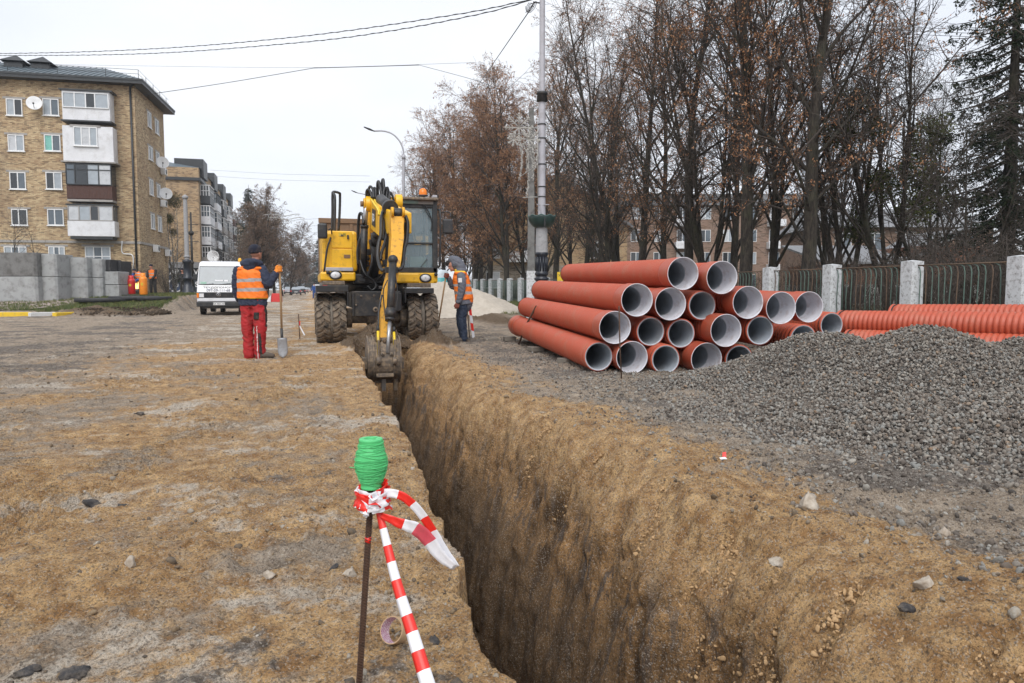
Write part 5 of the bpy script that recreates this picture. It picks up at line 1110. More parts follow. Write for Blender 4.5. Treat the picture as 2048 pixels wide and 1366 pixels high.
    # torn scrap of red tape on the gravel
    p = hit(1448, 930); z = float(gz(np.array([p.x]), np.array([p.y]))[0]); m = MB(); m.add([p + Vector((-.012, 0, z + .012)), p + Vector((.008, -.01, z + .016)), p + Vector((.02, .01, z + .045)), p + Vector((.0, .02, z + .04))], [(0, 1, 2, 3)], 0); m.add([p + Vector((-.04, -.02, z + .008)), p + Vector((.005, -.025, z + .009)), p + Vector((0, -.01, z + .018)), p + Vector((-.035, .0, z + .014))], [(0, 1, 2, 3)], 1)
    o = m.build('tape_scrap', [MATS['tape_red'], MATS['tape_white']], None, label='torn scrap of red and white tape on the grey gravel', cat='tape'); sd = o.modifiers.new('thick', 'SOLIDIFY'); sd.thickness = .002
    # grass
    bl = []
    for k in range(4):
        V = []; F = []; r = random.Random(k)
        for j in range(9):
            a = r.uniform(0, 6.28); b = Vector((r.uniform(-.04, .04), r.uniform(-.04, .04), 0)); d = Vector((math.cos(a), math.sin(a), 0)); sd_ = Vector((-d.y, d.x, 0)) * .006; h = r.uniform(.05, .12); t1 = b + d * h * .35 + UP * h; m_ = b + d * h * .1 + UP * h * .55
            n0 = len(V); V += [b - sd_, b + sd_, m_ + sd_ * .7, m_ - sd_ * .7, t1]; F += [(n0, n0 + 1, n0 + 2, n0 + 3), (n0 + 3, n0 + 2, n0 + 4)]
        bl.append(mesh_np('tuft', np.array([v[:] for v in V]), F, [MATS['grass']]))
    cg = source_collection('grass_tuft', bl)
    def grassy(name, n_, xr_, qr_, lab):
        X = rng.uniform(*xr_, n_); q = rng.uniform(*qr_, n_); Y = (q - X * ST) / CT; lawn = sm(q, 29.9, 30.7) * sm(-X, 6.1, 6.7) + sm(X, 6.9, 7.5) * sm(Y, 25.5, 27) + sm(X, 11.5, 12.3)
        k = (rng.rand(n_) < lawn * (.35 + .8 * sm(fbm(X * .8, Y * .8, 2, 170), -.3, .2))); X, Y = X[k], Y[k]; s = rng.uniform(.7, 1.5, len(X)); r3 = np.zeros((len(X), 3)); r3[:, 2] = rng.uniform(0, 6.28, len(X))
        scatter(name, np.stack([X, Y, tz(X, Y) + .01], 1), r3, s, rng.randint(0, 4, len(X)), cg, lab, 'grass')
    grassy('grass', 16000, (-17, -6), (29.5, 45), 'short worn grass around the black discs on the left lawn'); grassy('grass', 14000, (6.8, 16), (13, 48), 'thin grass under the trees by the fence')

# ---------------------------------------------------------------- foreground stake, spool, tape
def stake():
    g = hit(712, 1362); zg = float(gz(np.array([g.x]), np.array([g.y]))[0]); d = g.dot(FWD); top = at(742, 985, d + .01)
    root = empty('rebar_stake', (g.x, g.y, zg), 0, 'rusty ribbed rebar stake standing in the dirt at bottom centre', 'stake')
    a = Vector((g.x, g.y, zg - .12)); m = MB(); m.tube([a, a.lerp(top, .5), top + (top - a).normalized() * .06], .0072, 10)
    L = (top - a).length; n = int(L / .008); ax = (top - a).normalized()
    for k in range(n):
        c = a + ax * (k + .5) * .008; tl = (ax + FWD * 0.0 + RIGHT * .5).normalized(); pts = []
        m.box(c, (.0175, .0175, .0022), Matrix.Rotation(.45, 3, Vector((.3, 1, 0))))
    m.build('shaft', MATS['rebar'], root); 
    b = MB(); c = a.lerp(top, .80); b.tube([c - ax * .008, c + ax * .008], .0092, 10); b.build('tape_band', MATS['tape_red'], root)
    # spool of green twine
    c = at(743, 976, d); s = .98; prof = [(.0, 0), (.030, 0.0), (.031, .004), (.030, .012), (.034, .030), (.0415, .050), (.045, .070), (.044, .090), (.0375, .112), (.033, .128), (.034, .140), (.0325, .1435), (.018, .1445), (.016, .139), (.0155, .10)]
    o = empty('twine_spool', c, 0, 'bright green spool of twine stuck on top of the rebar stake', 'spool')
    k = s * (976 - 871) * d / FPX / .1445; tilt = Vector((-.004, 0, 0)); m = MB(); fine = []
    for i in range(len(prof) - 1):
        (r0, h0), (r1, h1) = prof[i], prof[i + 1]
        nn = 5
        for j in range(nn): t = j / nn; fine.append(((r0 + (r1 - r0) * t) * k, (h0 + (h1 - h0) * t) * k))
    m.lathe(fine, c, (0, 0, 1), 40); V = np.array(m.v) - np.array(c); rr = np.hypot(V[:, 0], V[:, 1]); an = np.arctan2(V[:, 1], V[:, 0]); V[:, :2] *= (1 + .05 * fbm(an * .7 + 3, V[:, 2] * 60, 3, 9) * (rr > .02))[:, None]; m.v = [tuple(v + np.array(c)) for v in V]
    m.build('wound_twine', MATS['spool_green'], o)
    r = random.Random(8)
    def rad_at(h):
        for i in range(1, 10):
            if prof[i][1] * k <= h <= prof[i + 1][1] * k: t = (h - prof[i][1] * k) / max(1e-6, (prof[i + 1][1] - prof[i][1]) * k); return (prof[i][0] + (prof[i + 1][0] - prof[i][0]) * t) * k
        return .033 * k
    m = MB()
    for w in range(46):
        h0 = r.uniform(.012, .13) * k; tl = r.uniform(-.22, .22) * .045; ph = r.uniform(0, 6.28); pts = []
        for j in range(29): a_ = j / 28 * 6.283; h = min(.142 * k, max(.004, h0 + tl * math.sin(a_ + ph))); q = rad_at(h) + .0016 + .0008 * math.sin(3 * a_ + w); pts.append(c + Vector((math.cos(a_) * q, math.sin(a_) * q, h)))
        m.tube(pts, .0011, 4, cap=False)
    e = at(708, 936, d - .03); m.tube(spline([c + RIGHT * -.035 + UP * .055 - FWD * .02, e, e + UP * .002 - RIGHT * .012], 5), .0014, 4)
    m.build('loose_strand', MATS['twine_green'], o)
    # knotted barrier tape
    T = empty('barrier_tape', at(747, 1000, d), 0, 'red and white barrier tape knotted under the green spool and pulled toward the viewer', 'tape')
    def ribbon(name, pts, w, sides, bands, thick=.0008, curl=.15):
        P = spline(pts, 10); n = len(P); m = MB(); V = []; 
        for i in range(n):
            sd_ = Vector(sides[0]).lerp(Vector(sides[1]), i / (n - 1)).normalized(); t_ = (P[min(i + 1, n - 1)] - P[max(i - 1, 0)]).normalized(); sd_ = (sd_ - t_ * sd_.dot(t_)).normalized(); nn = t_.cross(sd_); ww = w if not callable(w) else w(i / (n - 1))
            for j in range(5): u = j / 4 - .5; V.append(P[i] + sd_ * u * ww + nn * (curl * ww * (u * u * 2) + .05 * ww * math.sin(i * .9 + j * 1.7)))
        s = 0; 
        for i in range(n - 1):
            ln = (P[i + 1] - P[i]).length; mi = bands(s + ln / 2); s += ln
            b0 = len(m.v)
            for j in range(4): 
                m.f.append((i * 5 + j, i * 5 + j + 1, (i + 1) * 5 + j + 1, (i + 1) * 5 + j)); m.m.append(mi); m.s.append(True)
        m.v = [tuple(v) for v in V]; o_ = m.build(name, [MATS['tape_red'], MATS['tape_white'], MATS['tape_pink']], T); q = o_.modifiers.new('thick', 'SOLIDIFY'); q.thickness = thick; return o_
    bl = .062
    alt = lambda off: (lambda s: int((s + off) / bl) % 2)
    # main strip toward the camera, leaves the picture at the bottom
    pts = [at(750, 990, d), at(766, 1055, d * .985), at(792, 1160, d * .955), at(826, 1270, d * .92), at(862, 1390, d * .88), at(905, 1520, d * .84)]
    P = spline(pts, 40); V = []; bands = []; s = 0; m = MB(); n = len(P); 
    for i in range(n):
        wv = (.0135 + .030 * i / n) ; sd_ = RIGHT * 1.0 + UP * .12; t_ = (P[min(i + 1, n - 1)] - P[max(i - 1, 0)]).normalized(); sd_ = (sd_ - t_ * sd_.dot(t_)).normalized(); nn = t_.cross(sd_)
        for j in range(5): u = j / 4 - .5; V.append(P[i] + sd_ * u * wv * 1.0 + nn * (.22 * wv * (1 - 4 * u * u)))
    for i in range(n - 1):
        ln = (P[i + 1] - P[i]).length; s += ln; mi = int(s / .047) % 2
        for j in range(4): m.f.append((i * 5 + j, i * 5 + j + 1, (i + 1) * 5 + j + 1, (i + 1) * 5 + j)); m.m.append(1 - mi); m.s.append(True)
    m.v = [tuple(v) for v in V]; o_ = m.build('stretched_strip', [MATS['tape_red'], MATS['tape_white']], T); q = o_.modifiers.new('thick', 'SOLIDIFY'); q.thickness = .0015
    # two tails blowing to the right
    ribbon('tape_tail', [at(758, 985, d - .02), at(800, 990, d - .03), at(835, 1018, d - .02), at(866, 1062, d), at(887, 1098, d + .01), at(912, 1135, d + .02)], .024, (UP + RIGHT * .3, RIGHT + UP * .6), lambda s: (1, 0, 1, 0, 1, 1)[min(5, int(s / .052))])
    ribbon('tape_tail', [at(762, 1030, d - .03), at(800, 1046, d - .04), at(830, 1056, d - .03), at(856, 1078, d - .01), at(880, 1110, d), at(908, 1134, d + .01)], lambda t: .016 + .022 * math.sin(min(1, t) * 2.9), (UP, RIGHT + UP * .4), lambda s: (0, 0, 1, 2, 2, 1, 1)[min(6, int(s / .034))])
    # knot: crumpled overlapping loops
    r = random.Random(2); kc = at(745, 997, d - .012)
    for i in range(5):
        a0 = r.uniform(0, 6.28); R_ = r.uniform(.028, .042); tl = r.uniform(-.6, .6); pts = []
        for j in range(9): a_ = a0 + j / 8 * r.uniform(4.5, 6.3); pts.append(kc + RIGHT * math.cos(a_) * R_ + FWD * math.sin(a_) * R_ * .75 + UP * (math.sin(a_ * 1.0 + tl) * .012 + tl * .026 + r.uniform(-.004, .004)))
        ribbon('tape_knot', pts, r.uniform(.034, .052), (UP + RIGHT * tl, UP - RIGHT * tl * .6), alt(r.uniform(0, .1)), curl=.4)
    # roll of packing tape
    p = hit(791, 1292); zz = float(gz(np.array([p.x]), np.array([p.y]))[0]); c = Vector((p.x, p.y, zz + .040)); ax = (FWD * -.80 + RIGHT * -.42 + UP * .42).normalized(); o = empty('tape_roll', (p.x, p.y, zz), 0, 'empty cardboard core of packing tape with purple print inside, half behind the strip', 'tape roll')
    m = MB(); m.lathe([(.0405, -.022), (.0405, .022)], c, ax, 40); m.lathe([(.0405, .022), (.0375, .022)], c, ax, 40); m.lathe([(.0405, -.022), (.0375, -.022)], c, ax, 40); m.build('core', MATS['kraft'], o); m = MB(); m.lathe([(.0375, -.022), (.0375, .022)], c, ax, 40); m.build('printed_lining', MATS['roll_print'], o)
    # small stakes with tape farther off
    for (px, py, yt, lab, nm) in ((600, 680, 628, 'thin stake with a red ribbon standing left of the excavator wheels', 'marker_stake'),):
        b = hit(px, py); t_ = at(px - 3, yt, b.dot(FWD)); o = empty(nm, b, 0, lab, 'stake'); m = MB(); m.tube([b - UP * .1, t_], .012, 6); m.build('shaft', MATS['rebar'], o); m = MB(); u = at(px - 2, 642, b.dot(FWD)); m.add([u, u + RIGHT * .03, u + RIGHT * .02 - UP * .1, u - RIGHT * .01 - UP * .08], [(0, 1, 2, 3)], 0); m.add([u - UP * .1, u + RIGHT * .02 - UP * .1, u + RIGHT * .13 - UP * .30, u + RIGHT * .10 - UP * .31], [(0, 1, 2, 3)], 1); q = m.build('ribbon', [MATS['tape_red'], MATS['tape_white']], o).modifiers.new('thick', 'SOLIDIFY'); q.thickness = .004
    b = hit(940, 678); o = empty('marker_stake', b, 0, 'stake with striped tape half hidden behind the hooded worker', 'stake'); m = MB(); m.tube([b - UP * .1, b + UP * .75 - RIGHT * .06], .012, 6); m.build('shaft', MATS['rebar'], o); m = MB()
    for k in range(4): m.add([b + RIGHT * (-.03 + .02 * k) + UP * (.7 - .17 * k), b + RIGHT * (.03 + .02 * k) + UP * (.68 - .17 * k), b + RIGHT * (.05 + .02 * k) + UP * (.51 - .17 * k), b + RIGHT * (-.01 + .02 * k) + UP * (.53 - .17 * k)], [(0, 1, 2, 3)], k % 2)
    q = m.build('ribbon', [MATS['tape_red'], MATS['tape_white']], o).modifiers.new('thick', 'SOLIDIFY'); q.thickness = .004
# ---------------------------------------------------------------- wheels
def tyre_mesh(name, R, W, rim, n=22, lug=.032, mat='tyre', lugs=True):
    m = MB(); w = W / 2; prof = [(rim, -w * .8), (rim + (R - rim) * .5, -w), (R - .07 * R, -w * .97), (R - lug, -w * .85), (R - lug, w * .85), (R - .07 * R, w * .97), (rim + (R - rim) * .5, w), (rim, w * .8)]
    m.lathe(prof, (0, 0, 0), (1, 0, 0), 48)
    if lugs:
        for k in range(n):
            for sd in (-1, 1):
                a0 = 2 * math.pi * (k + (.5 if sd > 0 else 0)) / n; da = 2 * math.pi / n
                def P(r, x, a): return (x, r * math.cos(a), r * math.sin(a))
                b = .30 * da; xs = [(-.06 * w * sd, 0.0), (.5 * w * sd, .42 * da), (.99 * w * sd, .62 * da)]
                for (xa, aa), (xb, ab) in zip(xs[:-1], xs[1:]):
                    q = [P(R - lug - .004, xa, a0 + aa - b), P(R - lug - .004, xb, a0 + ab - b), P(R - lug - .004, xb, a0 + ab + b), P(R - lug - .004, xa, a0 + aa + b), P(R, xa, a0 + aa - b * .8), P(R - (.012 if abs(xb) > .8 * w else 0), xb, a0 + ab - b * .8), P(R - (.012 if abs(xb) > .8 * w else 0), xb, a0 + ab + b * .8), P(R, xa, a0 + aa + b * .8)]
                    m.hexa(q)
                # shoulder block running down the sidewall
                xb, ab = xs[-1]; q = [P(R - .13, w * sd * 1.0, a0 + ab - b), P(R - .13, w * sd * 1.06, a0 + ab - b), P(R - .13, w * sd * 1.06, a0 + ab + b), P(R - .13, w * sd, a0 + ab + b), P(R - .012, w * sd * .9, a0 + ab - b), P(R - .03, w * sd * 1.05, a0 + ab - b), P(R - .03, w * sd * 1.05, a0 + ab + b), P(R - .012, w * sd * .9, a0 + ab + b)]; m.hexa(q)
    return mesh_np(name, np.array(m.v), m.f, [MATS[mat]], None, np.array(m.s))
def add_wheel(parent, p, R, W, rim, me, rimmat, out=1):
    L, rz = LOC[root_of(parent)]; o = bpy.data.objects.new('wheel', None); COL.objects.link(o); o.parent = parent; o.location = Vector(p) - L
    a = add_obj('tyre', me, o); m = MB(); m.lathe([(rim, -W * .4), (rim * .96, -W * .3), (rim * .9, W * .1 * out), (rim * .35, W * .16 * out), (rim * .3, W * .34 * out), (0.01, W * .36 * out)], (0, 0, 0), (1, 0, 0), 28)
    b = add_obj('rim', mesh_np('rim', np.array(m.v), m.f, [MATS[rimmat]], None, True), o); return o

# ---------------------------------------------------------------- the excavator (front faces the camera, -Y)
def excavator():
    T = empty('wheeled_excavator', (1.4, 16.4, 0), 0, 'yellow wheeled excavator straddling the trench with its bucket digging', 'excavator')
    Y0 = 14.62
    def X(px, Y, py=577): return onY(px, py, Y).x
    def Z(py, Y, px=755): return onY(px, py, Y).z
    def pb(m, px0, px1, py0, py1, Ya, Yb, mi=0): m.bb(X(px0, Ya), X(px1, Ya), Ya, Yb, Z(py1, Ya), Z(py0, Ya), mi); return m
    def B(name, mat, boxes, parent=T, bev=.012, **k):
        m = MB()
        for b in boxes: pb(m, *b)
        return m.build(name, [MATS[x] for x in (mat if isinstance(mat, list) else [mat])], parent, bevel=bev, **k)
    # wheels: dual tyres on two axles
    R = .505; me = tyre_mesh('tyre', R, .255, .27)
    for (p0, p1) in ((631, 660), (664, 693), (815, 843), (848, 878)):
        x = (X(p0, 14.75) + X(p1, 14.75)) / 2
        for y in (15.15, 17.85): add_wheel(T, (x, y, R), R, .275, .27, me, 'mud_steel', -1 if p0 < 750 else 1)
    for (p0, p1) in ((661.2, 663), (844.5, 846.6)):
        for y in (15.15, 17.85):
            x = (X(p0, 14.75) + X(p1, 14.75)) / 2; m = MB(); m.lathe([(.28, -.035), (.455, -.035), (.455, .035), (.28, .035)], (x, y, R), (1, 0, 0), 32); m.build('wheel_spacer', MATS['wood_grey'], T)
    for y in (15.15, 17.85):
        m = MB(); m.cyl((X(700, 14.75), y, R), (X(812, 14.75), y, R), .11, seg=12); m.ball(((X(755, 14.75)), y, R - .02), (.24, .2, .2), 14); m.cyl((X(690, 14.75), y, R), (X(705, 14.75), y, R), .2, seg=14); m.cyl((X(803, 14.75), y, R), (X(818, 14.75), y, R), .2, seg=14); m.build('axle', MATS['mud_steel'], T)
    # chassis, blade plate, fenders
    B('chassis', 'black_steel', [(706, 802, 582, 618, 14.9, 18.2)], bev=.03)
    B('front_plate', 'black_steel', [(704, 764, 583, 632, 14.56, 14.66), (766, 803, 586, 622, 14.60, 14.70), (704, 708, 583, 632, 14.50, 14.56), (760, 764, 583, 632, 14.50, 14.56)], bev=.01)
    m = MB(); 
    for (px, py, r) in ((751, 619, .055), (722, 592, .02), (748, 591, .02), (712, 610, .02)): c = onY(px, py, 14.56); m.lathe([(r * .45, -.03), (r, -.03), (r, .0), (r * .45, 0)], c, (0, 1, 0), 16)
    m.build('pin_boss', MATS['mud_steel'], T)
    B('fender', 'black_steel', [(632, 697, 571, 584, 14.60, 15.75), (632, 634.5, 584, 596, 14.60, 15.75), (694, 697, 584, 612, 14.60, 15.75)]); B('fender', 'black_steel', [(810, 868, 576, 587, 14.60, 15.75), (810, 812.5, 587, 606, 14.60, 15.75)])
    B('toolbox', 'mud_steel', [(645, 690, 562, 570, 15.3, 16.0)]); B('toolbox', 'mud_steel', [(815, 862, 566, 575, 15.3, 16.0)])
    m = MB(); c = onY(752, 568, 16.4); m.lathe([(.62, -.14), (.66, -.14), (.66, .1), (.58, .12), (.01, .12)], (1.42, 16.4, c.z - .02), (0, 0, 1), 36); m.build('slew_ring', MATS['black_steel'], T)
    # upper carriage
    Yu = 15.45
    B('deck', 'yellow', [(641, 712, 544, 562, Yu, 18.9), (790, 876, 545, 566, Yu, 18.9)], bev=.04)
    B('deck_frame', 'black_steel', [(708, 792, 548, 568, Yu + .1, 18.9), (712, 792, 470, 552, 16.6, 18.6)], bev=.03)
    e = B('side_tank', 'yellow', [(645, 716, 463, 544.5, Yu + .12, 18.2)], bev=.07)
    B('tank_door', 'yellow', [(664, 706, 464.5, 497, Yu + .10, Yu + .12), (664, 706, 499, 536, Yu + .085, Yu + .12)], e, bev=.008)
    B('door_latch', 'plastic_black', [(696, 699.5, 471, 479, Yu + .06, Yu + .10)], e, bev=.004); B('latch_recess', 'brown_paint', [(689, 701.5, 510, 517, Yu + .075, Yu + .085)], e, bev=.003)
    d = B('warning_decal', ['kerb_yellow', 'plastic_black'], [(679, 694.5, 466.5, 474, Yu + .092, Yu + .10, 0)], e, bev=0)
    m = MB(); Yd = Yu + .088; q = [onY(681, 472.5, Yd), onY(687, 472.5, Yd), onY(684, 467.5, Yd)]; m.prism(q, (0, .003, 0)); pb(m, 688.5, 690, 468, 472.5, Yd, Yd + .003); pb(m, 691, 692.5, 468, 472.5, Yd, Yd + .003); m.build('warning_sign', MATS['plastic_black'], e)
    B('step_light', 'pole_grey', [(652, 707, 535.5, 542.5, Yu - .02, Yu + .12)], bev=.01)
    B('counterweight', 'yellow', [(644, 866, 470, 560, 18.9, 19.6)], bev=.1)
    for (px, py) in ((671, 550), (851, 556)):
        c = onY(px, py, Yu - .02); m = MB(); m.lathe([(.01, -.02), (.06, -.018), (.088, .0), (.088, .05)], c, (0, 1, 0), 20); m.v = [(c.x + (v[0] - c.x) * 1.15, v[1], c.z + (v[2] - c.z) * .85) for v in m.v]; h = m.build('headlight', MATS['lamp_glass'], T)
        m = MB(); m.lathe([(.088, -.01), (.112, -.01), (.112, .05), (.088, .05)], c, (0, 1, 0), 20); m.v = [(c.x + (v[0] - c.x) * 1.15, v[1], c.z + (v[2] - c.z) * .85) for v in m.v]; m.build('headlight_bezel', MATS['plastic_black'], h)
    B('lamp_bracket', 'yellow', [(658, 683, 541, 561, Yu - .005, Yu + .05), (838, 868, 546, 566, Yu - .005, Yu + .05)], bev=.01)
    for px, py in ((656, 545), (872, 549)): c = onY(px, py, Yu - .03); m = MB(); m.lathe([(.01, -.03), (.035, -.03), (.038, .04)], c, (0, 1, 0), 12); m.build('marker_lamp', MATS['plastic_black'], T)
    # railings
    def tube(name, pts, r, mat='hose', seg=7, n=6, parent=T):
        m = MB(); m.tube(spline([onY(*p) for p in pts], n), r, seg); return m.build(name, MATS[mat], parent)
    tube('handrail', [(664, 470, 16.2), (665, 420, 16.2), (665, 392, 16.2), (667, 384, 16.2), (678, 386, 16.25), (680, 392, 16.3), (679, 430, 16.3), (677, 462, 16.3)], .028, 'plastic_black'); tube('handrail', [(669, 468, 16.0), (670, 430, 16.0), (670, 396, 16.0), (668, 388, 16.1), (665, 385, 16.2)], .026, 'plastic_black'); tube('handrail', [(648, 545, 15.5), (654, 500, 15.45), (660, 480, 15.5), (664, 468, 15.8)], .02, 'plastic_black')
    # mirrors
    for (x0, x1, y0, y1, arm) in ((637.5, 657, 449, 479, [(657, 460, 15.35), (662, 458, 15.4), (664, 470, 15.6)]), (887, 907, 434, 465, [(880, 426, 15.6), (890, 424, 15.5), (900, 425, 15.4), (901, 434, 15.35)])):
        o = B('mirror', 'plastic_black', [(x0, x1, y0, y1, 15.28, 15.40)], bev=.035); tube('mirror_arm', arm, .014, 'plastic_black', parent=o)
    tube('handrail', [(874, 420, 15.75), (880, 424, 15.55), (881, 470, 15.5), (880, 515, 15.5), (879, 532, 15.55), (873, 535, 15.65)], .022, 'plastic_black')
    # cab
    Yc, Yb = 15.62, 17.35; cab = bpy.data.objects.new('cab', None); COL.objects.link(cab); cab.parent = T
    x0, x1 = 796, 875
    B('cab_frame', 'plastic_black', [(866, 876, 398, 545, Yc, Yc + .16), (x0, 801, 398, 545, Yc, Yc + .12), (x0, x1, 534, 546, Yc, Yc + .14), (x0, 876, 405, 413, Yc + .01, Yc + .14), (801, 866, 483, 487, Yc + .012, Yc + .05)], cab, bev=.015)
    m = MB(); xa, xb = X(x0, Yc), X(876, Yc); za, zb = Z(545, Yc), Z(398, Yc)
    for x in (xa, xb - .07):
        for y in (Yc + .75, Yb - .1): m.bb(x, x + .07, y, y + .09, za, zb)
        m.bb(x, x + .07, Yc + .1, Yb, za, za + .45); m.bb(x, x + .07, Yc + .1, Yb, zb - .08, zb)
    m.bb(xa, xb, Yb - .05, Yb, za, za + .7); m.build('cab_frame', MATS['plastic_black'], cab, bevel=.01)
    B('cab_roof', 'mud_steel', [(794, 878, 391, 397, Yc - .12, Yb + .05)], cab, bev=.02)
    B('visor_panel', ['grey_paint', 'mint'], [(799, 868, 398, 405.5, Yc - .03, Yc - .01, 0)], cab, bev=.004)
    B('visor_glass', 'visor', [(806, 838, 398.5, 405, Yc - .04, Yc - .032)], cab, bev=0)
    g = B('windscreen', 'cab_glass', [(801, 866, 413, 483, Yc + .04, Yc + .05)], cab, bev=0); B('lower_windscreen', 'cab_glass', [(801, 866, 487, 534, Yc + .05, Yc + .06)], cab, bev=0)
    m = MB()
    for x in (xa + .03, xb - .04): m.bb(x, x + .008, Yc + .12, Yc + .74, za + .47, zb - .1); m.bb(x, x + .008, Yc + .86, Yb - .12, za + .47, zb - .1)
    m.bb(xa + .08, xb - .08, Yb - .03, Yb - .02, za + .72, zb - .1); m.build('side_glass', MATS['cab_glass'], cab)
    m = MB(); m.bb(xa + .22, xb - .30, 16.5, 16.95, za + .25, za + .42); m.hexa([(xa + .22, 16.92, za + .42), (xb - .3, 16.92, za + .42), (xb - .3, 17.05, za + .42), (xa + .22, 17.05, za + .42), (xa + .25, 17.02, za + 1.15), (xb - .33, 17.02, za + 1.15), (xb - .33, 17.12, za + 1.15), (xa + .25, 17.12, za + 1.15)]); m.build('seat', MATS['seat_grey'], cab, bevel=.04)
    B('lunch_crate', 'mint', [(820, 853, 514, 534, Yc + .1, Yc + .35)], cab, bev=.01); B('crate_rim', 'mint', [(822 + 5.2 * k, 824.5 + 5.2 * k, 511.5, 514, Yc + .1, Yc + .13) for k in range(6)], cab, bev=0)
    B('instrument_binnacle', 'amber', [(808, 815, 513, 521, Yc + .14, Yc + .2)], cab, bev=.01)
    tube('steering_column', [(838, 532, 16.0), (842, 500, 16.15), (846, 480, 16.2)], .03, 'plastic_black', parent=cab); m = MB(); c = onY(846, 477, 16.18); pts = [c + Vector((math.cos(a) * .18, math.sin(a) * .12, math.sin(a) * .13)) for a in [i * math.pi / 10 for i in range(21)]]; m.tube(pts, .014, 6); m.build('steering_wheel', MATS['plastic_black'], cab)
    tube('wiper', [(848, 408, Yc - .03), (858, 425, Yc - .02), (864, 445, Yc + .02), (862, 462, Yc + .02)], .012, 'plastic_black', parent=cab); tube('wiper', [(846, 408, Yc - .03), (856, 430, Yc - .01), (866, 440, Yc + .02)], .009, 'plastic_black', parent=cab); tube('wiper', [(842, 534, Yc - .02), (850, 524, Yc + .0), (854, 518, Yc + .02)], .009, 'plastic_black', parent=cab)
    c = onY(846, 391, Yc + .35); m = MB(); m.lathe([(.085, -.02), (.09, .05), (.075, .12), (.04, .15), (.003, .158)], c, (0, 0, 1), 18); m.build('beacon', MATS['amber'], cab); m = MB(); m.cyl(c - UP * .02, c + UP * .01, .1, seg=18); m.build('beacon_base', MATS['plastic_black'], cab)
    for p0, p1 in ((796, 804), (867, 876)): B('work_light', 'pole_grey', [(p0, p1, 386, 391, Yc - .05, Yc + .12)], cab, bev=.01)
    # lower boom and lift rams
    def plate(name, poly, Ya, Yb_, mat, parent=T, bev=.01):
        """closed box between two picture outlines"""
        m = MB(); n = len(poly); A = [onY(x, y, Ya + dy) for x, y, dy in poly]; m.prism(A, (0, Yb_ - Ya, 0)); return m.build(name, MATS[mat], parent, bevel=bev)
    m = MB(); A = [onY(x, y, 16.0) for x, y in ((742, 560), (768, 560), (772, 480), (764, 415), (742, 415), (735, 480))]; m.prism(A, (0, .32, 0)); m.build('lower_boom', MATS['yellow_worn'], T, bevel=.02)
    m = MB(); A = [onY(x, y, 15.55) for x, y in ((728, 545), (738, 545), (741, 400), (733, 400))]; m.prism(A, (0, .9, 0)); 
    m.build('lower_boom_side', MATS['yellow_worn'], T, bevel=.01)
    m = MB(); m.tube([onY(726, 548, 15.2), onY(729, 455, 15.0)], .07, 16); m.tube([onY(729, 456, 15.0), onY(729, 450, 15.0)], .082, 16); c_ = m.build('lift_ram', MATS['black_steel'], T); m = MB(); m.tube([onY(729, 455, 15.0), onY(732, 412, 14.85)], .05, 12); m.build('ram_rod', MATS['steel'], c_)
    m = MB(); m.tube([onY(748, 552, 15.3), onY(752, 475, 14.9)], .09, 16); m.tube([onY(752, 490, 14.95), onY(752, 468, 14.85)], .105, 16); m.ball(onY(753, 470, 14.8), .09, 12); m.build('lift_ram', MATS['black_steel'], T)
    # tangle of valves behind
    r = random.Random(11); m = MB()
    for k in range(26): c = onY(r.uniform(722, 772), r.uniform(500, 562), r.uniform(15.2, 15.6)); m.box(c, (r.uniform(.05, .16), .12, r.uniform(.04, .14)), Matrix.Rotation(r.uniform(-.4, .4), 3, 'Y'))
    m.build('valve_block', MATS['black_steel'], T, bevel=.008, kind='stuff')
    # upper boom: box section coming down toward the stick
    a0, a1, a2 = 14.9, 13.9, 12.95
    L_ = [onY(739, 398, a0), onY(756, 409, a1), onY(783, 424, a2)]; Lb = [onY(741, 458, a0), onY(757, 472, a1), onY(783, 466, a2)]
    w = .36; m = MB()
    for i in range(2):
        q = []
        for P in ((Lb[i], Lb[i + 1], L_[i], L_[i + 1]),):
            b0, b1, t0, t1 = P; rv = Vector((w, 0.02, 0)); q = [b0, b1, b1 + rv, b0 + rv, t0, t1, t1 + rv, t0 + rv]
        m.hexa(q)
    ub = m.build('upper_boom', MATS['yellow'], T, bevel=.02)
    m = MB(); hc = onY(731, 408, 14.9); m.cyl(hc - Vector((.0, 0, 0)), hc + Vector((.20, 0, 0)), .155, seg=24); m.cyl(hc - Vector((.04, 0, 0)), hc, .12, seg=20); hb = onY(790, 404, 14.9); m.cyl(hb, hb + Vector((.14, 0, 0)), .155, seg=24); m.cyl(hb - Vector((.3, 0, 0)), hb, .1, seg=16); k = m.build('knuckle_hub', MATS['yellow'], T, bevel=.012)
    m = MB(); m.cyl(hc - Vector((.10, 0, 0)), hc - Vector((.04, 0, 0)), .055, seg=12); m.build('knuckle_pin', MATS['brown_paint'], k)
    # maker plate with letters on the boom side
    v1 = (L_[1] - L_[0]).normalized(); pl = onY(750.5, 441, 14.37); nrm = Vector((-1, 0, 0)); t_ = (onY(756, 448, a1) - onY(742, 436, a0)); t_.x = t_.x
    e1 = (L_[1] - L_[0]); e1.normalize(); up = UP - e1 * e1.z; up.normalize(); nn = e1.cross(up).normalized(); 
    if nn.dot(FWD) > 0: nn = -nn
    cpt = L_[0].lerp(L_[1], .5) + (Lb[0] - L_[0]) * .52 + nn * .014; m = MB(); q = [cpt + e1 * a + up * b for a, b in ((-.19, -.16), (.19, -.16), (.19, .16), (-.19, .16))]; m.prism(q, -nn * .008); dp = m.build('decal_plate', MATS['plastic_black'], ub); R3 = Matrix((e1, up, nn)).transposed()
    if R3.determinant() < 0: e1 = -e1; R3 = Matrix((e1, up, nn)).transposed()
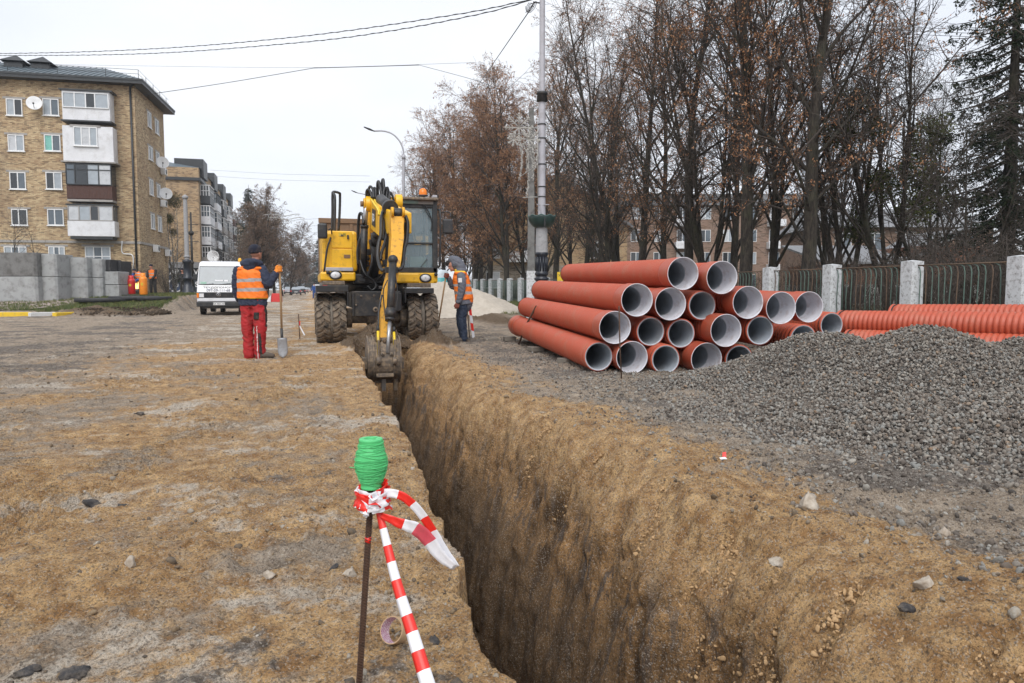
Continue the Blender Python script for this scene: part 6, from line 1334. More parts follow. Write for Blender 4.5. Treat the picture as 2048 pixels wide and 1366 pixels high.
    text('lettering', 'JCB', .20, cpt + nn * .004, R3.to_quaternion(), MATS['white_frame'], ub, .002, sx=.8)
    m = MB()
    for k in range(3): m.tube(spline([onY(741 + 6 * k, 396 + k * .5, a0 - .02), onY(748 + 6 * k, 407 + 2 * k, a1 + .2), onY(757 + 3 * k, 421 + 1.5 * k, a1 - .3), onY(757 + 3.4 * k, 430 + 1 * k, a1 - .4)], 5), .020, 6)
    m.build('steel_pipe', MATS['yellow_bright'], ub)
    # stick ram
    m = MB(); ra, rb, rc = onY(762, 399, 14.3), onY(781, 416, 13.35), onY(796, 426, 12.78); m.tube([ra, rb], .105, 18); m.tube([rb - (rb - ra).normalized() * .1, rb + (rb - ra).normalized() * .03], .14, 18); sr = m.build('stick_ram', MATS['black_steel'], T); m = MB(); m.tube([rb, rc], .05, 12); m.build('ram_rod', MATS['chrome'], sr); m = MB(); m.cyl(rc - Vector((.075, 0, 0)), rc + Vector((.075, 0, 0)), .085, seg=20); m.build('rod_eye', MATS['black_steel'], sr, bevel=.01)
    # stick
    S = [(783, 809, 421, 12.75), (782, 808, 450, 12.68), (783, 808, 475, 12.62), (780, 803, 520, 12.5), (776, 798, 548, 12.42), (763, 786, 600, 12.28), (762, 780, 660, 12.1), (759, 778, 697, 12.0)]
    m = MB(); D = [.22, .34, .40, .38, .34, .30, .27, .22]; V = []
    for (p0, p1, py, Y), dd in zip(S, D): a, b = onY(p0, py, Y), onY(p1, py, Y); V += [a, b, b + Vector((0, dd, .02)), a + Vector((0, dd, .02))]
    F = [(3, 2, 1, 0), tuple(range(4 * (len(S) - 1), 4 * len(S)))]
    for i in range(len(S) - 1):
        for j in range(4): F.append((i * 4 + j, i * 4 + (j + 1) % 4, (i + 1) * 4 + (j + 1) % 4, (i + 1) * 4 + j))
    m.add(V, [tuple(reversed(f)) for f in F]); st = m.build('stick', MATS['yellow_worn'], T, bevel=.012)
    m = MB()
    for px in (784.5, 806.5): c = onY(px, 424, 12.72); m.cyl(c - Vector((.022, 0, 0)), c + Vector((.022, 0, 0)), .085, seg=20)
    m.build('stick_ear', MATS['yellow_worn'], st)
    m = MB()
    for py in (540, 575, 612): c = onY(764 if py > 550 else 778, py, 12.3 if py > 550 else 12.5); m.box(c + Vector((-.02, 0, 0)), (.06, .06, .05))
    c = onY(783, 540, 12.36); m.box(c, (.22, .07, .10)); m.build('ram_bracket', MATS['black_steel'], st, bevel=.006)
    # bucket ram
    u0, u1, u2 = onY(786, 522, 12.25), onY(780, 636, 11.92), onY(775, 706, 11.72); m = MB(); m.tube([u0, u1], .064, 18); m.tube([u1 - (u1 - u0).normalized() * .16, u1], .082, 18); m.ball(u0 + UP * .02, .085, 12); m.tube([u1, u1 + (u1 - u0).normalized() * .05], .08, 12); br = m.build('bucket_ram', MATS['black_steel'], T); m = MB(); m.tube([u1, u2], .031, 12); m.build('ram_rod', MATS['steel'], br)
    # links
    for (pa, ya, pb_, yb) in ((756, 662, 757.5, 710), (788, 664, 790, 704)): m = MB(); m.tube([onY(pa, ya, 11.85), onY(pb_, yb, 11.72)], .022, 4); o = m.build('link_bar', MATS['yellow_bright'], T); m = MB(); c = onY(pa, ya - 4, 11.88); m.ball(c, (.03, .05, .06), 10); m.build('link_pin', MATS['black_steel'], o)
    # quick coupler and bucket
    Yk = 11.72; q = MB(); pb(q, 759, 787, 700, 718, Yk, Yk + .3); 
    for a, b in ((754, 758), (787, 791)): pb(q, a, b, 680, 732, Yk - .02, Yk + .32)
    qc = q.build('coupler', MATS['mud_steel'], T, bevel=.012); m = MB()
    for px in (757, 789): c = onY(px, 722, Yk - .03); m.cyl(c - Vector((.03, 0, 0)), c + Vector((.03, 0, 0)), .06, seg=14)
    for px in (765, 783): c = onY(px, 708, Yk - .01); m.lathe([(.01, -.02), (.03, -.02), (.03, .02)], c, (0, 1, 0), 8)
    m.build('coupler_pin', MATS['mud_steel'], qc)
    def bucket():
        xL, xR = X(724, 11.75), X(810, 11.75); cy, cz = 12.05, Z(722, 11.75); m = MB(); N = 14; Ro = .36
        arc = [(math.radians(85) + math.radians(190) * i / N) for i in range(N + 1)]     # curved back toward the camera, open behind
        o_ = [(cy + math.cos(a) * Ro * .95, cz + math.sin(a) * Ro) for a in arc]; i_ = [(cy + math.cos(a) * (Ro - .02) * .95, cz + math.sin(a) * (Ro - .02)) for a in arc]
        ins = .09
        for k in range(N): m.hexa([(xL + ins, o_[k][0], o_[k][1]), (xR - ins, o_[k][0], o_[k][1]), (xR - ins, i_[k][0], i_[k][1]), (xL + ins, i_[k][0], i_[k][1]), (xL + ins, o_[k + 1][0], o_[k + 1][1]), (xR - ins, o_[k + 1][0], o_[k + 1][1]), (xR - ins, i_[k + 1][0], i_[k + 1][1]), (xL + ins, i_[k + 1][0], i_[k + 1][1])])
        b = m.build('bucket', MATS['mud_steel'], T)
        for x in (xL + .075, xR - .095, xL + .16, xR - .20):
            m = MB(); R2 = Ro + .035; pts = [(cy + .06, cz + R2)] + [(cy + math.cos(a) * R2 * .95, cz + math.sin(a) * R2) for a in arc] + [(cy + .3, cz - Ro - .01), (cy + .34, cz + .1)]; m.prism([(x, y, z) for y, z in pts], (.022, 0, 0)); m.build('side_plate', MATS['mud_steel'], b, bevel=.005)
        m = MB()
        for a, b_ in ((xL, xL + .1), (xR - .1, xR)): m.prism([(a, cy - .1, cz + .04), (b_, cy - .1, cz + .02), (b_, cy - .1, cz - .16), (a + (.03 if a < 1.3 else 0), cy - .1, cz - .14)], (0, .3, 0))
        m.build('side_cutter', MATS['mud_steel'], b, bevel=.006)
        m = MB(); m.bb(xL + .09, xR - .09, cy - .10, cy - .04, cz - Ro - .03, cz - Ro + .03); m.bb(xL + .2, xR - .2, cy - .36, cy - .32, cz - .26, cz - .20); m.build('lip_bar', MATS['mud_steel'], b, bevel=.01)
        for x in (0.22, .5, .78):
            xx = xL + (xR - xL) * x; m = MB(); m.hexa([(xx - .03, cy - .13, cz - Ro - .15), (xx + .03, cy - .13, cz - Ro - .15), (xx + .03, cy - .09, cz - Ro - .15), (xx - .03, cy - .09, cz - Ro - .15), (xx - .035, cy - .16, cz - Ro + .05), (xx + .035, cy - .16, cz - Ro + .05), (xx + .035, cy - .02, cz - Ro + .05), (xx - .035, cy - .02, cz - Ro + .05)])
            m.build('tooth', MATS['steel'] if x == .5 else MATS['mud_steel'], b, bevel=.006)
        m = MB(); r = random.Random(3)
        for k in range(40): m.ball((r.uniform(xL + .15, xR - .15), cy + r.uniform(-.2, .2), cz + .28 + r.uniform(0, .06)), r.uniform(.02, .06), 6)
        m.build('soil_load', MATS['soil'], b, kind='stuff')
    bucket()
    # hoses
    H = [([(733, 398, 14.9), (733, 384, 14.85), (736, 379, 14.8), (741, 384, 14.75), (744, 396, 14.7)], .030), ([(738, 396, 15.0), (738, 378, 14.9), (741, 373, 14.8), (746, 380, 14.7), (747, 396, 14.6)], .030), ([(748, 398, 14.9), (747, 382, 14.85), (749, 376, 14.8), (751, 382, 14.75), (751, 397, 14.7)], .032),
         ([(756, 400, 15.0), (755, 372, 14.95), (757, 363, 14.9), (761, 376, 14.8), (764, 396, 14.7)], .036), ([(763, 400, 14.9), (764, 370, 14.9), (766, 359, 14.9), (767.5, 372, 14.85), (768, 396, 14.8)], .036), ([(765, 402, 14.7), (768, 380, 14.75), (772, 376, 14.8), (775, 386, 14.8), (776, 398, 14.8)], .030),
         ([(774, 402, 14.7), (773, 384, 14.8), (775, 375, 14.85), (779, 390, 14.85), (780, 402, 14.8)], .028), ([(778, 400, 14.7), (779, 388, 14.75), (781, 385, 14.8), (785, 392, 14.8), (788, 402, 14.8)], .028),
         ([(716, 480, 15.2), (717, 445, 15.1), (720, 427, 15.0), (726, 432, 14.95), (727, 448, 14.9)], .035),
         ([(767, 420, 13.6), (763, 436, 13.3), (762, 470, 13.1), (757, 490, 13.0), (756, 515, 12.9), (762, 537, 12.7), (770, 541, 12.55)], .040), ([(771, 445, 13.5), (773, 470, 13.3), (768, 492, 13.1), (763, 505, 13.0), (761, 520, 12.9)], .034), ([(764, 432, 13.5), (768, 448, 13.4), (766, 480, 13.3)], .03), ([(756, 560, 15.0), (770, 545, 14.0), (775, 528, 13.2)], .03),
         ([(811, 432, 12.9), (815, 448, 12.85), (813, 480, 12.8), (808, 500, 12.75), (806, 525, 12.6), (803, 536, 12.45), (795, 540, 12.4)], .040), ([(809, 445, 12.9), (812, 470, 12.9), (809, 500, 12.8), (806, 515, 12.7)], .034),
         ([(732, 455, 15.2), (722, 470, 15.1), (715, 500, 15.1), (716, 530, 15.1)], .028), ([(740, 480, 15.2), (744, 520, 15.0), (735, 555, 15.1)], .03), ([(720, 520, 15.0), (730, 548, 14.9), (745, 560, 15.0), (752, 572, 15.0), (744, 580, 15.0), (735, 572, 15.0)], .022),
         ([(775, 560, 12.2), (767, 580, 12.15), (768, 610, 12.1), (772, 640, 12.0)], .012), ([(790, 545, 12.3), (795, 590, 12.2), (789, 630, 12.05), (783, 645, 11.95)], .012), ([(764, 590, 12.2), (758, 620, 12.1), (757, 655, 12.0)], .02)]
    for pts, rr in H: tube('hydraulic_hose', pts, rr * .85, 'hose', 8, 7)
    return T

# ---------------------------------------------------------------- road vehicles
def dump_truck():
    p = base_at(712, 25.5); x, y = X0, Y0 = p.x, 25.0; T = empty('dump_truck', (x, y, 0), 0, 'brown tipper truck parked behind the excavator', 'truck')
    xl = onY(641, 500, y).x; xr = xl + 2.5; zt = onY(641, 436, y).z; zb = 1.35
    m = MB(); m.bb(xl, xl + .06, y, y + 5, zb, zt); m.bb(xr - .06, xr, y, y + 5, zb, zt); m.bb(xl + .06, xr - .06, y, y + .06, zb, zt - .08); m.bb(xl + .06, xr - .06, y + 4.94, y + 5, zb, zt); m.bb(xl + .06, xr - .06, y + .06, y + 4.94, zb, zb + .08); b = m.build('tipper_body', MATS['brown_paint'], T, bevel=.01)
    m = MB(); m.bb(xl - .05, xr + .05, y - .06, y - .003, zt - .16, zt); m.bb(xl - .05, xr + .05, y - .05, y - .003, zt - .62, zt - .52); m.build('rim_bar', MATS['brown_paint'], b, bevel=.01)
    for k in range(6): m = MB(); a = xl + .0 + k * (xr - xl - .1) / 5; m.bb(a, a + .1, y - .045, y - .004, zb, zt - .17); m.build('rib', MATS['grey_paint'] if k == 0 else MATS['brown_paint'], b, bevel=.008)
    m = MB(); m.bb(xl + .7, xl + 1.8, y + .2, y + 7, .75, 1.2); m.build('chassis', MATS['black_steel'], T)
    m = MB(); m.hexa([(xl + .05, y + 5.3, 1.0), (xr - .05, y + 5.3, 1.0), (xr - .05, y + 7.2, 1.0), (xl + .05, y + 7.2, 1.0), (xl + .12, y + 5.35, 2.9), (xr - .12, y + 5.35, 2.9), (xr - .12, y + 7.0, 2.9), (xl + .12, y + 7.0, 2.9)]); m.build('cab', MATS['grey_paint'], T, bevel=.06)
    me = tyre_mesh('truck_tyre', .52, .28, .28, lugs=False)
    for xx in (xl + .18, xr - .18):
        for yy in (y + .9, y + 2.2, y + 6.1): add_wheel(T, (xx, yy, .52), .52, .28, .28, me, 'grey_paint', -1 if xx < x else 1)
    for a, mt in ((xl + .05, 'red_paint'), (xr - .2, 'red_paint')): m = MB(); m.bb(a, a + .15, y - .09, y - .06, 1.15, 1.3); m.build('tail_lamp', MATS[mt], T)
    # pale lidded object standing on the rim: exhaust cap of the digger tank side
def van():
    P = hit(443, 631); x0 = onY(394, 600, P.y).x; x1 = onY(491.5, 600, P.y).x; y = P.y; xc = (x0 + x1) / 2; w = x1 - x0; z0 = 0.0
    T = empty('service_van', (xc, y, 0), 0, 'white flat-nosed service van parked left of the red-trousered worker', 'van'); Z = lambda py: onY(443, py, y).z; Xp = lambda px: onY(px, 600, y).x
    m = MB(); prof = [(.10, Z(612)), (-.02, Z(603)), (-.03, Z(584)), (.08, Z(572)), (.42, Z(532)), (.60, Z(525) + .02), (1.0, Z(524) + .06), (5.3, Z(524) + .06), (5.4, Z(530)), (5.4, Z(612))]
    n = len(prof); V = []; 
    for (yy, zz) in prof:
        k = 1.0 if zz < Z(570) else 1 - (.055 * (zz - Z(570)) / (Z(525) - Z(570))); V.append((xc - w / 2 * k, y + yy, zz)); V.append((xc + w / 2 * k, y + yy, zz))
    F = [tuple(range(0, 2 * n, 2)), tuple(range(2 * n - 1, 0, -2))] + [(2 * i, 2 * i + 1, 2 * ((i + 1) % n) + 1, 2 * ((i + 1) % n)) for i in range(n)]
    m.add(V, [tuple(reversed(f)) for f in F]); m.build('body', MATS['van_white'], T, bevel=.05)
    a, b = Vector((0, y + .08, Z(572))), Vector((0, y + .42, Z(532))); nr = Vector((0, -(b.z - a.z), b.y - a.y)).normalized()
    def scr(px, t, off=.012): q = a.lerp(b, t); return Vector((Xp(px), q.y, q.z)) + nr * off
    m = MB(); m.prism([scr(397.5, .08), scr(479.5, .08), scr(477, .97), scr(399, .97)], -nr * .02); g = m.build('windscreen', MATS['van_glass'], T, bevel=.015)
    m = MB(); m.prism([scr(397, .05, .004), scr(480.5, .05, .004), scr(478, 1.0, .004), scr(398.5, 1.0, .004)], -nr * .01); m.build('screen_seal', MATS['plastic_black'], T, bevel=.01)
    m = MB(); m.tube([scr(408, .06, .03), scr(428, .10, .03)], .008, 4); m.tube([scr(438, .06, .03), scr(462, .12, .03)], .008, 4); m.build('wiper', MATS['plastic_black'], T)
    m = MB(); 
    for (p, q, t0, t1, mi) in ((401, 413, .10, .2, 0), (430, 446, .24, .30, 1), (449, 456, .22, .30, 1), (463, 474, .10, .22, 0)): m.prism([scr(p, t0, .016), scr(q, t0, .016), scr(q, t1, .016), scr(p, t1, .016)], nr * .002, mi)
    m.build('screen_papers', [MATS['mint'], MATS['white_panel']], T)
    def bx(name, mat, r, ya=-.05, yb=.02, bev=.008, parent=T):
        m = MB(); 
        for (p0, p1, q0, q1) in r: m.bb(Xp(p0), Xp(p1), y + ya, y + yb, Z(q1), Z(q0))
        return m.build(name, MATS[mat], parent, bevel=bev)
    g = bx('grille', 'plastic_black', [(394.5, 485, 584.5, 595.5)], -.045, .02); 
    for k in range(5): bx('grille_slat', 'black_steel', [(408, 474, 585.6 + 2 * k, 586.4 + 2 * k)], -.055, -.045, 0, g)
    for (p0, p1) in ((399, 408.5), (468, 478)): bx('headlight', 'lamp_glass', [(p0, p1, 587, 594.5)], -.065, -.04)
    for (p0, p1) in ((394, 398.5), (478.5, 484)): bx('indicator', 'amber', [(p0, p1, 586, 595.5)], -.06, -.03)
    bx('front_panel', 'white_panel', [(395, 484, 597, 602.5)], -.06, .02); bx('bumper', 'plastic_black', [(393.5, 486, 603.5, 613)], -.14, .1, .02); bx('bumper', 'black_steel', [(405, 480, 613, 617)], -.05, .3, .01)
    bx('number_plate', 'white_frame', [(427, 450.5, 605, 610)], -.155, -.142)
    Rq = Matrix.Rotation(math.pi / 2, 3, 'X').to_quaternion()
    text('lettering', 'AX 4301 HH', .085, (Xp(438.7), y - .157, Z(607.6)), Rq, MATS['plastic_black'], T, .001)
    c = Vector((Xp(438), y - .062, Z(589.5))); m = MB(); m.lathe([(.075, -.008), (.09, -.008), (.09, .01), (.075, .01)], c, (0, 1, 0), 24)
    for k in range(3): an = math.pi / 2 + k * 2.094; d = Vector((math.cos(an), 0, math.sin(an))); s = Vector((-d.z, 0, d.x)); m.prism([c + s * .016, c + d * .078, c - s * .016], (0, -.006, 0))
    m.build('star_emblem', MATS['chrome'], T)
    slope = Matrix.Rotation(math.pi / 2 - math.atan2(.11, Z(572) - Z(584)), 3, 'X').to_quaternion()
    def fr(py, off=.006): t = (py - 584) / (572 - 584); q = Vector((0, y - .03 + .11 * t, Z(py))); nn = Vector((0, -(Z(572) - Z(584)), .11)).normalized(); return q + nn * off
    q = fr(581); text('lettering', '097-59-111-68', .17, (Xp(437.5), q.y, q.z), slope, MATS['plate_blue'], T, .001, sx=.9); q = fr(575.3); text('lettering', 'ТЕХДОПОМОГА', .105, (Xp(438), q.y, q.z), slope, MATS['plastic_black'], T, .001, sx=1.45)
    me = tyre_mesh('van_tyre', .35, .2, .19, lugs=False, mat='rubber')
    for xx, s in ((x0 + .12, -1), (x1 - .12, 1)):
        for yy in (y + .9, y + 4.2): add_wheel(T, (xx, yy, .35), .35, .2, .19, me, 'grey_paint', s)
        if 1: m = MB(); m.bb(xx - s * .42 - .1, xx - s * .42 + .1, y + 4.0, y + 4.5, 0.02, .6); m.build('inner_tyre', MATS['rubber'], T, bevel=.05)
    m = MB(); m.bb(xc - .8, xc + .8, y + .5, y + 5, .42, .62); m.build('chassis', MATS['black_steel'], T)
    c = Vector((Xp(478), y + .9, Z(524) + .05)); m = MB(); m.lathe([(.07, 0), (.07, .1), (.04, .15), (.003, .16)], c, (0, 0, 1), 14); m.build('beacon', MATS['amber_light'], T)
    for s, px in ((-1, x0), (1, x1)): m = MB(); m.bb(px + s * .02, px + s * .16, y + .28, y + .34, Z(560), Z(548)); m.build('mirror', MATS['plastic_black'], T, bevel=.02)
def car(px, py, w, h, mat, label, rz=0.0, kind='car', rear=True):
    P = hit(px, py); T = empty('parked_car', P, rz, label, 'car', 'cars parked down the street'); L = 4.3
    m = MB(); s = w / 2; prof = [(0, .30), (-.02, .55), (.05, .86), (.12, .95), (.75, 1.02), (1.35, 1.0), (3.1, .98), (4.15, .80), (4.3, .55), (4.28, .30)]; n = len(prof); V = []
    for (y, z) in prof: k = .92 if z > .9 else 1; V += [(-s * k, y, z * h / 1.45), (s * k, y, z * h / 1.45)]
    F = [tuple(range(0, 2 * n, 2)), tuple(range(2 * n - 1, 0, -2))] + [(2 * i, 2 * i + 1, 2 * ((i + 1) % n) + 1, 2 * ((i + 1) % n)) for i in range(n)]; m.add(V, [tuple(reversed(f)) for f in F]); m.build('body', MATS[mat], T, bevel=.06, world=False)
    a = 1.0 * h / 1.45; m = MB(); m.hexa([(-s * .86, .35, a), (s * .86, .35, a), (s * .86, 3.2, a), (-s * .86, 3.2, a), (-s * .70, .85, h - .03), (s * .70, .85, h - .03), (s * .70, 2.3, h - .03), (-s * .70, 2.3, h - .03)]); m.build('window_band', MATS['glass_light'], T, bevel=.04, world=False)
    m = MB(); m.bb(-s * .69, s * .69, .86, 2.3, h - .028, h); m.build('roof', MATS[mat], T, bevel=.02, world=False)
    for sx in (-1, 1):
        m = MB(); m.bb(sx * s * .9 - .17, sx * s * .9 + .10, -.04, .05, .62, .78); m.build('tail_lamp', MATS['red_paint'] if rear else MATS['lamp_glass'], T, bevel=.01, world=False)
        for y in (.8, 3.4): m = MB(); m.cyl((sx * (s - .2), y, .31), (sx * (s - .01), y, .31), .31, seg=20); m.build('wheel', MATS['rubber'], T, bevel=.02, world=False)
    m = MB(); m.bb(-.26, .26, -.035, -.015, .5, .61); m.build('number_plate', MATS['white_frame'], T, world=False)
    m = MB(); m.bb(-s * .95, s * .95, -.06, .1, .28, .48); m.build('bumper', MATS['plastic_black'], T, bevel=.02, world=False)

# ---------------------------------------------------------------- people
def blob(name, tubes, balls, voxel, mat, parent, smooth=4, wr=0.0, wf=14.0, mats=None, bands=None):
    """one continuous skin around limbs and masses given in the figure's own space"""
    m = MB()
    for t in tubes:
        pts, r = t[0], t[1]; fl = t[2] if len(t) > 2 else 1.0; up = t[3] if len(t) > 3 else (0, 1, 0)
        q = spline(pts, 5) if len(pts) > 2 else [Vector(pts[0]).lerp(Vector(pts[1]), k / 4) for k in range(5)]
        nn = len(q); rr = [float(np.interp(i / (nn - 1) * (len(pts) - 1), range(len(pts)), r)) for i in range(nn)]
        m.tube(q, rr, 18, flat=fl, upv=up)
        for e, rad in ((q[0], rr[0]), (q[-1], rr[-1])):
            if fl > .95: m.ball(e, rad * .98, 14)
    for b in balls: m.ball(b[0], b[1], 16, rot=b[2] if len(b) > 2 else None)
    me = mesh_np(name, np.array(m.v), m.f, [MATS[mat]]); o = bpy.data.objects.new('tmp', me); COL.objects.link(o)
    rm = o.modifiers.new('r', 'REMESH'); rm.mode = 'VOXEL'; rm.voxel_size = voxel; s = o.modifiers.new('s', 'SMOOTH'); s.factor = .5; s.iterations = smooth
    dg = bpy.context.evaluated_depsgraph_get(); dg.update(); me2 = bpy.data.meshes.new_from_object(o.evaluated_get(dg)); bpy.data.objects.remove(o)
    me2.name = name; V = np.zeros(len(me2.vertices) * 3, dtype=np.float32); me2.vertices.foreach_get('co', V); V = V.reshape(-1, 3).astype(float)
    if wr:
        N = np.zeros(len(V) * 3, dtype=np.float32); me2.vertices.foreach_get('normal', N); N = N.reshape(-1, 3)
        V = V + N * (wr * (ridge(V[:, 0] * wf * .6 + V[:, 1] * wf * .6, V[:, 2] * wf + V[:, 0] * wf * .5, 2, 5) - .3))[:, None]; me2.vertices.foreach_set('co', V.astype(np.float32).ravel())
    me2.materials.clear()
    for k in (mats or [mat]): me2.materials.append(MATS[k])
    np_ = len(me2.polygons); idx = np.zeros(np_, dtype=np.int32)
    if bands:
        C = np.zeros(np_ * 3, dtype=np.float32); me2.polygons.foreach_get('center', C); C = C.reshape(-1, 3); idx = bands(C).astype(np.int32)
    me2.polygons.foreach_set('material_index', idx); me2.polygons.foreach_set('use_smooth', np.ones(np_, dtype=bool)); me2.update()
    return add_obj(name, me2, parent)
def glove(parent, name, c, mat, ax, palm, curl=1.0, s=1.0, grip=.018):
    """a hand closed round a shaft: c centre of the shaft, ax shaft direction, palm unit vector from shaft to palm"""
    ax = Vector(ax).normalized(); palm = (Vector(palm) - ax * Vector(palm).dot(ax)).normalized(); sd = ax.cross(palm); c = Vector(c); T = []; B = []
    pr = grip + .020 * s; B.append((c + palm * pr * 1.05, (.024 * s, .024 * s, .044 * s), Matrix((palm, sd, ax)).transposed()))
    for k in range(4):
        h = (-1.5 + k) * .021 * s; ln = (.95, 1.05, 1.0, .85)[k]; pts = []
        for j in range(6): a = (j / 5) * 3.6 * ln * curl + .35; r_ = grip + .010 * s; pts.append(c + ax * h + (palm * math.cos(a) + sd * math.sin(a)) * r_ * (1.35 - .06 * j))
        T.append((pts, [.0105 * s, .0105 * s, .010 * s, .0098 * s, .009 * s, .0075 * s]))
    pts = [c + palm * pr * 1.1 - sd * .018 * s + ax * .03 * s, c + palm * pr * .5 - sd * (grip + .014) + ax * .045 * s, c - palm * pr * .3 - sd * (grip + .012) + ax * .038 * s, c - palm * pr * .85 - sd * (grip * .4) + ax * .02 * s]
    T.append((pts, [.014 * s, .0125 * s, .011 * s, .009 * s])); return blob(name, T, B, .0042, mat, parent, 2)
def shovel(name, top, neck, tip, face, label, blade_w=.16, handle='wood'):
    top, neck, tip = Vector(top), Vector(neck), Vector(tip); T = empty(name, (tip.x, tip.y, 0), 0, label, 'shovel')
    m = MB(); m.tube([top, top.lerp(neck, .5) + Vector((.004, 0, 0)), neck], [.0165, .017, .0185], 10); m.ball(top, .018, 10); m.build('handle', MATS[handle], T)
    ax = (tip - neck).normalized(); m = MB(); m.tube([neck - ax * .10, neck + ax * .04, neck + ax * .12], [.021, .022, .012], 10); m.build('socket', MATS['black_steel'], T)
    f = (Vector(face) - ax * Vector(face).dot(ax)).normalized(); sd = ax.cross(f); L = (tip - neck).length; s0 = .06; V = []; NU, NV = 9, 12
    for i in range(NV + 1):
        t = i / NV; wv = blade_w / 2 * (1.0 if t < .55 else math.sqrt(max(0, 1 - ((t - .55) / .45) ** 2.2))) * (.93 + .07 * t); wv = max(wv, .006)
        for j in range(NU + 1): u = j / NU * 2 - 1; V.append(neck + ax * (s0 + (L - s0) * t) + sd * u * wv + f * (.030 * (1 - u * u) * (1 - .5 * t) - .02 * math.sin(t * 3.1)))
    F = [(i * (NU + 1) + j, i * (NU + 1) + j + 1, (i + 1) * (NU + 1) + j + 1, (i + 1) * (NU + 1) + j) for i in range(NV) for j in range(NU)]; m = MB(); m.add(V, F, 0, True); o = m.build('blade', MATS['shovel_steel'], T); q = o.modifiers.new('thick', 'SOLIDIFY'); q.thickness = .003
    m = MB(); c0 = neck + ax * s0; m.tube([c0 - sd * blade_w / 2 * .93 + f * .0, c0 - sd * .03 + f * .02, c0 + sd * .03 + f * .02, c0 + sd * blade_w / 2 * .93], .006, 6); m.build('foot_rest', MATS['shovel_steel'], T); return T
def P3(T, v): L, rz = LOC[T]; return L + Matrix.Rotation(rz, 3, 'Z') @ Vector(v)
def head(parent, c, yaw, tilt=0.0, s=1.0, roll=0):
    """returns tubes/balls for a head facing local -Y turned by yaw"""
    R = Matrix.Rotation(yaw, 3, 'Z') @ Matrix.Rotation(tilt, 3, 'X'); c = Vector(c); f = lambda v: c + R @ (Vector(v) * s)
    return [(f((0, .012, .02)), (.076 * s, .094 * s, .098 * s), R), (f((0, -.03, -.045)), (.055 * s, .062 * s, .062 * s), R), (f((0, -.098, -.012)), (.012 * s, .02 * s, .024 * s), R), (f((0, -.083, -.055)), (.026 * s, .014 * s, .012 * s), R), (f((0, -.078, -.085)), (.024 * s, .02 * s, .018 * s), R), (f((0, -.075, .03)), (.05 * s, .018 * s, .012 * s), R),
            (f((.030, -.072, .008)), (.014 * s, .010 * s, .008 * s), R), (f((-.030, -.072, .008)), (.014 * s, .010 * s, .008 * s), R), (f((.078, .01, -.01)), (.010 * s, .02 * s, .032 * s), R), (f((-.078, .01, -.01)), (.010 * s, .02 * s, .032 * s), R)], f, R
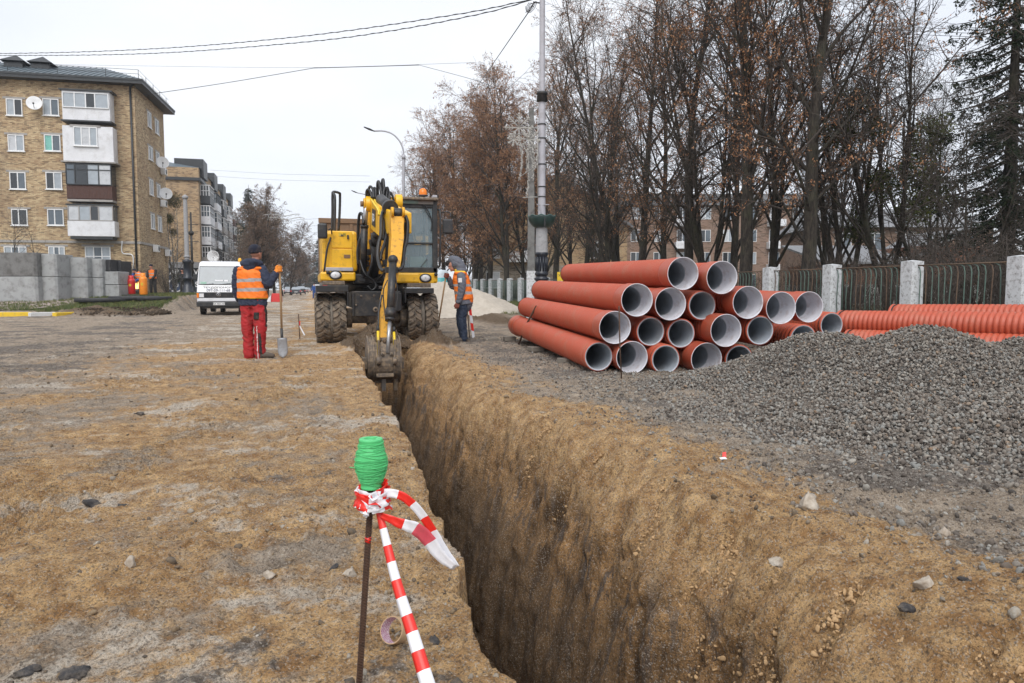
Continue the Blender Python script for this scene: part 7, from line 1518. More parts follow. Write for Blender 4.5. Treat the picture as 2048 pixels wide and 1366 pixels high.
def worker_left():
    T = empty('person', hit(513, 716), -TH, 'worker in orange vest and red trousers seen from behind, leaning on a shovel', 'person')
    hb, f, R = head(T, (.035, 0, 1.665), math.radians(155), -.12)
    body_t = [([(-.03, .0, .86), (-.035, 0, 1.1), (-.035, 0, 1.3), (-.03, 0, 1.42)], [.155, .15, .17, .14], .6), ([(-.01, 0, 1.42), (.025, 0, 1.58)], [.06, .055]),
              ([(-.11, 0, .9), (-.12, -.01, .5), (-.12, 0, .07)], [.085, .058, .042]), ([(.05, 0, .9), (.075, -.02, .5), (.06, .02, .07)], [.085, .058, .042]), ([(-.24, 0, 1.40), (-.285, .03, 1.12), (-.24, .12, .90)], [.05, .042, .03]), ([(.15, 0, 1.38), (.21, -.02, 1.16), (.315, .05, 1.33)], [.05, .042, .03])]
    blob('body', body_t, hb, .008, 'skin', T, 3)
    blob('trousers', [([(-.11, 0, .93), (-.125, .0, .72), (-.125, -.015, .48), (-.12, .0, .25), (-.115, .0, .045)], [.115, .105, .088, .082, .083]), ([(.045, 0, .93), (.07, -.01, .72), (.085, -.03, .48), (.065, -.01, .25), (.055, .01, .045)], [.118, .112, .094, .084, .082]), ([(-.035, .0, .80), (-.035, 0, .98)], [.17, .17], .66)], [], .0095, 'red_cloth', T, 3, .015, 13, ['red_cloth', 'black_cloth', 'white_frame'],
         lambda C: np.where((C[:, 0] > .118) & (C[:, 2] > .50) & (C[:, 1] > -.06), 1, np.where((C[:, 2] < .40) & (C[:, 0] > .075) & (C[:, 0] < .115) & (C[:, 1] < 0), 1, np.where((np.abs(C[:, 0] - (.045 + .03 * C[:, 2])) < .005) & (C[:, 2] < .52) & (C[:, 1] < -.05), 2, 0))))
    blob('jacket', [([(-.035, .0, .84), (-.035, 0, .95), (-.04, 0, 1.2), (-.045, 0, 1.36), (-.03, 0, 1.47)], [.225, .215, .215, .225, .12], .62), ([(.13, 0, 1.395), (.185, -.03, 1.27), (.215, -.035, 1.17), (.265, .0, 1.24), (.325, .05, 1.345)], [.082, .080, .076, .066, .052]), ([(-.25, 0, 1.385), (-.285, .0, 1.22), (-.295, .03, 1.05), (-.27, .09, .93)], [.078, .074, .066, .056])],
         [], .0095, 'navy_cloth', T, 3, .017, 14)
    v = blob('vest', [([(-.04, .0, .945), (-.04, 0, 1.06), (-.043, 0, 1.2), (-.047, 0, 1.36), (-.035, 0, 1.475)], [.245, .236, .236, .232, .125], .66)], [((-.17, 0, 1.41), (.09, .13, .04)), ((.08, 0, 1.42), (.08, .13, .035))], .010, 'orange_vest', T, 3, .009, 10, ['orange_vest', 'reflect', 'kerb_yellow'],
         lambda C: np.where((np.abs(C[:, 2] - 1.085 - .02 * C[:, 0]) < .027) | (np.abs(C[:, 2] - 1.235 - .04 * C[:, 0]) < .027), 1, np.where(C[:, 2] < .955, 2, 0)))
    blob('hood', [([(-.16, -.02, 1.50), (-.07, -.10, 1.515), (.04, -.09, 1.52), (.09, .0, 1.49), (.04, .08, 1.47), (-.1, .08, 1.48), (-.16, -.02, 1.50)], [.052] * 7)], [((-.045, -.08, 1.50), (.12, .075, .075)), ((-.04, -.09, 1.44), (.10, .05, .07))], .008, 'navy_cloth', T, 3, .010, 16)
    q = f((0, .02, .05)); blob('beanie', [], [(f((0, .018, .052)), (.092, .106, .088), R), (f((0, .02, .022)), (.094, .108, .045), R)], .006, 'navy_dark', T, 2, .002, 40)
    for nm, pts in (('shoe', [(-.12, .02, .05), (-.10, .08, .042), (-.085, .15, .032)]), ('shoe', [(.03, -.01, .055), (.10, .0, .05), (.19, .03, .042), (.245, .045, .034)])): blob(nm, [(pts, [.056, .052, .045, .036][:len(pts)])], [], .006, 'boots', T, 2)
    o = blob('pouch', [([(.055, -.115, .62), (.06, -.12, .73)], [.045, .042], .7)], [], .006, 'black_cloth', T, 2)
    tp = P3(T, (.375, .07, 1.47)); nk = P3(T, (.412, .0, .375)); tip = hit(572, 716); tip = Vector((nk.x + .012, nk.y - .03, max(0, 0) + .005)); shovel('shovel', tp, nk, tip, -FWD + RIGHT * .25, 'round-point shovel upright beside the red-trousered worker')
    c = Vector((.378, .066, 1.415)); glove(T, 'glove', c, 'glove_orange', (-.03, .05, 1), (-.7, -.3, .1), 1, 1.15)
    blob('cuff', [([(.318, .045, 1.338), (.352, .06, 1.395)], [.048, .044])], [], .006, 'glove_orange', T, 2)
def worker_right():
    T = empty('person', hit(926, 684), -TH, 'hooded worker in orange vest and jeans beside the trench, hand at his face', 'person')
    hb, f, R = head(T, (-.195, 0, 1.575), math.radians(-80), .38, 1.0)
    blob('body', [([(.02, 0, .85), (0, 0, 1.1), (-.03, 0, 1.35)], [.13, .13, .12], 1.25), ([(-.05, 0, 1.38), (-.14, 0, 1.53)], [.06, .055]), ([(.015, -.09, .88), (.0, -.09, .47), (.03, -.09, .07)], [.08, .055, .04]), ([(.0, .09, .88), (-.03, .09, .47), (.0, .09, .07)], [.08, .055, .04]), ([(-.03, -.2, 1.36), (.0, -.24, 1.1), (-.06, -.24, .84)], [.05, .042, .03]), ([(-.05, .17, 1.36), (-.2, .13, 1.14), (-.285, .02, 1.33)], [.05, .042, .03])], hb, .008, 'skin', T, 3)
    blob('trousers', [([(.015, -.085, .90), (.01, -.09, .7), (-.01, -.09, .47), (.02, -.09, .25), (.035, -.09, .07)], [.115, .104, .085, .074, .068]), ([(.0, .085, .90), (-.03, .09, .7), (-.06, .09, .47), (-.035, .09, .25), (-.01, .09, .07)], [.115, .102, .085, .074, .068]), ([(.01, 0, .80), (.01, 0, .95)], [.13, .13], 1.3)], [], .0095, 'jeans', T, 3, .014, 15)
    blob('jacket', [([(.03, .0, .78), (.015, 0, .95), (-.01, 0, 1.15), (-.035, 0, 1.33), (-.06, 0, 1.45)], [.175, .165, .165, .16, .11], 1.22), ([(-.02, -.185, 1.36), (.0, -.235, 1.2), (-.01, -.245, 1.06), (-.05, -.245, .90), (-.07, -.245, .84)], [.085, .082, .074, .062, .056]), ([(-.05, .16, 1.37), (-.17, .14, 1.2), (-.215, .12, 1.15), (-.26, .06, 1.24), (-.285, .015, 1.32)], [.08, .074, .068, .058, .048])], [], .0095, 'grey_cloth', T, 3, .012, 15)
    blob('vest', [([(.03, .0, .875), (.015, 0, 1.0), (-.01, 0, 1.15), (-.04, 0, 1.33), (-.065, 0, 1.455)], [.192, .182, .180, .172, .115], 1.14)], [((-.04, -.12, 1.42), (.13, .09, .05)), ((-.05, .12, 1.42), (.13, .09, .05))], .010, 'orange_vest', T, 3, .009, 10, ['orange_vest', 'reflect', 'kerb_yellow'],
         lambda C: np.where((np.abs(C[:, 2] - 1.015) < .027) | (np.abs(C[:, 2] - 1.17) < .027), 1, np.where((C[:, 2] > 1.44), 2, 0)))
    blob('hood', [([(-.02, 0, 1.44), (-.05, 0, 1.54), (-.13, 0, 1.66), (-.22, 0, 1.70)], [.10, .115, .108, .08], 1.0)], [((-.135, 0, 1.615), (.115, .118, .125)), ((-.03, 0, 1.475), (.12, .15, .06))], .008, 'grey_cloth', T, 3, .008, 16)
    blob('cap_brim', [([(-.25, 0, 1.66), (-.315, 0, 1.625)], [.05, .045], 1.0)], [], .007, 'black_cloth', T, 1)
    for y, dx in ((-.09, .0), (.09, -.05)): blob('shoe', [([(.05 + dx, y, .06), (-.02 + dx, y, .05), (-.10 + dx, y, .04), (-.15 + dx, y, .032)], [.055, .052, .044, .034])], [], .006, 'boots', T, 2)
    m = MB(); c = P3(T, (-.03, -.325, 1.27)); m.box(c, (.075, .012, .09), Matrix.Rotation(-TH, 3, 'Z') @ Matrix.Rotation(.08, 3, 'X')); m.build('badge', MATS['white_frame'], T, bevel=.004)
    tp = P3(T, (-.335, -.03, 1.40)); tip = hit(864, 684); ne = at(875, 655, (tp.dot(FWD) * .15 + tip.dot(FWD) * .85)); shovel('shovel', tp, ne, tip + UP * .01, -FWD + UP * .3 - RIGHT * .3, 'long-handled shovel slanting from the hooded worker to the trench edge', .15)
    ax = (ne - tp).normalized(); axl = Matrix.Rotation(TH, 3, 'Z') @ ax; glove(T, 'glove', (-.34, -.03, 1.375), 'glove_red', axl, (.9, .2, .1), 1, 1.15)
    R2 = []; cc = Vector((-.085, -.245, .775)); tb = [([cc + Vector((-.02 + .022 * k - .02, -.015, -.0)), cc + Vector((-.03 + .022 * k - .02, -.02, -.045)), cc + Vector((-.04 + .02 * k - .02, .0, -.075))], [.0115, .011, .009]) for k in range(4)]; tb.append(([cc + Vector((-.035, -.02, .02)), cc + Vector((-.065, -.02, -.01)), cc + Vector((-.068, -.01, -.04))], [.013, .012, .010]))
    blob('glove', tb, [(cc + Vector((-.01, -.01, .01)), (.045, .024, .045))], .005, 'glove_red', T, 2)
def small_person(px, py, label, up=1.75, bend=0.0, top='black_cloth', vest=False, legs='black_cloth', hat='navy_dark', yaw=0.0):
    T = empty('person', hit(px, py) if py else base_at(px, 51), -TH, label, 'person'); k = up / 1.75; b = bend
    sh = Vector((-.35 * b, 0, (1.40 - .30 * b) * k)); hip = Vector((.05 * b, 0, .9 * k)); hd = sh + Vector((-.18 * b, -.05, .24 * k - .1 * b)); side = Vector((math.cos(yaw), math.sin(yaw), 0))
    hb = [(hd, (.085, .095, .115)), (hd + Vector((-.02, -.07, -.03)), (.03, .03, .04))]; A = []
    for s in (-1, 1): a = sh + side * .20 * s; e = a + Vector((-.10 * b, -.06, -.28)); h = e + Vector((-.10, -.12 * (1 if s > 0 else .6), -.18 + .12 * b)); A.append(([a, e, h], [.055, .05, .035])); 
    Lg = [([hip + side * .09 * s, hip * .5 + side * .11 * s + Vector((-.03 * b, -.02, .02)), side * .13 * s + Vector((0, 0, .06))], [.09, .065, .05]) for s in (-1, 1)]
    blob('body', [([hip, hip.lerp(sh, .5), sh], [.14, .14, .15], .65), ([sh, hd], [.06, .05])] + A + Lg, hb, .016, 'skin', T, 2)
    blob('jacket', [([hip - UP * .05, hip.lerp(sh, .5), sh], [.19, .185, .19], .66)] + [([p + Vector((0, 0, 0)) for p in a[0]], [.08, .07, .055]) for a in A], [], .016, top, T, 3, .01, 10)
    blob('trousers', [([p for p in a[0]], [.105, .085, .072]) for a in Lg] + [([hip - UP * .1, hip + UP * .04], [.15, .15], .7)], [], .016, legs, T, 3)
    if vest: blob('vest', [([hip + (sh - hip) * .02, hip.lerp(sh, .5), sh + (sh - hip) * .06], [.205, .20, .19], .72)], [], .016, 'orange_vest', T, 2, .004, 9, ['orange_vest', 'reflect'], lambda C: ((np.abs(C[:, 2] - hip.z - .14) < .03) | (np.abs(C[:, 2] - hip.z - .30) < .03)).astype(int))
    blob('hat', [], [(hd + UP * .05, (.098, .105, .085))], .014, hat, T, 1)
    for s in (-1, 1): blob('shoe', [([side * .13 * s + Vector((0, 0, .05)), side * .13 * s + Vector((-.08, -.10, .04))], [.05, .04])], [], .014, 'boots', T, 1)
# ---------------------------------------------------------------- street furniture, left corner, wires
def corner_left():
    # concrete boxes two high: (px0, px1, top, mid, bottom, q extra)
    C = [(-70, 74, 505, 553, 605, 0, 'concrete_dark', 'concrete'), (76, 114, 508, 554, 603, .15, 'concrete', 'concrete'), (115, 130, 512, 554, 600, .5, 'concrete', 'concrete'), (131, 174, 515, 555, 598, .9, 'concrete', 'concrete'), (176, 204, 518, 556, 596, 1.5, 'concrete', 'concrete')]
    lab = [('big dark-stained concrete box, upper one at the left edge', 'big pale concrete box with a rusty ring mark, lower one at the left edge'), ('pale concrete box second from left in the top tier', 'pale concrete box second from left in the bottom tier'), ('narrow concrete slab edge in the top tier', 'narrow concrete slab edge in the bottom tier'), ('wide light concrete box in the top tier', 'wide light concrete box in the bottom tier'), ('rightmost concrete box of the top tier', 'rightmost tall concrete box of the bottom tier')]
    g = 'stacked concrete well boxes'
    for k, (p0, p1, t, md, b, e, m0, m1) in enumerate(C):
        P = hit((p0 + p1) / 2 if p0 > 0 else 40, b); d = P.dot(FWD); a0, a1 = at(p0, 577, d), at(p1, 577, d); zb, zm, zt = at(p0, b, d).z, at(p0, md, d).z, at(p0, t, d).z; w = (a1 - a0).length; c = (a0 + a1) / 2; dep = 1.5
        for j, (z0, z1, mm) in enumerate(((zm + .02, zt, m0), (zb - .08, zm, m1))):
            m = MB(); ch = .10; x0, x1 = -w / 2, w / 2; poly = [(x0 + ch, 0), (x1 - ch, 0), (x1, ch), (x1, dep - ch), (x1 - ch, dep), (x0 + ch, dep), (x0, dep - ch), (x0, ch)]; n = 8; q = []
            R_ = [Vector((c.x, c.y, 0)) + RIGHT * u + FWD * v for u, v in poly]
            cx = sum(R_, Vector()) / 8; inner = [cx + (p - cx) * .84 for p in R_]
            V = [p + UP * z0 for p in R_] + [p + UP * z1 for p in R_] + [p + UP * z1 for p in inner] + [p + UP * (z0 + .1) for p in inner]
            F = [tuple(range(7, -1, -1))] + [(i, (i + 1) % 8, 8 + (i + 1) % 8, 8 + i) for i in range(8)] + [(8 + i, 8 + (i + 1) % 8, 16 + (i + 1) % 8, 16 + i) for i in range(8)] + [(16 + i, 16 + (i + 1) % 8, 24 + (i + 1) % 8, 24 + i) for i in range(8)] + [tuple(range(24, 32))]
            m.add(V, F); m.build('concrete_box', MATS[mm], None, bevel=.02, label=lab[k][1 - j if j == 0 else 1] if False else lab[k][j], cat='concrete box', group=g)
    for (p0, p1, t, b, dd, mt, l) in ((206, 238, 570, 595, 0, 'concrete', 'low concrete box at the right foot of the stack'), (207, 237, 543, 569, .0, 'concrete', 'small concrete box resting on the low one at the right'), (204, 222, 519, 542.5, .15, 'slab_black', 'black tarred box on top of the small concrete boxes'), (223, 243, 522, 594, .9, 'slab_black', 'tall black tarred slab at the right end of the boxes')):
        P = hit(220, 595); d = P.dot(FWD) + dd; a0, a1 = at(p0, 577, d), at(p1, 577, d); m = MB(); z0, z1 = at(p0, b, d).z - (.05 if b > 590 else 0), at(p0, t, d).z; q = [a0, a1, a1 + FWD * 1.1, a0 + FWD * 1.1]; q = [Vector((v.x, v.y, 0)) for v in q]; m.hexa([v + UP * z0 for v in q] + [v + UP * z1 for v in q]); m.build('concrete_box', MATS[mt], None, bevel=.02, label=l, cat='concrete box', group=g)
    # round slabs
    for (px, py, r, l, up) in ((207, 604, 1.22, 'black round slab lying on the grass, nearest the concrete boxes', .02), (268, 600, 1.12, 'black round slab in the middle of the three', .02), (306, 601, .85, 'black round slab at the right end on the grass', .02), (262, 592, 1.35, 'thin black slab under the gas cylinders', .0)):
        P = hit(px, py); c = Vector((P.x, P.y, P.z + up)) + FWD * (.0 if up else .5); m = MB(); m.lathe([(.01, .17), (r - .02, .17), (r, .15), (r, 0), (.01, 0)] if up else [(.01, .07), (r, .07), (r, 0), (.01, 0)], c, (0, 0, 1), 40); o = m.build('round_slab', MATS['slab_black'], None, label=l, cat='slab', group='black round slabs on the lawn')
    # gas cylinders
    for (p0, p1, t, b, mt, l) in ((256, 271, 554, 591, 'red_paint', 'red gas cylinder standing left of the orange one'), (280, 295, 549, 592, 'orange_paint', 'orange gas cylinder in front of the bending worker')):
        P = hit((p0 + p1) / 2, b + 1); P.z += .1; d = P.dot(FWD); s = d / FPX; r = (p1 - p0) / 2 * s; h = (b - t) * s; T = empty('gas_cylinder', P, 0, l, 'gas cylinder'); c = P
        m = MB(); m.lathe([(r * .9, 0), (r * .95, .03), (r, .06), (r, h * .70), (r * .93, h * .78), (r * .6, h * .84), (.01, h * .86)], c, (0, 0, 1), 24); m.build('tank', MATS[mt], T); m = MB(); m.lathe([(r * .62, h * .82), (r * .62, h * 1.0), (r * .55, h * 1.0), (r * .55, h * .82)], c, (0, 0, 1), 20); m.build('collar', MATS[mt], T); m = MB(); m.cyl(c + UP * h * .84, c + UP * h * .95, .025, seg=8); m.build('valve', MATS['steel'], T)
        m = MB(); m.lathe([(r + .002, h * .44), (r + .002, h * .52)], c, (0, 0, 1), 24); V = np.array(m.v)
        q = MB(); a0 = -2.0
        for i in range(5): a1, a2 = a0 + i * .12, a0 + (i + 1) * .12; q.add([c + Vector((math.cos(a) * (r + .004), math.sin(a) * (r + .004), z)) for a, z in ((a1, h * .42), (a2, h * .42), (a2, h * .55), (a1, h * .55))], [(0, 1, 2, 3)])
        q.build('sticker', MATS['kerb_yellow'], T)
    P = hit(275, 590); P.z += .05; T = empty('burner', P, 0, 'small black pot burning between the gas cylinders', 'burner'); m = MB(); m.lathe([(.16, 0), (.2, .04), (.2, .3), (.17, .3), (.17, .06), (.01, .06)], P, (0, 0, 1), 18); m.build('pot', MATS['plastic_black'], T)
    m = MB(); r = random.Random(1)
    for k in range(7): a = r.uniform(0, 6.28); c = P + Vector((math.cos(a) * .08, math.sin(a) * .08, .28)); m.lathe([(.05, 0), (.06, .05), (.03, .16), (.004, .28 + r.random() * .15)], c, (r.uniform(-.15, .15), r.uniform(-.15, .15), 1), 8)
    m.build('flame', MATS['flame'], T)
    small_person(285, 590, 'bending worker in blue jacket and orange vest behind the orange cylinder', bend=.75, top='blue_cloth', vest=True, legs='blue_cloth')
    small_person(307, 590, 'standing worker in dark trousers and orange vest beside the gas cylinders', bend=.12, vest=True)
    small_person(366, 0, 'man in dark clothes standing by the foot of the grey pole', top='black_cloth')
    # kerb
    g = 'painted kerb stones at the left corner'
    seg = [((-80, 636.5), (60, 628.5), 'kerb_yellow', 'long yellow-painted kerb stone at the left edge'), ((61, 628.5), (112, 628), 'kerb_white', 'white-painted kerb stone between two yellow ones'), ((113, 628), (154, 628.5), 'kerb_yellow', 'short yellow kerb stone at the end of the row')]
    for (a, b, mt, l) in seg:
        A, B_ = at(a[0], a[1] + 3, 28.3), at(b[0], b[1] + 3, 28.6 + b[0] * .004); A.z = B_.z = 0; A = Vector((A.x, A.y, 0)); B_ = Vector((B_.x, B_.y, 0)); dv = (B_ - A).normalized(); nn = Vector((-dv.y, dv.x, 0)) * .22; m = MB(); m.hexa([A - UP * .1, B_ - UP * .1, B_ + nn - UP * .1, A + nn - UP * .1, A + UP * .17, B_ + UP * .17, B_ + nn + UP * .17, A + nn + UP * .17]); m.build('kerb_stone', MATS[mt], None, bevel=.02, label=l, cat='kerb stone', group=g)
    # pavement strip
    m = MB(); pts = [hit(-300, 622), hit(20, 622), hit(180, 602), hit(230, 597.5), hit(60, 597.5), hit(-300, 600)]
    N = 14; A, B_, C_, D = pts[0], pts[1], pts[3], pts[5]; V = []; 
    for i in range(N + 1):
        for j in range(N + 1): u, v = i / N, j / N; p = (A * (1 - u) + B_ * u) * (1 - v) + (D * (1 - u) + C_ * u) * v; V.append((p.x, p.y, float(tz(p.x, p.y)) + .05))
    m.add(V, [(i * (N + 1) + j, (i + 1) * (N + 1) + j, (i + 1) * (N + 1) + j + 1, i * (N + 1) + j + 1) for i in range(N) for j in range(N)]); m.build('pavement', MATS['paving'], None, kind='structure')
    # far footpath strip behind the pole
    A, B_ = hit(300, 587), hit(420, 584); m = MB(); V = []
    for i in range(20): p = A.lerp(B_, i / 19); V += [(p.x, p.y, float(tz(p.x, p.y)) + .04), (p.x + .3, p.y + 3.4, float(tz(p.x + .3, p.y + 3.4)) + .04)]
    m.add(V, [(2 * i, 2 * i + 2, 2 * i + 3, 2 * i + 1) for i in range(19)]); m.build('footpath', MATS['paving'], None, kind='structure')
    # grey pole with dark fluted foot
    P = base_at(376, 50); d = P.dot(FWD); s = d / FPX; T = empty('lamp_post', P, 0, 'grey post with a dark fluted foot on the left lawn', 'post'); m = MB(); c = P; m.lathe([(.17, 0), (.16, 1.2), (.14, 5.3), (.13, (584 - 397) * s)], c, (0, 0, 1), 16); m.lathe([(.13, (584 - 397) * s), (.2, (584 - 399) * s + .1), (.2, (584 - 396) * s + .15), (.02, (584 - 394) * s + .2)], c, (0, 0, 1), 12); m.lathe([(.15, (584 - 512) * s), (.22, (584 - 511) * s), (.22, (584 - 509) * s), (.15, (584 - 508) * s)], c, (0, 0, 1), 12); m.build('shaft', MATS['pole_rough'], T)
    m = MB(); m.lathe([(.42, 0), (.42, .15), (.34, .2), (.34, .5), (.27, .55), (.26, .95), (.32, 1.0), (.32, 1.12), (.25, 1.2), (.25, 2.1), (.3, 2.15), (.3, 2.3), (.18, 2.35)], c, (0, 0, 1), 18); m.build('fluted_foot', MATS['pole_dark'], T)
    P = base_at(386, 60); T = empty('utility_pole', P, 0, 'thin dark wire pole beside the grey post', 'pole'); m = MB(); m.tube([P, P + UP * 6.6], [.11, .07], 10); m.ball(P + UP * 4.9, .22, 10); m.ball(P + UP * 2.5, .16, 8); m.build('shaft', MATS['black_steel'], T)
    for z in (4.2, 5.0, 5.6): m = MB(); m.cyl(P + UP * z - RIGHT * .6, P + UP * z + RIGHT * .6, .03, seg=5); m.build('crossarm', MATS['black_steel'], T)
    # red-white barrier, blue thing, far van
    P = hit(554, 604); T = empty('plastic_barrier', P, -TH, 'red and white plastic road barrier behind the left worker', 'barrier'); m = MB(); m.hexa([(-.45, -.2, 0), (.42, -.2, 0), (.42, .2, 0), (-.45, .2, 0), (-.40, -.1, .72), (.40, -.1, .72), (.40, .1, .72), (-.40, .1, .72)]); m.build('block', MATS['red_paint'], T, bevel=.04, world=False); m = MB(); m.hexa([(-.8, -.2, 0), (-.46, -.2, 0), (-.46, .2, 0), (-.8, .2, 0), (-.7, -.1, .3), (-.46, -.1, .6), (-.46, .1, .6), (-.7, .1, .3)]); m.build('white_end', MATS['white_panel'], T, bevel=.03, world=False)
    for a in ((577, 588.5, 1.8, 1.5, 'pole_grey', 'silver car parked first at the left of the street'), (592, 590.5, 1.75, 1.42, 'car_dark', 'dark grey saloon seen from behind, nearest car of the row'), (602, 588.8, 1.8, 1.62, 'black_steel', 'black tall car right behind the dark saloon'), (610, 586.2, 1.75, 1.5, 'grey_paint', 'grey car farther along the row'), (616, 584.4, 1.75, 1.45, 'van_white', 'white car farther along the parked row'), (620, 583.2, 1.75, 1.45, 'car_dark', 'farthest dark car of the parked row')): car(*a)
    P = hit(634, 586); T = empty('parked_van', P, 0, 'pale van facing us far down the street', 'van'); m = MB(); m.hexa([(-1, 0, .35), (1, 0, .35), (1, 5, .35), (-1, 5, .35), (-.9, .5, 2.2), (.9, .5, 2.2), (.9, 5, 2.2), (-.9, 5, 2.2)]); m.build('body', MATS['van_white'], T, bevel=.1, world=False); m = MB(); m.hexa([(-.85, .14, 1.25), (.85, .14, 1.25), (.85, .3, 1.25), (-.85, .3, 1.25), (-.8, .4, 2.0), (.8, .4, 2.0), (.8, .55, 2.0), (-.8, .55, 2.0)]); m.build('windscreen', MATS['glass'], T, world=False)
    for sx in (-1, 1): m = MB(); m.cyl((sx * .75, .9, .33), (sx * .97, .9, .33), .33, seg=16); m.build('wheel', MATS['rubber'], T, world=False)
    small_person(629, 597, 'distant pedestrian in bright blue beside the excavator wheel', top='blue_cloth', legs='blue_cloth')
    # teal container
    P = hit(880, 612); T = empty('plastic_container', P, 0, 'teal plastic container with a pale domed lid behind the excavator cab', 'container'); d = P.dot(FWD); s = d / FPX; w = 36 * s / 2; m = MB(); m.lathe([(w * .8, 0), (w, .2), (w, (612 - 556) * s), (w * .9, (612 - 554) * s)], P, (0, 0, 1), 20); m.build('tank', MATS['teal'], T); m = MB(); m.lathe([(w * 1.0, (612 - 556) * s), (w * .95, (612 - 546) * s), (w * .8, (612 - 541) * s), (.02, (612 - 539.5) * s)], P, (0, 0, 1), 20); m.build('lid', MATS['pale_lid'], T)
    # yellow notice
    P = base_at(1127, 24.0); m = MB(); T = empty('notice_board', (P.x, P.y, P.z), -TH, 'small yellow notice board between the lamp post and the top pipe', 'sign'); s = 24.0 / FPX; zb, zt = at(1127, 562, 24).z, at(1127, 544, 24).z; m.box(P * 1.0 + UP * ((zb + zt) / 2 - P.z), (.42, .02, zt - zb), Matrix.Rotation(-TH, 3, 'Z')); m.build('board', MATS['kerb_yellow'], T, bevel=.003); m = MB(); m.tube([P, P + UP * (zt - P.z)], .02, 6); m.v = [(v[0] + FWD.x * .03, v[1] + FWD.y * .03, v[2]) for v in m.v]; m.build('stake', MATS['fence_rust'], T)
    q = (Matrix.Rotation(-TH, 3, 'Z') @ Matrix.Rotation(math.pi / 2, 3, 'X')).to_quaternion(); text('lettering', 'УВАГА', .11, P + UP * ((zb + zt) / 2 - P.z + .03) - FWD * .012, q, MATS['plastic_black'], T, .001)

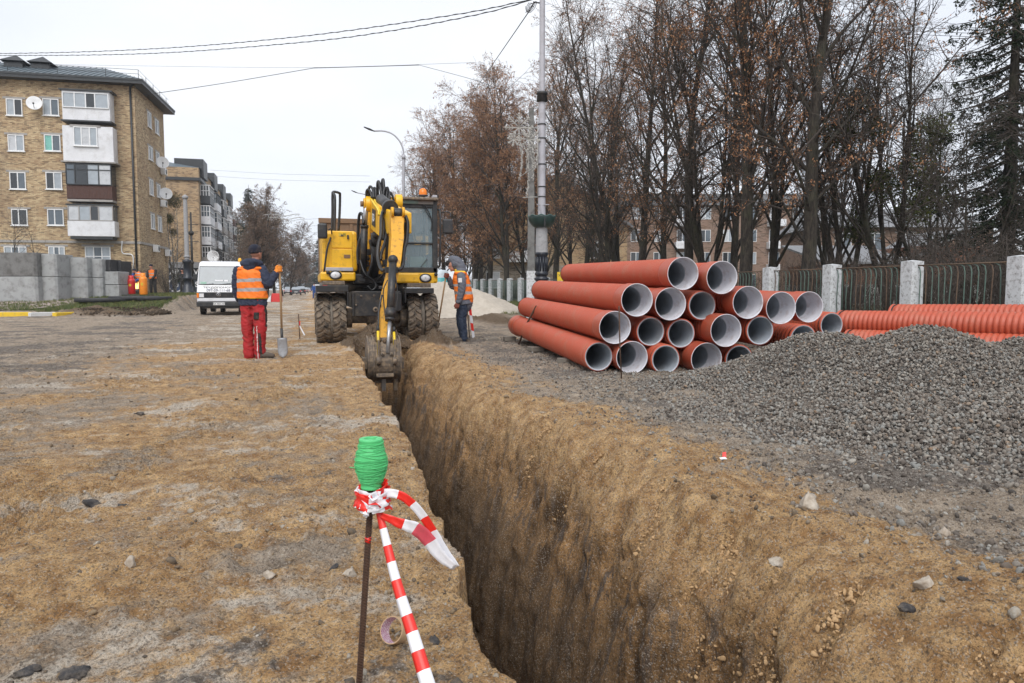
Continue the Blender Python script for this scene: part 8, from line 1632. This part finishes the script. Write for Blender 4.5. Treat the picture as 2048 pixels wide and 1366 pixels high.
def lamp_pole():
    d = 20.0; P = base_at(1083, d); T = empty('lamp_post', P, 0, 'tall grey lamp post with a green flower bowl and a snowflake decoration', 'lamp post'); s = d / FPX; Z = lambda py: at(1083, py, d).z; c = Vector((P.x, P.y, 0))
    m = MB(); m.lathe([(.17, Z(505)), (.155, Z(455)), (.135, Z(448))], c, (0, 0, 1), 18); m.build('lower_shaft', MATS['pole_rough'], T)
    m = MB(); top = at(1080, 0, d).z + 1.6; m.lathe([(.105, Z(448)), (.102, Z(395)), (.098, Z(330)), (.090, Z(200)), (.078, Z(190)), (.072, top)], c, (0, 0, 1), 18); m.build('upper_shaft', MATS['pole_grey'], T)
    m = MB()
    for py in (395, 375, 330, 278, 250): m.lathe([(.10, Z(py)), (.112, Z(py)), (.112, Z(py) + .03), (.10, Z(py) + .03)], c, (0, 0, 1), 18)
    m.lathe([(.08, Z(205)), (.15, Z(203)), (.13, Z(190)), (.16, Z(189)), (.14, Z(184)), (.07, Z(183))], c, (0, 0, 1), 18); m.build('clamp_band', MATS['plastic_black'], T)
    m = MB(); pr = [(.20, P.z - .1), (.20, Z(570)), (.165, Z(568)), (.15, Z(562)), (.20, Z(560)), (.20, Z(556)), (.15, Z(554)), (.15, Z(552)), (.185, Z(550)), (.185, Z(546)), (.155, Z(543)), (.155, Z(512)), (.175, Z(510)), (.175, Z(506)), (.15, Z(504))]; m.lathe(pr, c, (0, 0, 1), 24)
    for k in range(12): a = k * math.pi / 6; q = c + Vector((math.cos(a), math.sin(a), 0)) * .155; m.cyl(q + UP * Z(542), q + UP * Z(514), .022, seg=6)
    m.build('fluted_foot', MATS['pole_dark'], T)
    # bowl in two halves with wavy rim
    b = MB(); V = []; NA, NR = 48, 8
    for i in range(NR + 1):
        t = i / NR
        for k in range(NA):
            a = 2 * math.pi * k / NA; r = .14 + (.375 - .14) * math.sin(t * math.pi / 2) ** .8; z = Z(456) + (Z(434) - Z(456)) * (1 - math.cos(t * math.pi / 2)) ** .8 + (.022 * math.sin(9 * a) * t ** 4) + .02 * t; V.append(c + Vector((math.cos(a) * r, math.sin(a) * r, z)))
    F = [(i * NA + k, i * NA + (k + 1) % NA, (i + 1) * NA + (k + 1) % NA, (i + 1) * NA + k) for i in range(NR) for k in range(NA)]; b.add(V, F, 0, True); o = b.build('flower_bowl', MATS['bowl_green'], T); q = o.modifiers.new('thick', 'SOLIDIFY'); q.thickness = .012
    m = MB(); m.tube([V[NR * NA + k] for k in list(range(NA)) + [0]], .012, 5, cap=False); m.build('bowl_rim', MATS['teal_dark'], o); m = MB(); m.box(c + Vector((RIGHT * .065 - FWD * .345)) + UP * Z(446), (.03, .04, .28)); m.build('bowl_joint', MATS['plastic_black'], o)
    m = MB(); m.tube(spline([c + UP * Z(412) - FWD * .1 - RIGHT * .08, c + UP * Z(425) - RIGHT * .02 - FWD * .12, c + UP * Z(434) + RIGHT * .03 - FWD * .1], 4), .008, 4); m.cyl(c + UP * Z(410) - RIGHT * .14 - FWD * .09, c + UP * Z(410) + RIGHT * .2 - FWD * .09, .014, seg=5); m.build('hanger_strap', MATS['pole_grey'], T)
    # wire ends at the top
    m = MB(); tq = at(1062, 14, d)
    for k in range(4): a = [tq + RIGHT * math.cos(u + k) * (.06 + .03 * k) + UP * math.sin(u * 1.3 + k) * (.09 + .02 * k) for u in [i * .8 for i in range(9)]]; m.tube(spline(a, 3), .008, 4)
    m.cyl(at(1066, 4, d), at(1080, 6, d), .02, seg=5); m.build('cable_coil', MATS['wire'], T)
    # decoration
    D = empty('snowflake_decoration', at(1062, 395, d - .1), 0, 'white snowflake and icicle light garland bracketed to the lamp post', 'decoration'); dd = d - .12
    A = lambda x, y: at(x, y, dd); m = MB(); m.tube([A(1075.5, 256), A(1075.5, 395)], .012, 4); m.tube([A(1076, 256), A(1022, 256)], .014, 4); m.tube([A(1076, 394), A(1045, 395)], .012, 4); m.tube([A(1075, 330), A(1042, 352)], .009, 4); m.build('bracket', MATS['flake'], D)
    def flake(cx, cy, R_, seed):
        m = MB(); r = random.Random(seed)
        for k in range(8):
            an = k * math.pi / 4 + .1 * seed; u = (math.cos(an), math.sin(an)); m.tube([A(cx, cy), A(cx + u[0] * R_, cy + u[1] * R_)], .014, 4); m.ball(A(cx + u[0] * R_, cy + u[1] * R_), .035, 6)
            for t in (.4, .62, .82):
                for sg in (-1, 1): b_ = an + sg * .8; m.tube([A(cx + u[0] * R_ * t, cy + u[1] * R_ * t), A(cx + u[0] * R_ * t + math.cos(b_) * R_ * .26, cy + u[1] * R_ * t + math.sin(b_) * R_ * .26)], .010, 4)
        m.build('snowflake', MATS['flake'], D)
    flake(1038, 255, 27, 0); flake(1058, 279, 21, 1); flake(1028, 279, 12, 2)
    m = MB(); r = random.Random(6)
    for (x0, y0, x1, y1) in ((1036, 283, 1042, 340), (1042, 285, 1038, 360), (1048, 290, 1052, 345), (1055, 300, 1052, 394), (1064, 295, 1066, 340), (1070, 290, 1071, 335), (1058, 290, 1064, 360)):
        n = int((y1 - y0) / 2.2); pts = []
        for i in range(n + 1): t = i / n; x = x0 + (x1 - x0) * t + 4 * math.sin(t * 3) + r.uniform(-1.6, 1.6); q = at(x, y0 + (y1 - y0) * t, dd + r.uniform(-.08, .08)); pts.append(q); m.box(q, (r.uniform(.02, .055), .02, r.uniform(.02, .04)), Matrix.Rotation(r.uniform(0, 3), 3, 'Y'))
        m.tube(pts, .006, 4)
    m.build('icicle_string', MATS['flake'], D, kind='stuff')
def street_lamps():
    for (px, py_top, d, hx, hy, lab) in ((807, 290, 44, 728, 254, 'curved grey street lamp leaning over the road above the cab'), (751, 405, 73, 703, 381, 'smaller curved street lamp farther off behind the boom')):
        P = base_at(px, d); T = empty('street_lamp', P, 0, lab, 'street lamp', 'curved street lamps over the road'); A = lambda x, y: at(x, y, d); s = d / FPX; k = 44 / d
        m = MB(); m.tube([P, A(px, py_top + 26 * k), A(px, py_top + 24 * k)], [.10, .085, .07], 10); m.tube([A(px, py_top + 28 * k), A(px, py_top + 20 * k)], .12, 10); m.build('mast', MATS['pole_grey'], T)
        m = MB(); m.tube(spline([A(px, py_top + 24 * k), A(px - 1 * k, py_top + 8 * k), A(px - 8 * k, py_top - 8 * k), A(px - 22 * k, py_top - 22 * k), A(px - 40 * k, py_top - 28 * k), A(hx + 20 * k, hy + 8 * k)], 6), [.05] * 31, 8); m.build('arm', MATS['pole_grey'], T)
        a, b = A(hx, hy), A(hx + 22 * k, hy + 9 * k); m = MB(); m.tube([a, a.lerp(b, .5), b], [.07, .13, .05], 8, flat=.5, upv=(0, 0, 1)); m.build('lamp_head', MATS['plastic_black'], T)
    P = base_at(1062, 26.5); T = empty('utility_pole', P, 0, 'square concrete pole among the trunks left of the lamp post', 'pole'); m = MB(); m.hexa([P + RIGHT * a + FWD * b - UP * .1 for a, b in ((-.15, -.12), (.15, -.12), (.15, .12), (-.15, .12))] + [P + RIGHT * a + FWD * b + UP * 7.5 for a, b in ((-.09, -.08), (.09, -.08), (.09, .08), (-.09, .08))]); m.build('shaft', MATS['concrete_dark'], T, bevel=.01)
    m = MB(); m.hexa([P + RIGHT * a + FWD * b - UP * .1 for a, b in ((-.165, -.135), (.165, -.135), (.165, .135), (-.165, .135))] + [P + RIGHT * a + FWD * b + UP * 1.7 for a, b in ((-.16, -.13), (.16, -.13), (.16, .13), (-.16, .13))]); m.build('whitewashed_foot', MATS['whitewash'], T)
def wires():
    def wire(pts, r, lab, mt='wire', tw=False):
        P = spline([at(*p) for p in pts], 14); m = MB(); m.tube(P, r, 5)
        if tw:
            L = 0; Q = []
            for i in range(len(P) - 1):
                for k in range(10): t = k / 10; L += (P[i + 1] - P[i]).length / 10; Q.append(P[i].lerp(P[i + 1], t) + UP * math.sin(L * 9) * r * 1.4 + FWD * math.cos(L * 9) * r * 1.4)
            m.tube(Q, r * .7, 4)
        m.build('overhead_wire', MATS[mt], None, label=lab, cat='wire', group='overhead wires')
    wire([(1072, -3, 20), (900, 31, 22), (600, 73, 26), (300, 98, 30), (0, 107, 34), (-300, 104, 38)], .011, 'upper twisted cable from the lamp post top to the left edge', tw=True)
    wire([(1066, -1, 20), (960, 28, 21), (780, 62, 23.5), (600, 85, 26), (300, 107, 30), (0, 111, 34), (-300, 108, 38)], .011, 'lower twisted cable from the lamp post top to the left edge', tw=True)
    wire([(1060, 20, 20), (1005, 100, 27), (960, 165, 36), (900, 250, 48), (807, 380, 60)], .014, 'steep cable running from the lamp post down toward the far lamp')
    wire([(288, 190, 55), (450, 166, 55), (628, 136, 55)], .022, 'slack cable rising from the brick block corner'); wire([(628, 136, 55), (735, 133, 55), (838, 130, 55)], .028, 'short level middle piece of the span cable'); wire([(838, 130, 55), (955, 162, 50), (1010, 185, 48)], .016, 'cable end falling into the tree crowns')
    wire([(-60, 126, 70), (300, 132, 66), (628, 135, 60), (950, 125, 52)], .012, 'thin pale line just above the brick block roof', 'wire_pale')
    for k, (a, b) in enumerate(((340, 350), (352, 362))): wire([(420, a, 110), (560, a + 8, 100), (740, b + 2, 90)], .016, ('upper' if k == 0 else 'lower') + ' faint line crossing the sky left of the boom', 'wire_pale')
    for k in range(5): wire([(400, 470 + 9 * k, 105), (520, 447 + 13 * k, 95), (650, 436 + 14 * k, 85)], .014, 'tram-like wire %s over the street end' % ('topmost', 'second', 'third', 'fourth', 'lowest')[k], 'wire_pale')
    for k in range(3): wire([(1500, 30 + 8 * k, 30), (1700, 48 + 7 * k, 30), (1960, 60 + 7 * k, 30), (2300, 70 + 6 * k, 30)], .010, ('upper', 'middle', 'lower')[k] + ' power line between the treetops at the right')
def garland():
    m = MB(); r = random.Random(2)
    for (y0, x0, x1, d) in ((430, 525, 600, 70), (437, 535, 610, 74), (548, 616, 650, 120)):
        n = 26; pts = []
        for i in range(n): t = i / (n - 1); p = at(x0 + (x1 - x0) * t, y0 + 2 * math.sin(t * 9 + y0), d); pts.append(p); m.ball(p - UP * r.uniform(0, .3), .05, 5)
        m.tube(pts, .03, 4)
    m.build('garland', MATS['flake'], None, label='pale light garland strung across the street end', cat='garland', kind='stuff')

# ---------------------------------------------------------------- trees in place
def plant():
    build_tree_protos(); r = random.Random(9); k = 0
    fence_d = lambda px: 14.0 / ((px - 1024) / FPX + .2821)
    # big trunk
    spots = [(1492, 1.06, 'linden0', 1.12, 'thickest straight linden trunk right behind the stacked pipes'), (1612, 1.10, 'linden2', 1.05, 'rough-barked linden directly left of the nearest whitewashed posts'), (1545, 1.25, 'linden1', .95, 'forked linden between the thickest trunk and the rough-barked one'), (1690, 1.35, 'linden3', .8, 'mossy multi-stemmed tree behind the third fence post'), (1375, 1.12, 'linden2', 1.0, 'linden just above the second top pipe'), (1330, 1.3, 'linden0', .95, 'straight linden above the topmost pipe mouth'),
             (1280, 1.1, 'linden2', .95, 'dark slim linden above the middle of the top pipe'), (1215, 1.12, 'linden1', 1.0, 'twin-stemmed leaning linden above the left part of the top pipe'), (1165, 1.35, 'linden4', .95, 'linden behind the twin-stemmed one right of the lamp post'), (1110, 1.1, 'linden0', 1.0, 'slim linden immediately right of the lamp post'), (1050, 1.25, 'linden5', 1.0, 'linden with several stems behind the square concrete pole'), (1015, 1.06, 'linden5', 1.12, 'linden above the whitewashed far posts'), (982, 1.12, 'linden5', 1.15, 'leaning many-stemmed linden right of the hooded worker'), (950, 1.05, 'linden5', 1.15, 'leaning forked linden over the sand pile'), (915, 1.0, 'linden5', 1.12, 'rusty-leaved linden behind the hooded worker'),
             (890, 1.0, 'linden5', 1.15, 'rusty-leaved linden right of the excavator cab'), (860, 1.0, 'linden5', 1.08, 'linden rising behind the excavator cab'), (812, 1.05, 'linden5', 1.0, 'leftmost linden of the park row above the beacon'), (845, .97, 'linden1', 1.05, 'far linden whose crown edge shows above the beacon'), (1780, 1.4, 'bare', .95, 'bare multi-stemmed tree carrying dark mistletoe clumps'), (1000, 1.5, 'linden1', .95, 'farther linden of the second row over the far posts'), (1660, 1.75, 'bare', .9, 'far bare tree before the grey roofed house'), (1860, 1.9, 'bare', .8, 'thin bare tree left of the spruce'), (1200, 1.9, 'bare', .9, 'bare tree in front of the tan gabled house'),
             (1140, 1.75, 'linden1', 1.15, 'tall back-row linden between lamp post and twin-stemmed tree'), (1040, 1.7, 'linden5', 1.15, 'tall back-row linden behind the snowflake decoration'), (1470, 1.6, 'linden1', 1.15, 'tall back-row linden left of the thickest trunk'), (1420, 1.15, 'bare', 1.0, 'slender bare tree just left of the thickest trunk'), (1190, 1.5, 'bare', 1.1, 'slender bare tree behind the twin-stemmed linden'), (1070, 1.4, 'bare', 1.1, 'slender bare tree directly behind the lamp post'), (930, 1.2, 'bare', 1.15, 'slender bare tree above the sand pile'), (960, 1.3, 'linden5', 1.15, 'back-row linden between the sand pile and the far posts'), (1240, 1.25, 'linden4', 1.0, 'linden between the slim dark one and the twin-stemmed one')]
    for (px, f, kind, s, lab) in spots:
        P = base_at(px, fence_d(px) * f); mist = ()
        if kind == 'bare' and px == 1780: mist = ((1.2, 0, 6.6, 1.5), (.9, .2, 5.4, 1.5), (1.5, -.1, 4.6, 1.2), (-.1, .3, 4.9, 1.2), (.6, -.3, 4.0, 1.3), (-.7, 0, 6.9, .8))
        if px == 1690: mist = ((.5, 0, 3.6, 1.2), (.8, .3, 4.6, 1.0), (-.4, 0, 7.5, 1.5), (.3, .2, 8.8, 1.4), (1.1, 0, 5.6, 1.0))
        place_tree(kind, P, r.uniform(0, 6.28) if not mist else -TH, s * r.uniform(.95, 1.05), 'linden_tree' if kind != 'bare' else 'bare_tree', lab, 'tree', 'trees along the park fence', mist)
    # spruce and near bare tree at the right
    place_tree('spruce', base_at(2010, 24), 1.0, 1.0, 'spruce_tree', 'tall dark spruce at the right edge behind the fence', 'tree'); place_tree('spruce', base_at(2090, 29), 2.0, .9, 'spruce_tree', 'second dark spruce half outside the right edge', 'tree')
    place_tree('bare', base_at(2190, 17.5), 2.2, .85, 'bare_tree', 'near bare tree outside the right edge reaching twigs into the picture', 'tree'); place_tree('bare', base_at(1950, 19.5), 4.2, .45, 'bare_tree', 'small tangled bare tree in front of the spruce', 'tree')
    # undergrowth
    for i, (px, f) in enumerate(((1560, 1.12), (1640, 1.2), (1700, 1.1), (1740, 1.25), (1790, 1.12), (1850, 1.15), (1890, 1.3), (1930, 1.12), (1985, 1.15), (2040, 1.2), (1480, 1.3), (1420, 1.3), (2010, 1.5), (1820, 1.5), (1610, 1.5), (1330, 1.4), (1230, 1.4), (1130, 1.25), (1030, 1.2), (960, 1.2))):
        place_tree('thicket', base_at(px, fence_d(px) * f), i * 1.1, r.uniform(.6, .95), 'leafless_bush', 'leafless tangled bush behind the park fence, ' + ('in front of the red shed left end', 'by the nearest full fence panel on the left', 'left of the post over the crosswise pipes', 'against the red shed wall', 'right behind the post over the crosswise pipes', 'in the nearest green-barred panel', 'before the grey roofed house', 'under the small tangled tree', 'under the tall spruce', 'at the right edge of the photo', 'just left of the thickest trunk', 'above the second top pipe', 'deep behind the spruce', 'far back by the shed gable', 'far back right of the stack', 'above the topmost pipe mouth', 'above the middle of the top pipe', 'beside the yellow notice', 'left of the lamp post', 'above the hooded worker')[i], 'bush', 'leafless bushes behind the fence')
    # left side of the street
    for i, (px, d, s, kind, lab) in enumerate(((520, 78, 1.1, 'brown', 'widest brown-leaved street tree above the parked cars'), (490, 88, 1.0, 'brown', 'brown street tree nearest the brick blocks'), (550, 92, 1.1, 'brown', 'brown street tree second in the row'), (565, 110, 1.2, 'brown', 'brown street tree third in the row'), (580, 130, 1.2, 'brown', 'far brown street tree left of the road end'), (502, 100, 1.0, 'spruce', 'grey-green conifer among the brown street trees'), (535, 105, .95, 'bare', 'bare tree with long upright shoots over the street row'), (470, 84, .5, 'bare', 'small bare tree at the foot of the brick block'), (595, 160, 1.0, 'brown', 'faint far street tree at the vanishing point'))):
        place_tree(kind, base_at(px, d), i * 1.7, s, {'brown': 'street_tree', 'bare': 'bare_tree', 'spruce': 'conifer_tree'}[kind], lab, 'tree', 'trees down the left of the street')
    for i, (px, d) in enumerate(((612, 260), (630, 300), (648, 240), (600, 230), (640, 200), (620, 340), (585, 280), (570, 260), (655, 330))): place_tree('spruce', base_at(px, d), i, .95 + .1 * (i % 3), 'conifer_tree', 'hazy distant tree closing the far end of the street', 'tree', 'distant trees at the street end')
    place_tree('sapling', base_at(22, 46), 0, .95, 'sapling', 'leafless young tree at the left edge before the brick block', 'tree'); place_tree('sapling', base_at(80, 46.5), 2, .82, 'sapling', 'smaller leafless young tree right of the first one', 'tree')
    place_tree('birch', base_at(350, 66), 1.3, .78, 'birch_tree', 'white birch with mistletoe balls between the brick blocks', 'tree', None, ((.4, 0, 10.6, 1.7), (-1.2, 0, 8.4, 1.3), (.5, .2, 7.0, .9), (.3, 0, 1.6, 1.4)))
    for px, d, l in ((265, 49, 'dry bush right under the brick block drain pipe'), (335, 58, 'dry bush before the side wall of the brick block'), (250, 52, 'dry bush beside the black tarred slab')): place_tree('thicket', base_at(px, d), px, .8, 'leafless_bush', l, 'bush', 'dry bushes at the brick block corner')

def haze():
    m = bpy.data.materials.new('air'); m.use_nodes = True; t = m.node_tree; t.nodes.remove(t.nodes['Principled BSDF']); v = t.nodes.new('ShaderNodeVolumePrincipled'); v.inputs['Color'].default_value = (.88, .93, 1, 1); v.inputs['Density'].default_value = .0005; v.inputs['Anisotropy'].default_value = .2
    t.links.new(v.outputs[0], t.nodes['Material Output'].inputs['Volume']); b = MB(); b.bb(-460, 480, -75, 640, -3.2, 26); b.build('haze', m, None, kind='stuff')
# ---------------------------------------------------------------- build everything
make_mats(); more_mats()
n = NT('gravelbase'); n.base(n.mix(n.vor(42, None, 'F1', 'Distance'), (0.10, 0.092, 0.085), (0.035, 0.032, 0.030))); n.set(Roughness=0.95); n.bump(n.vor(42), -1.0, .03)
dirty('sand_lump', (0.46, .30, .155), .95, dirt=(.2, .13, .07), amount=.7, scale=1.2); dirty('soil_dark', (0.055, .038, .024), .95, dirt=(.14, .10, .065), amount=.6, scale=1.5); dirty('soil', (0.13, 0.085, 0.05), .95, bump=.5); dirty('visor', (0.10, 0.16, 0.13), .3); dirty('shovel_steel', (0.30, 0.31, 0.33), .5, .2, dirt=(.15, .12, .09), amount=.6, scale=12); dirty('navy_dark', (0.008, 0.011, 0.026), .9, bump=.3)
glass_mat('van_glass', (0.16, 0.20, 0.23), .12); dirty('amber_light', (0.9, .45, .02), .3); dirty('plate_blue', (0.02, .03, .08), .5); dirty('car_dark', (.05, .055, .065), .25, bump=0, amount=.2); dirty('teal_dark', (.08, .16, .15), .5)
build_ground()
house_left(); house_second(); houses_right(); fence()
plant(); pipe_protos(); pipes(); stones(); excavator(); dump_truck(); van(); lamp_pole(); street_lamps(); wires(); garland(); corner_left(); worker_left(); worker_right(); stake()
haze()
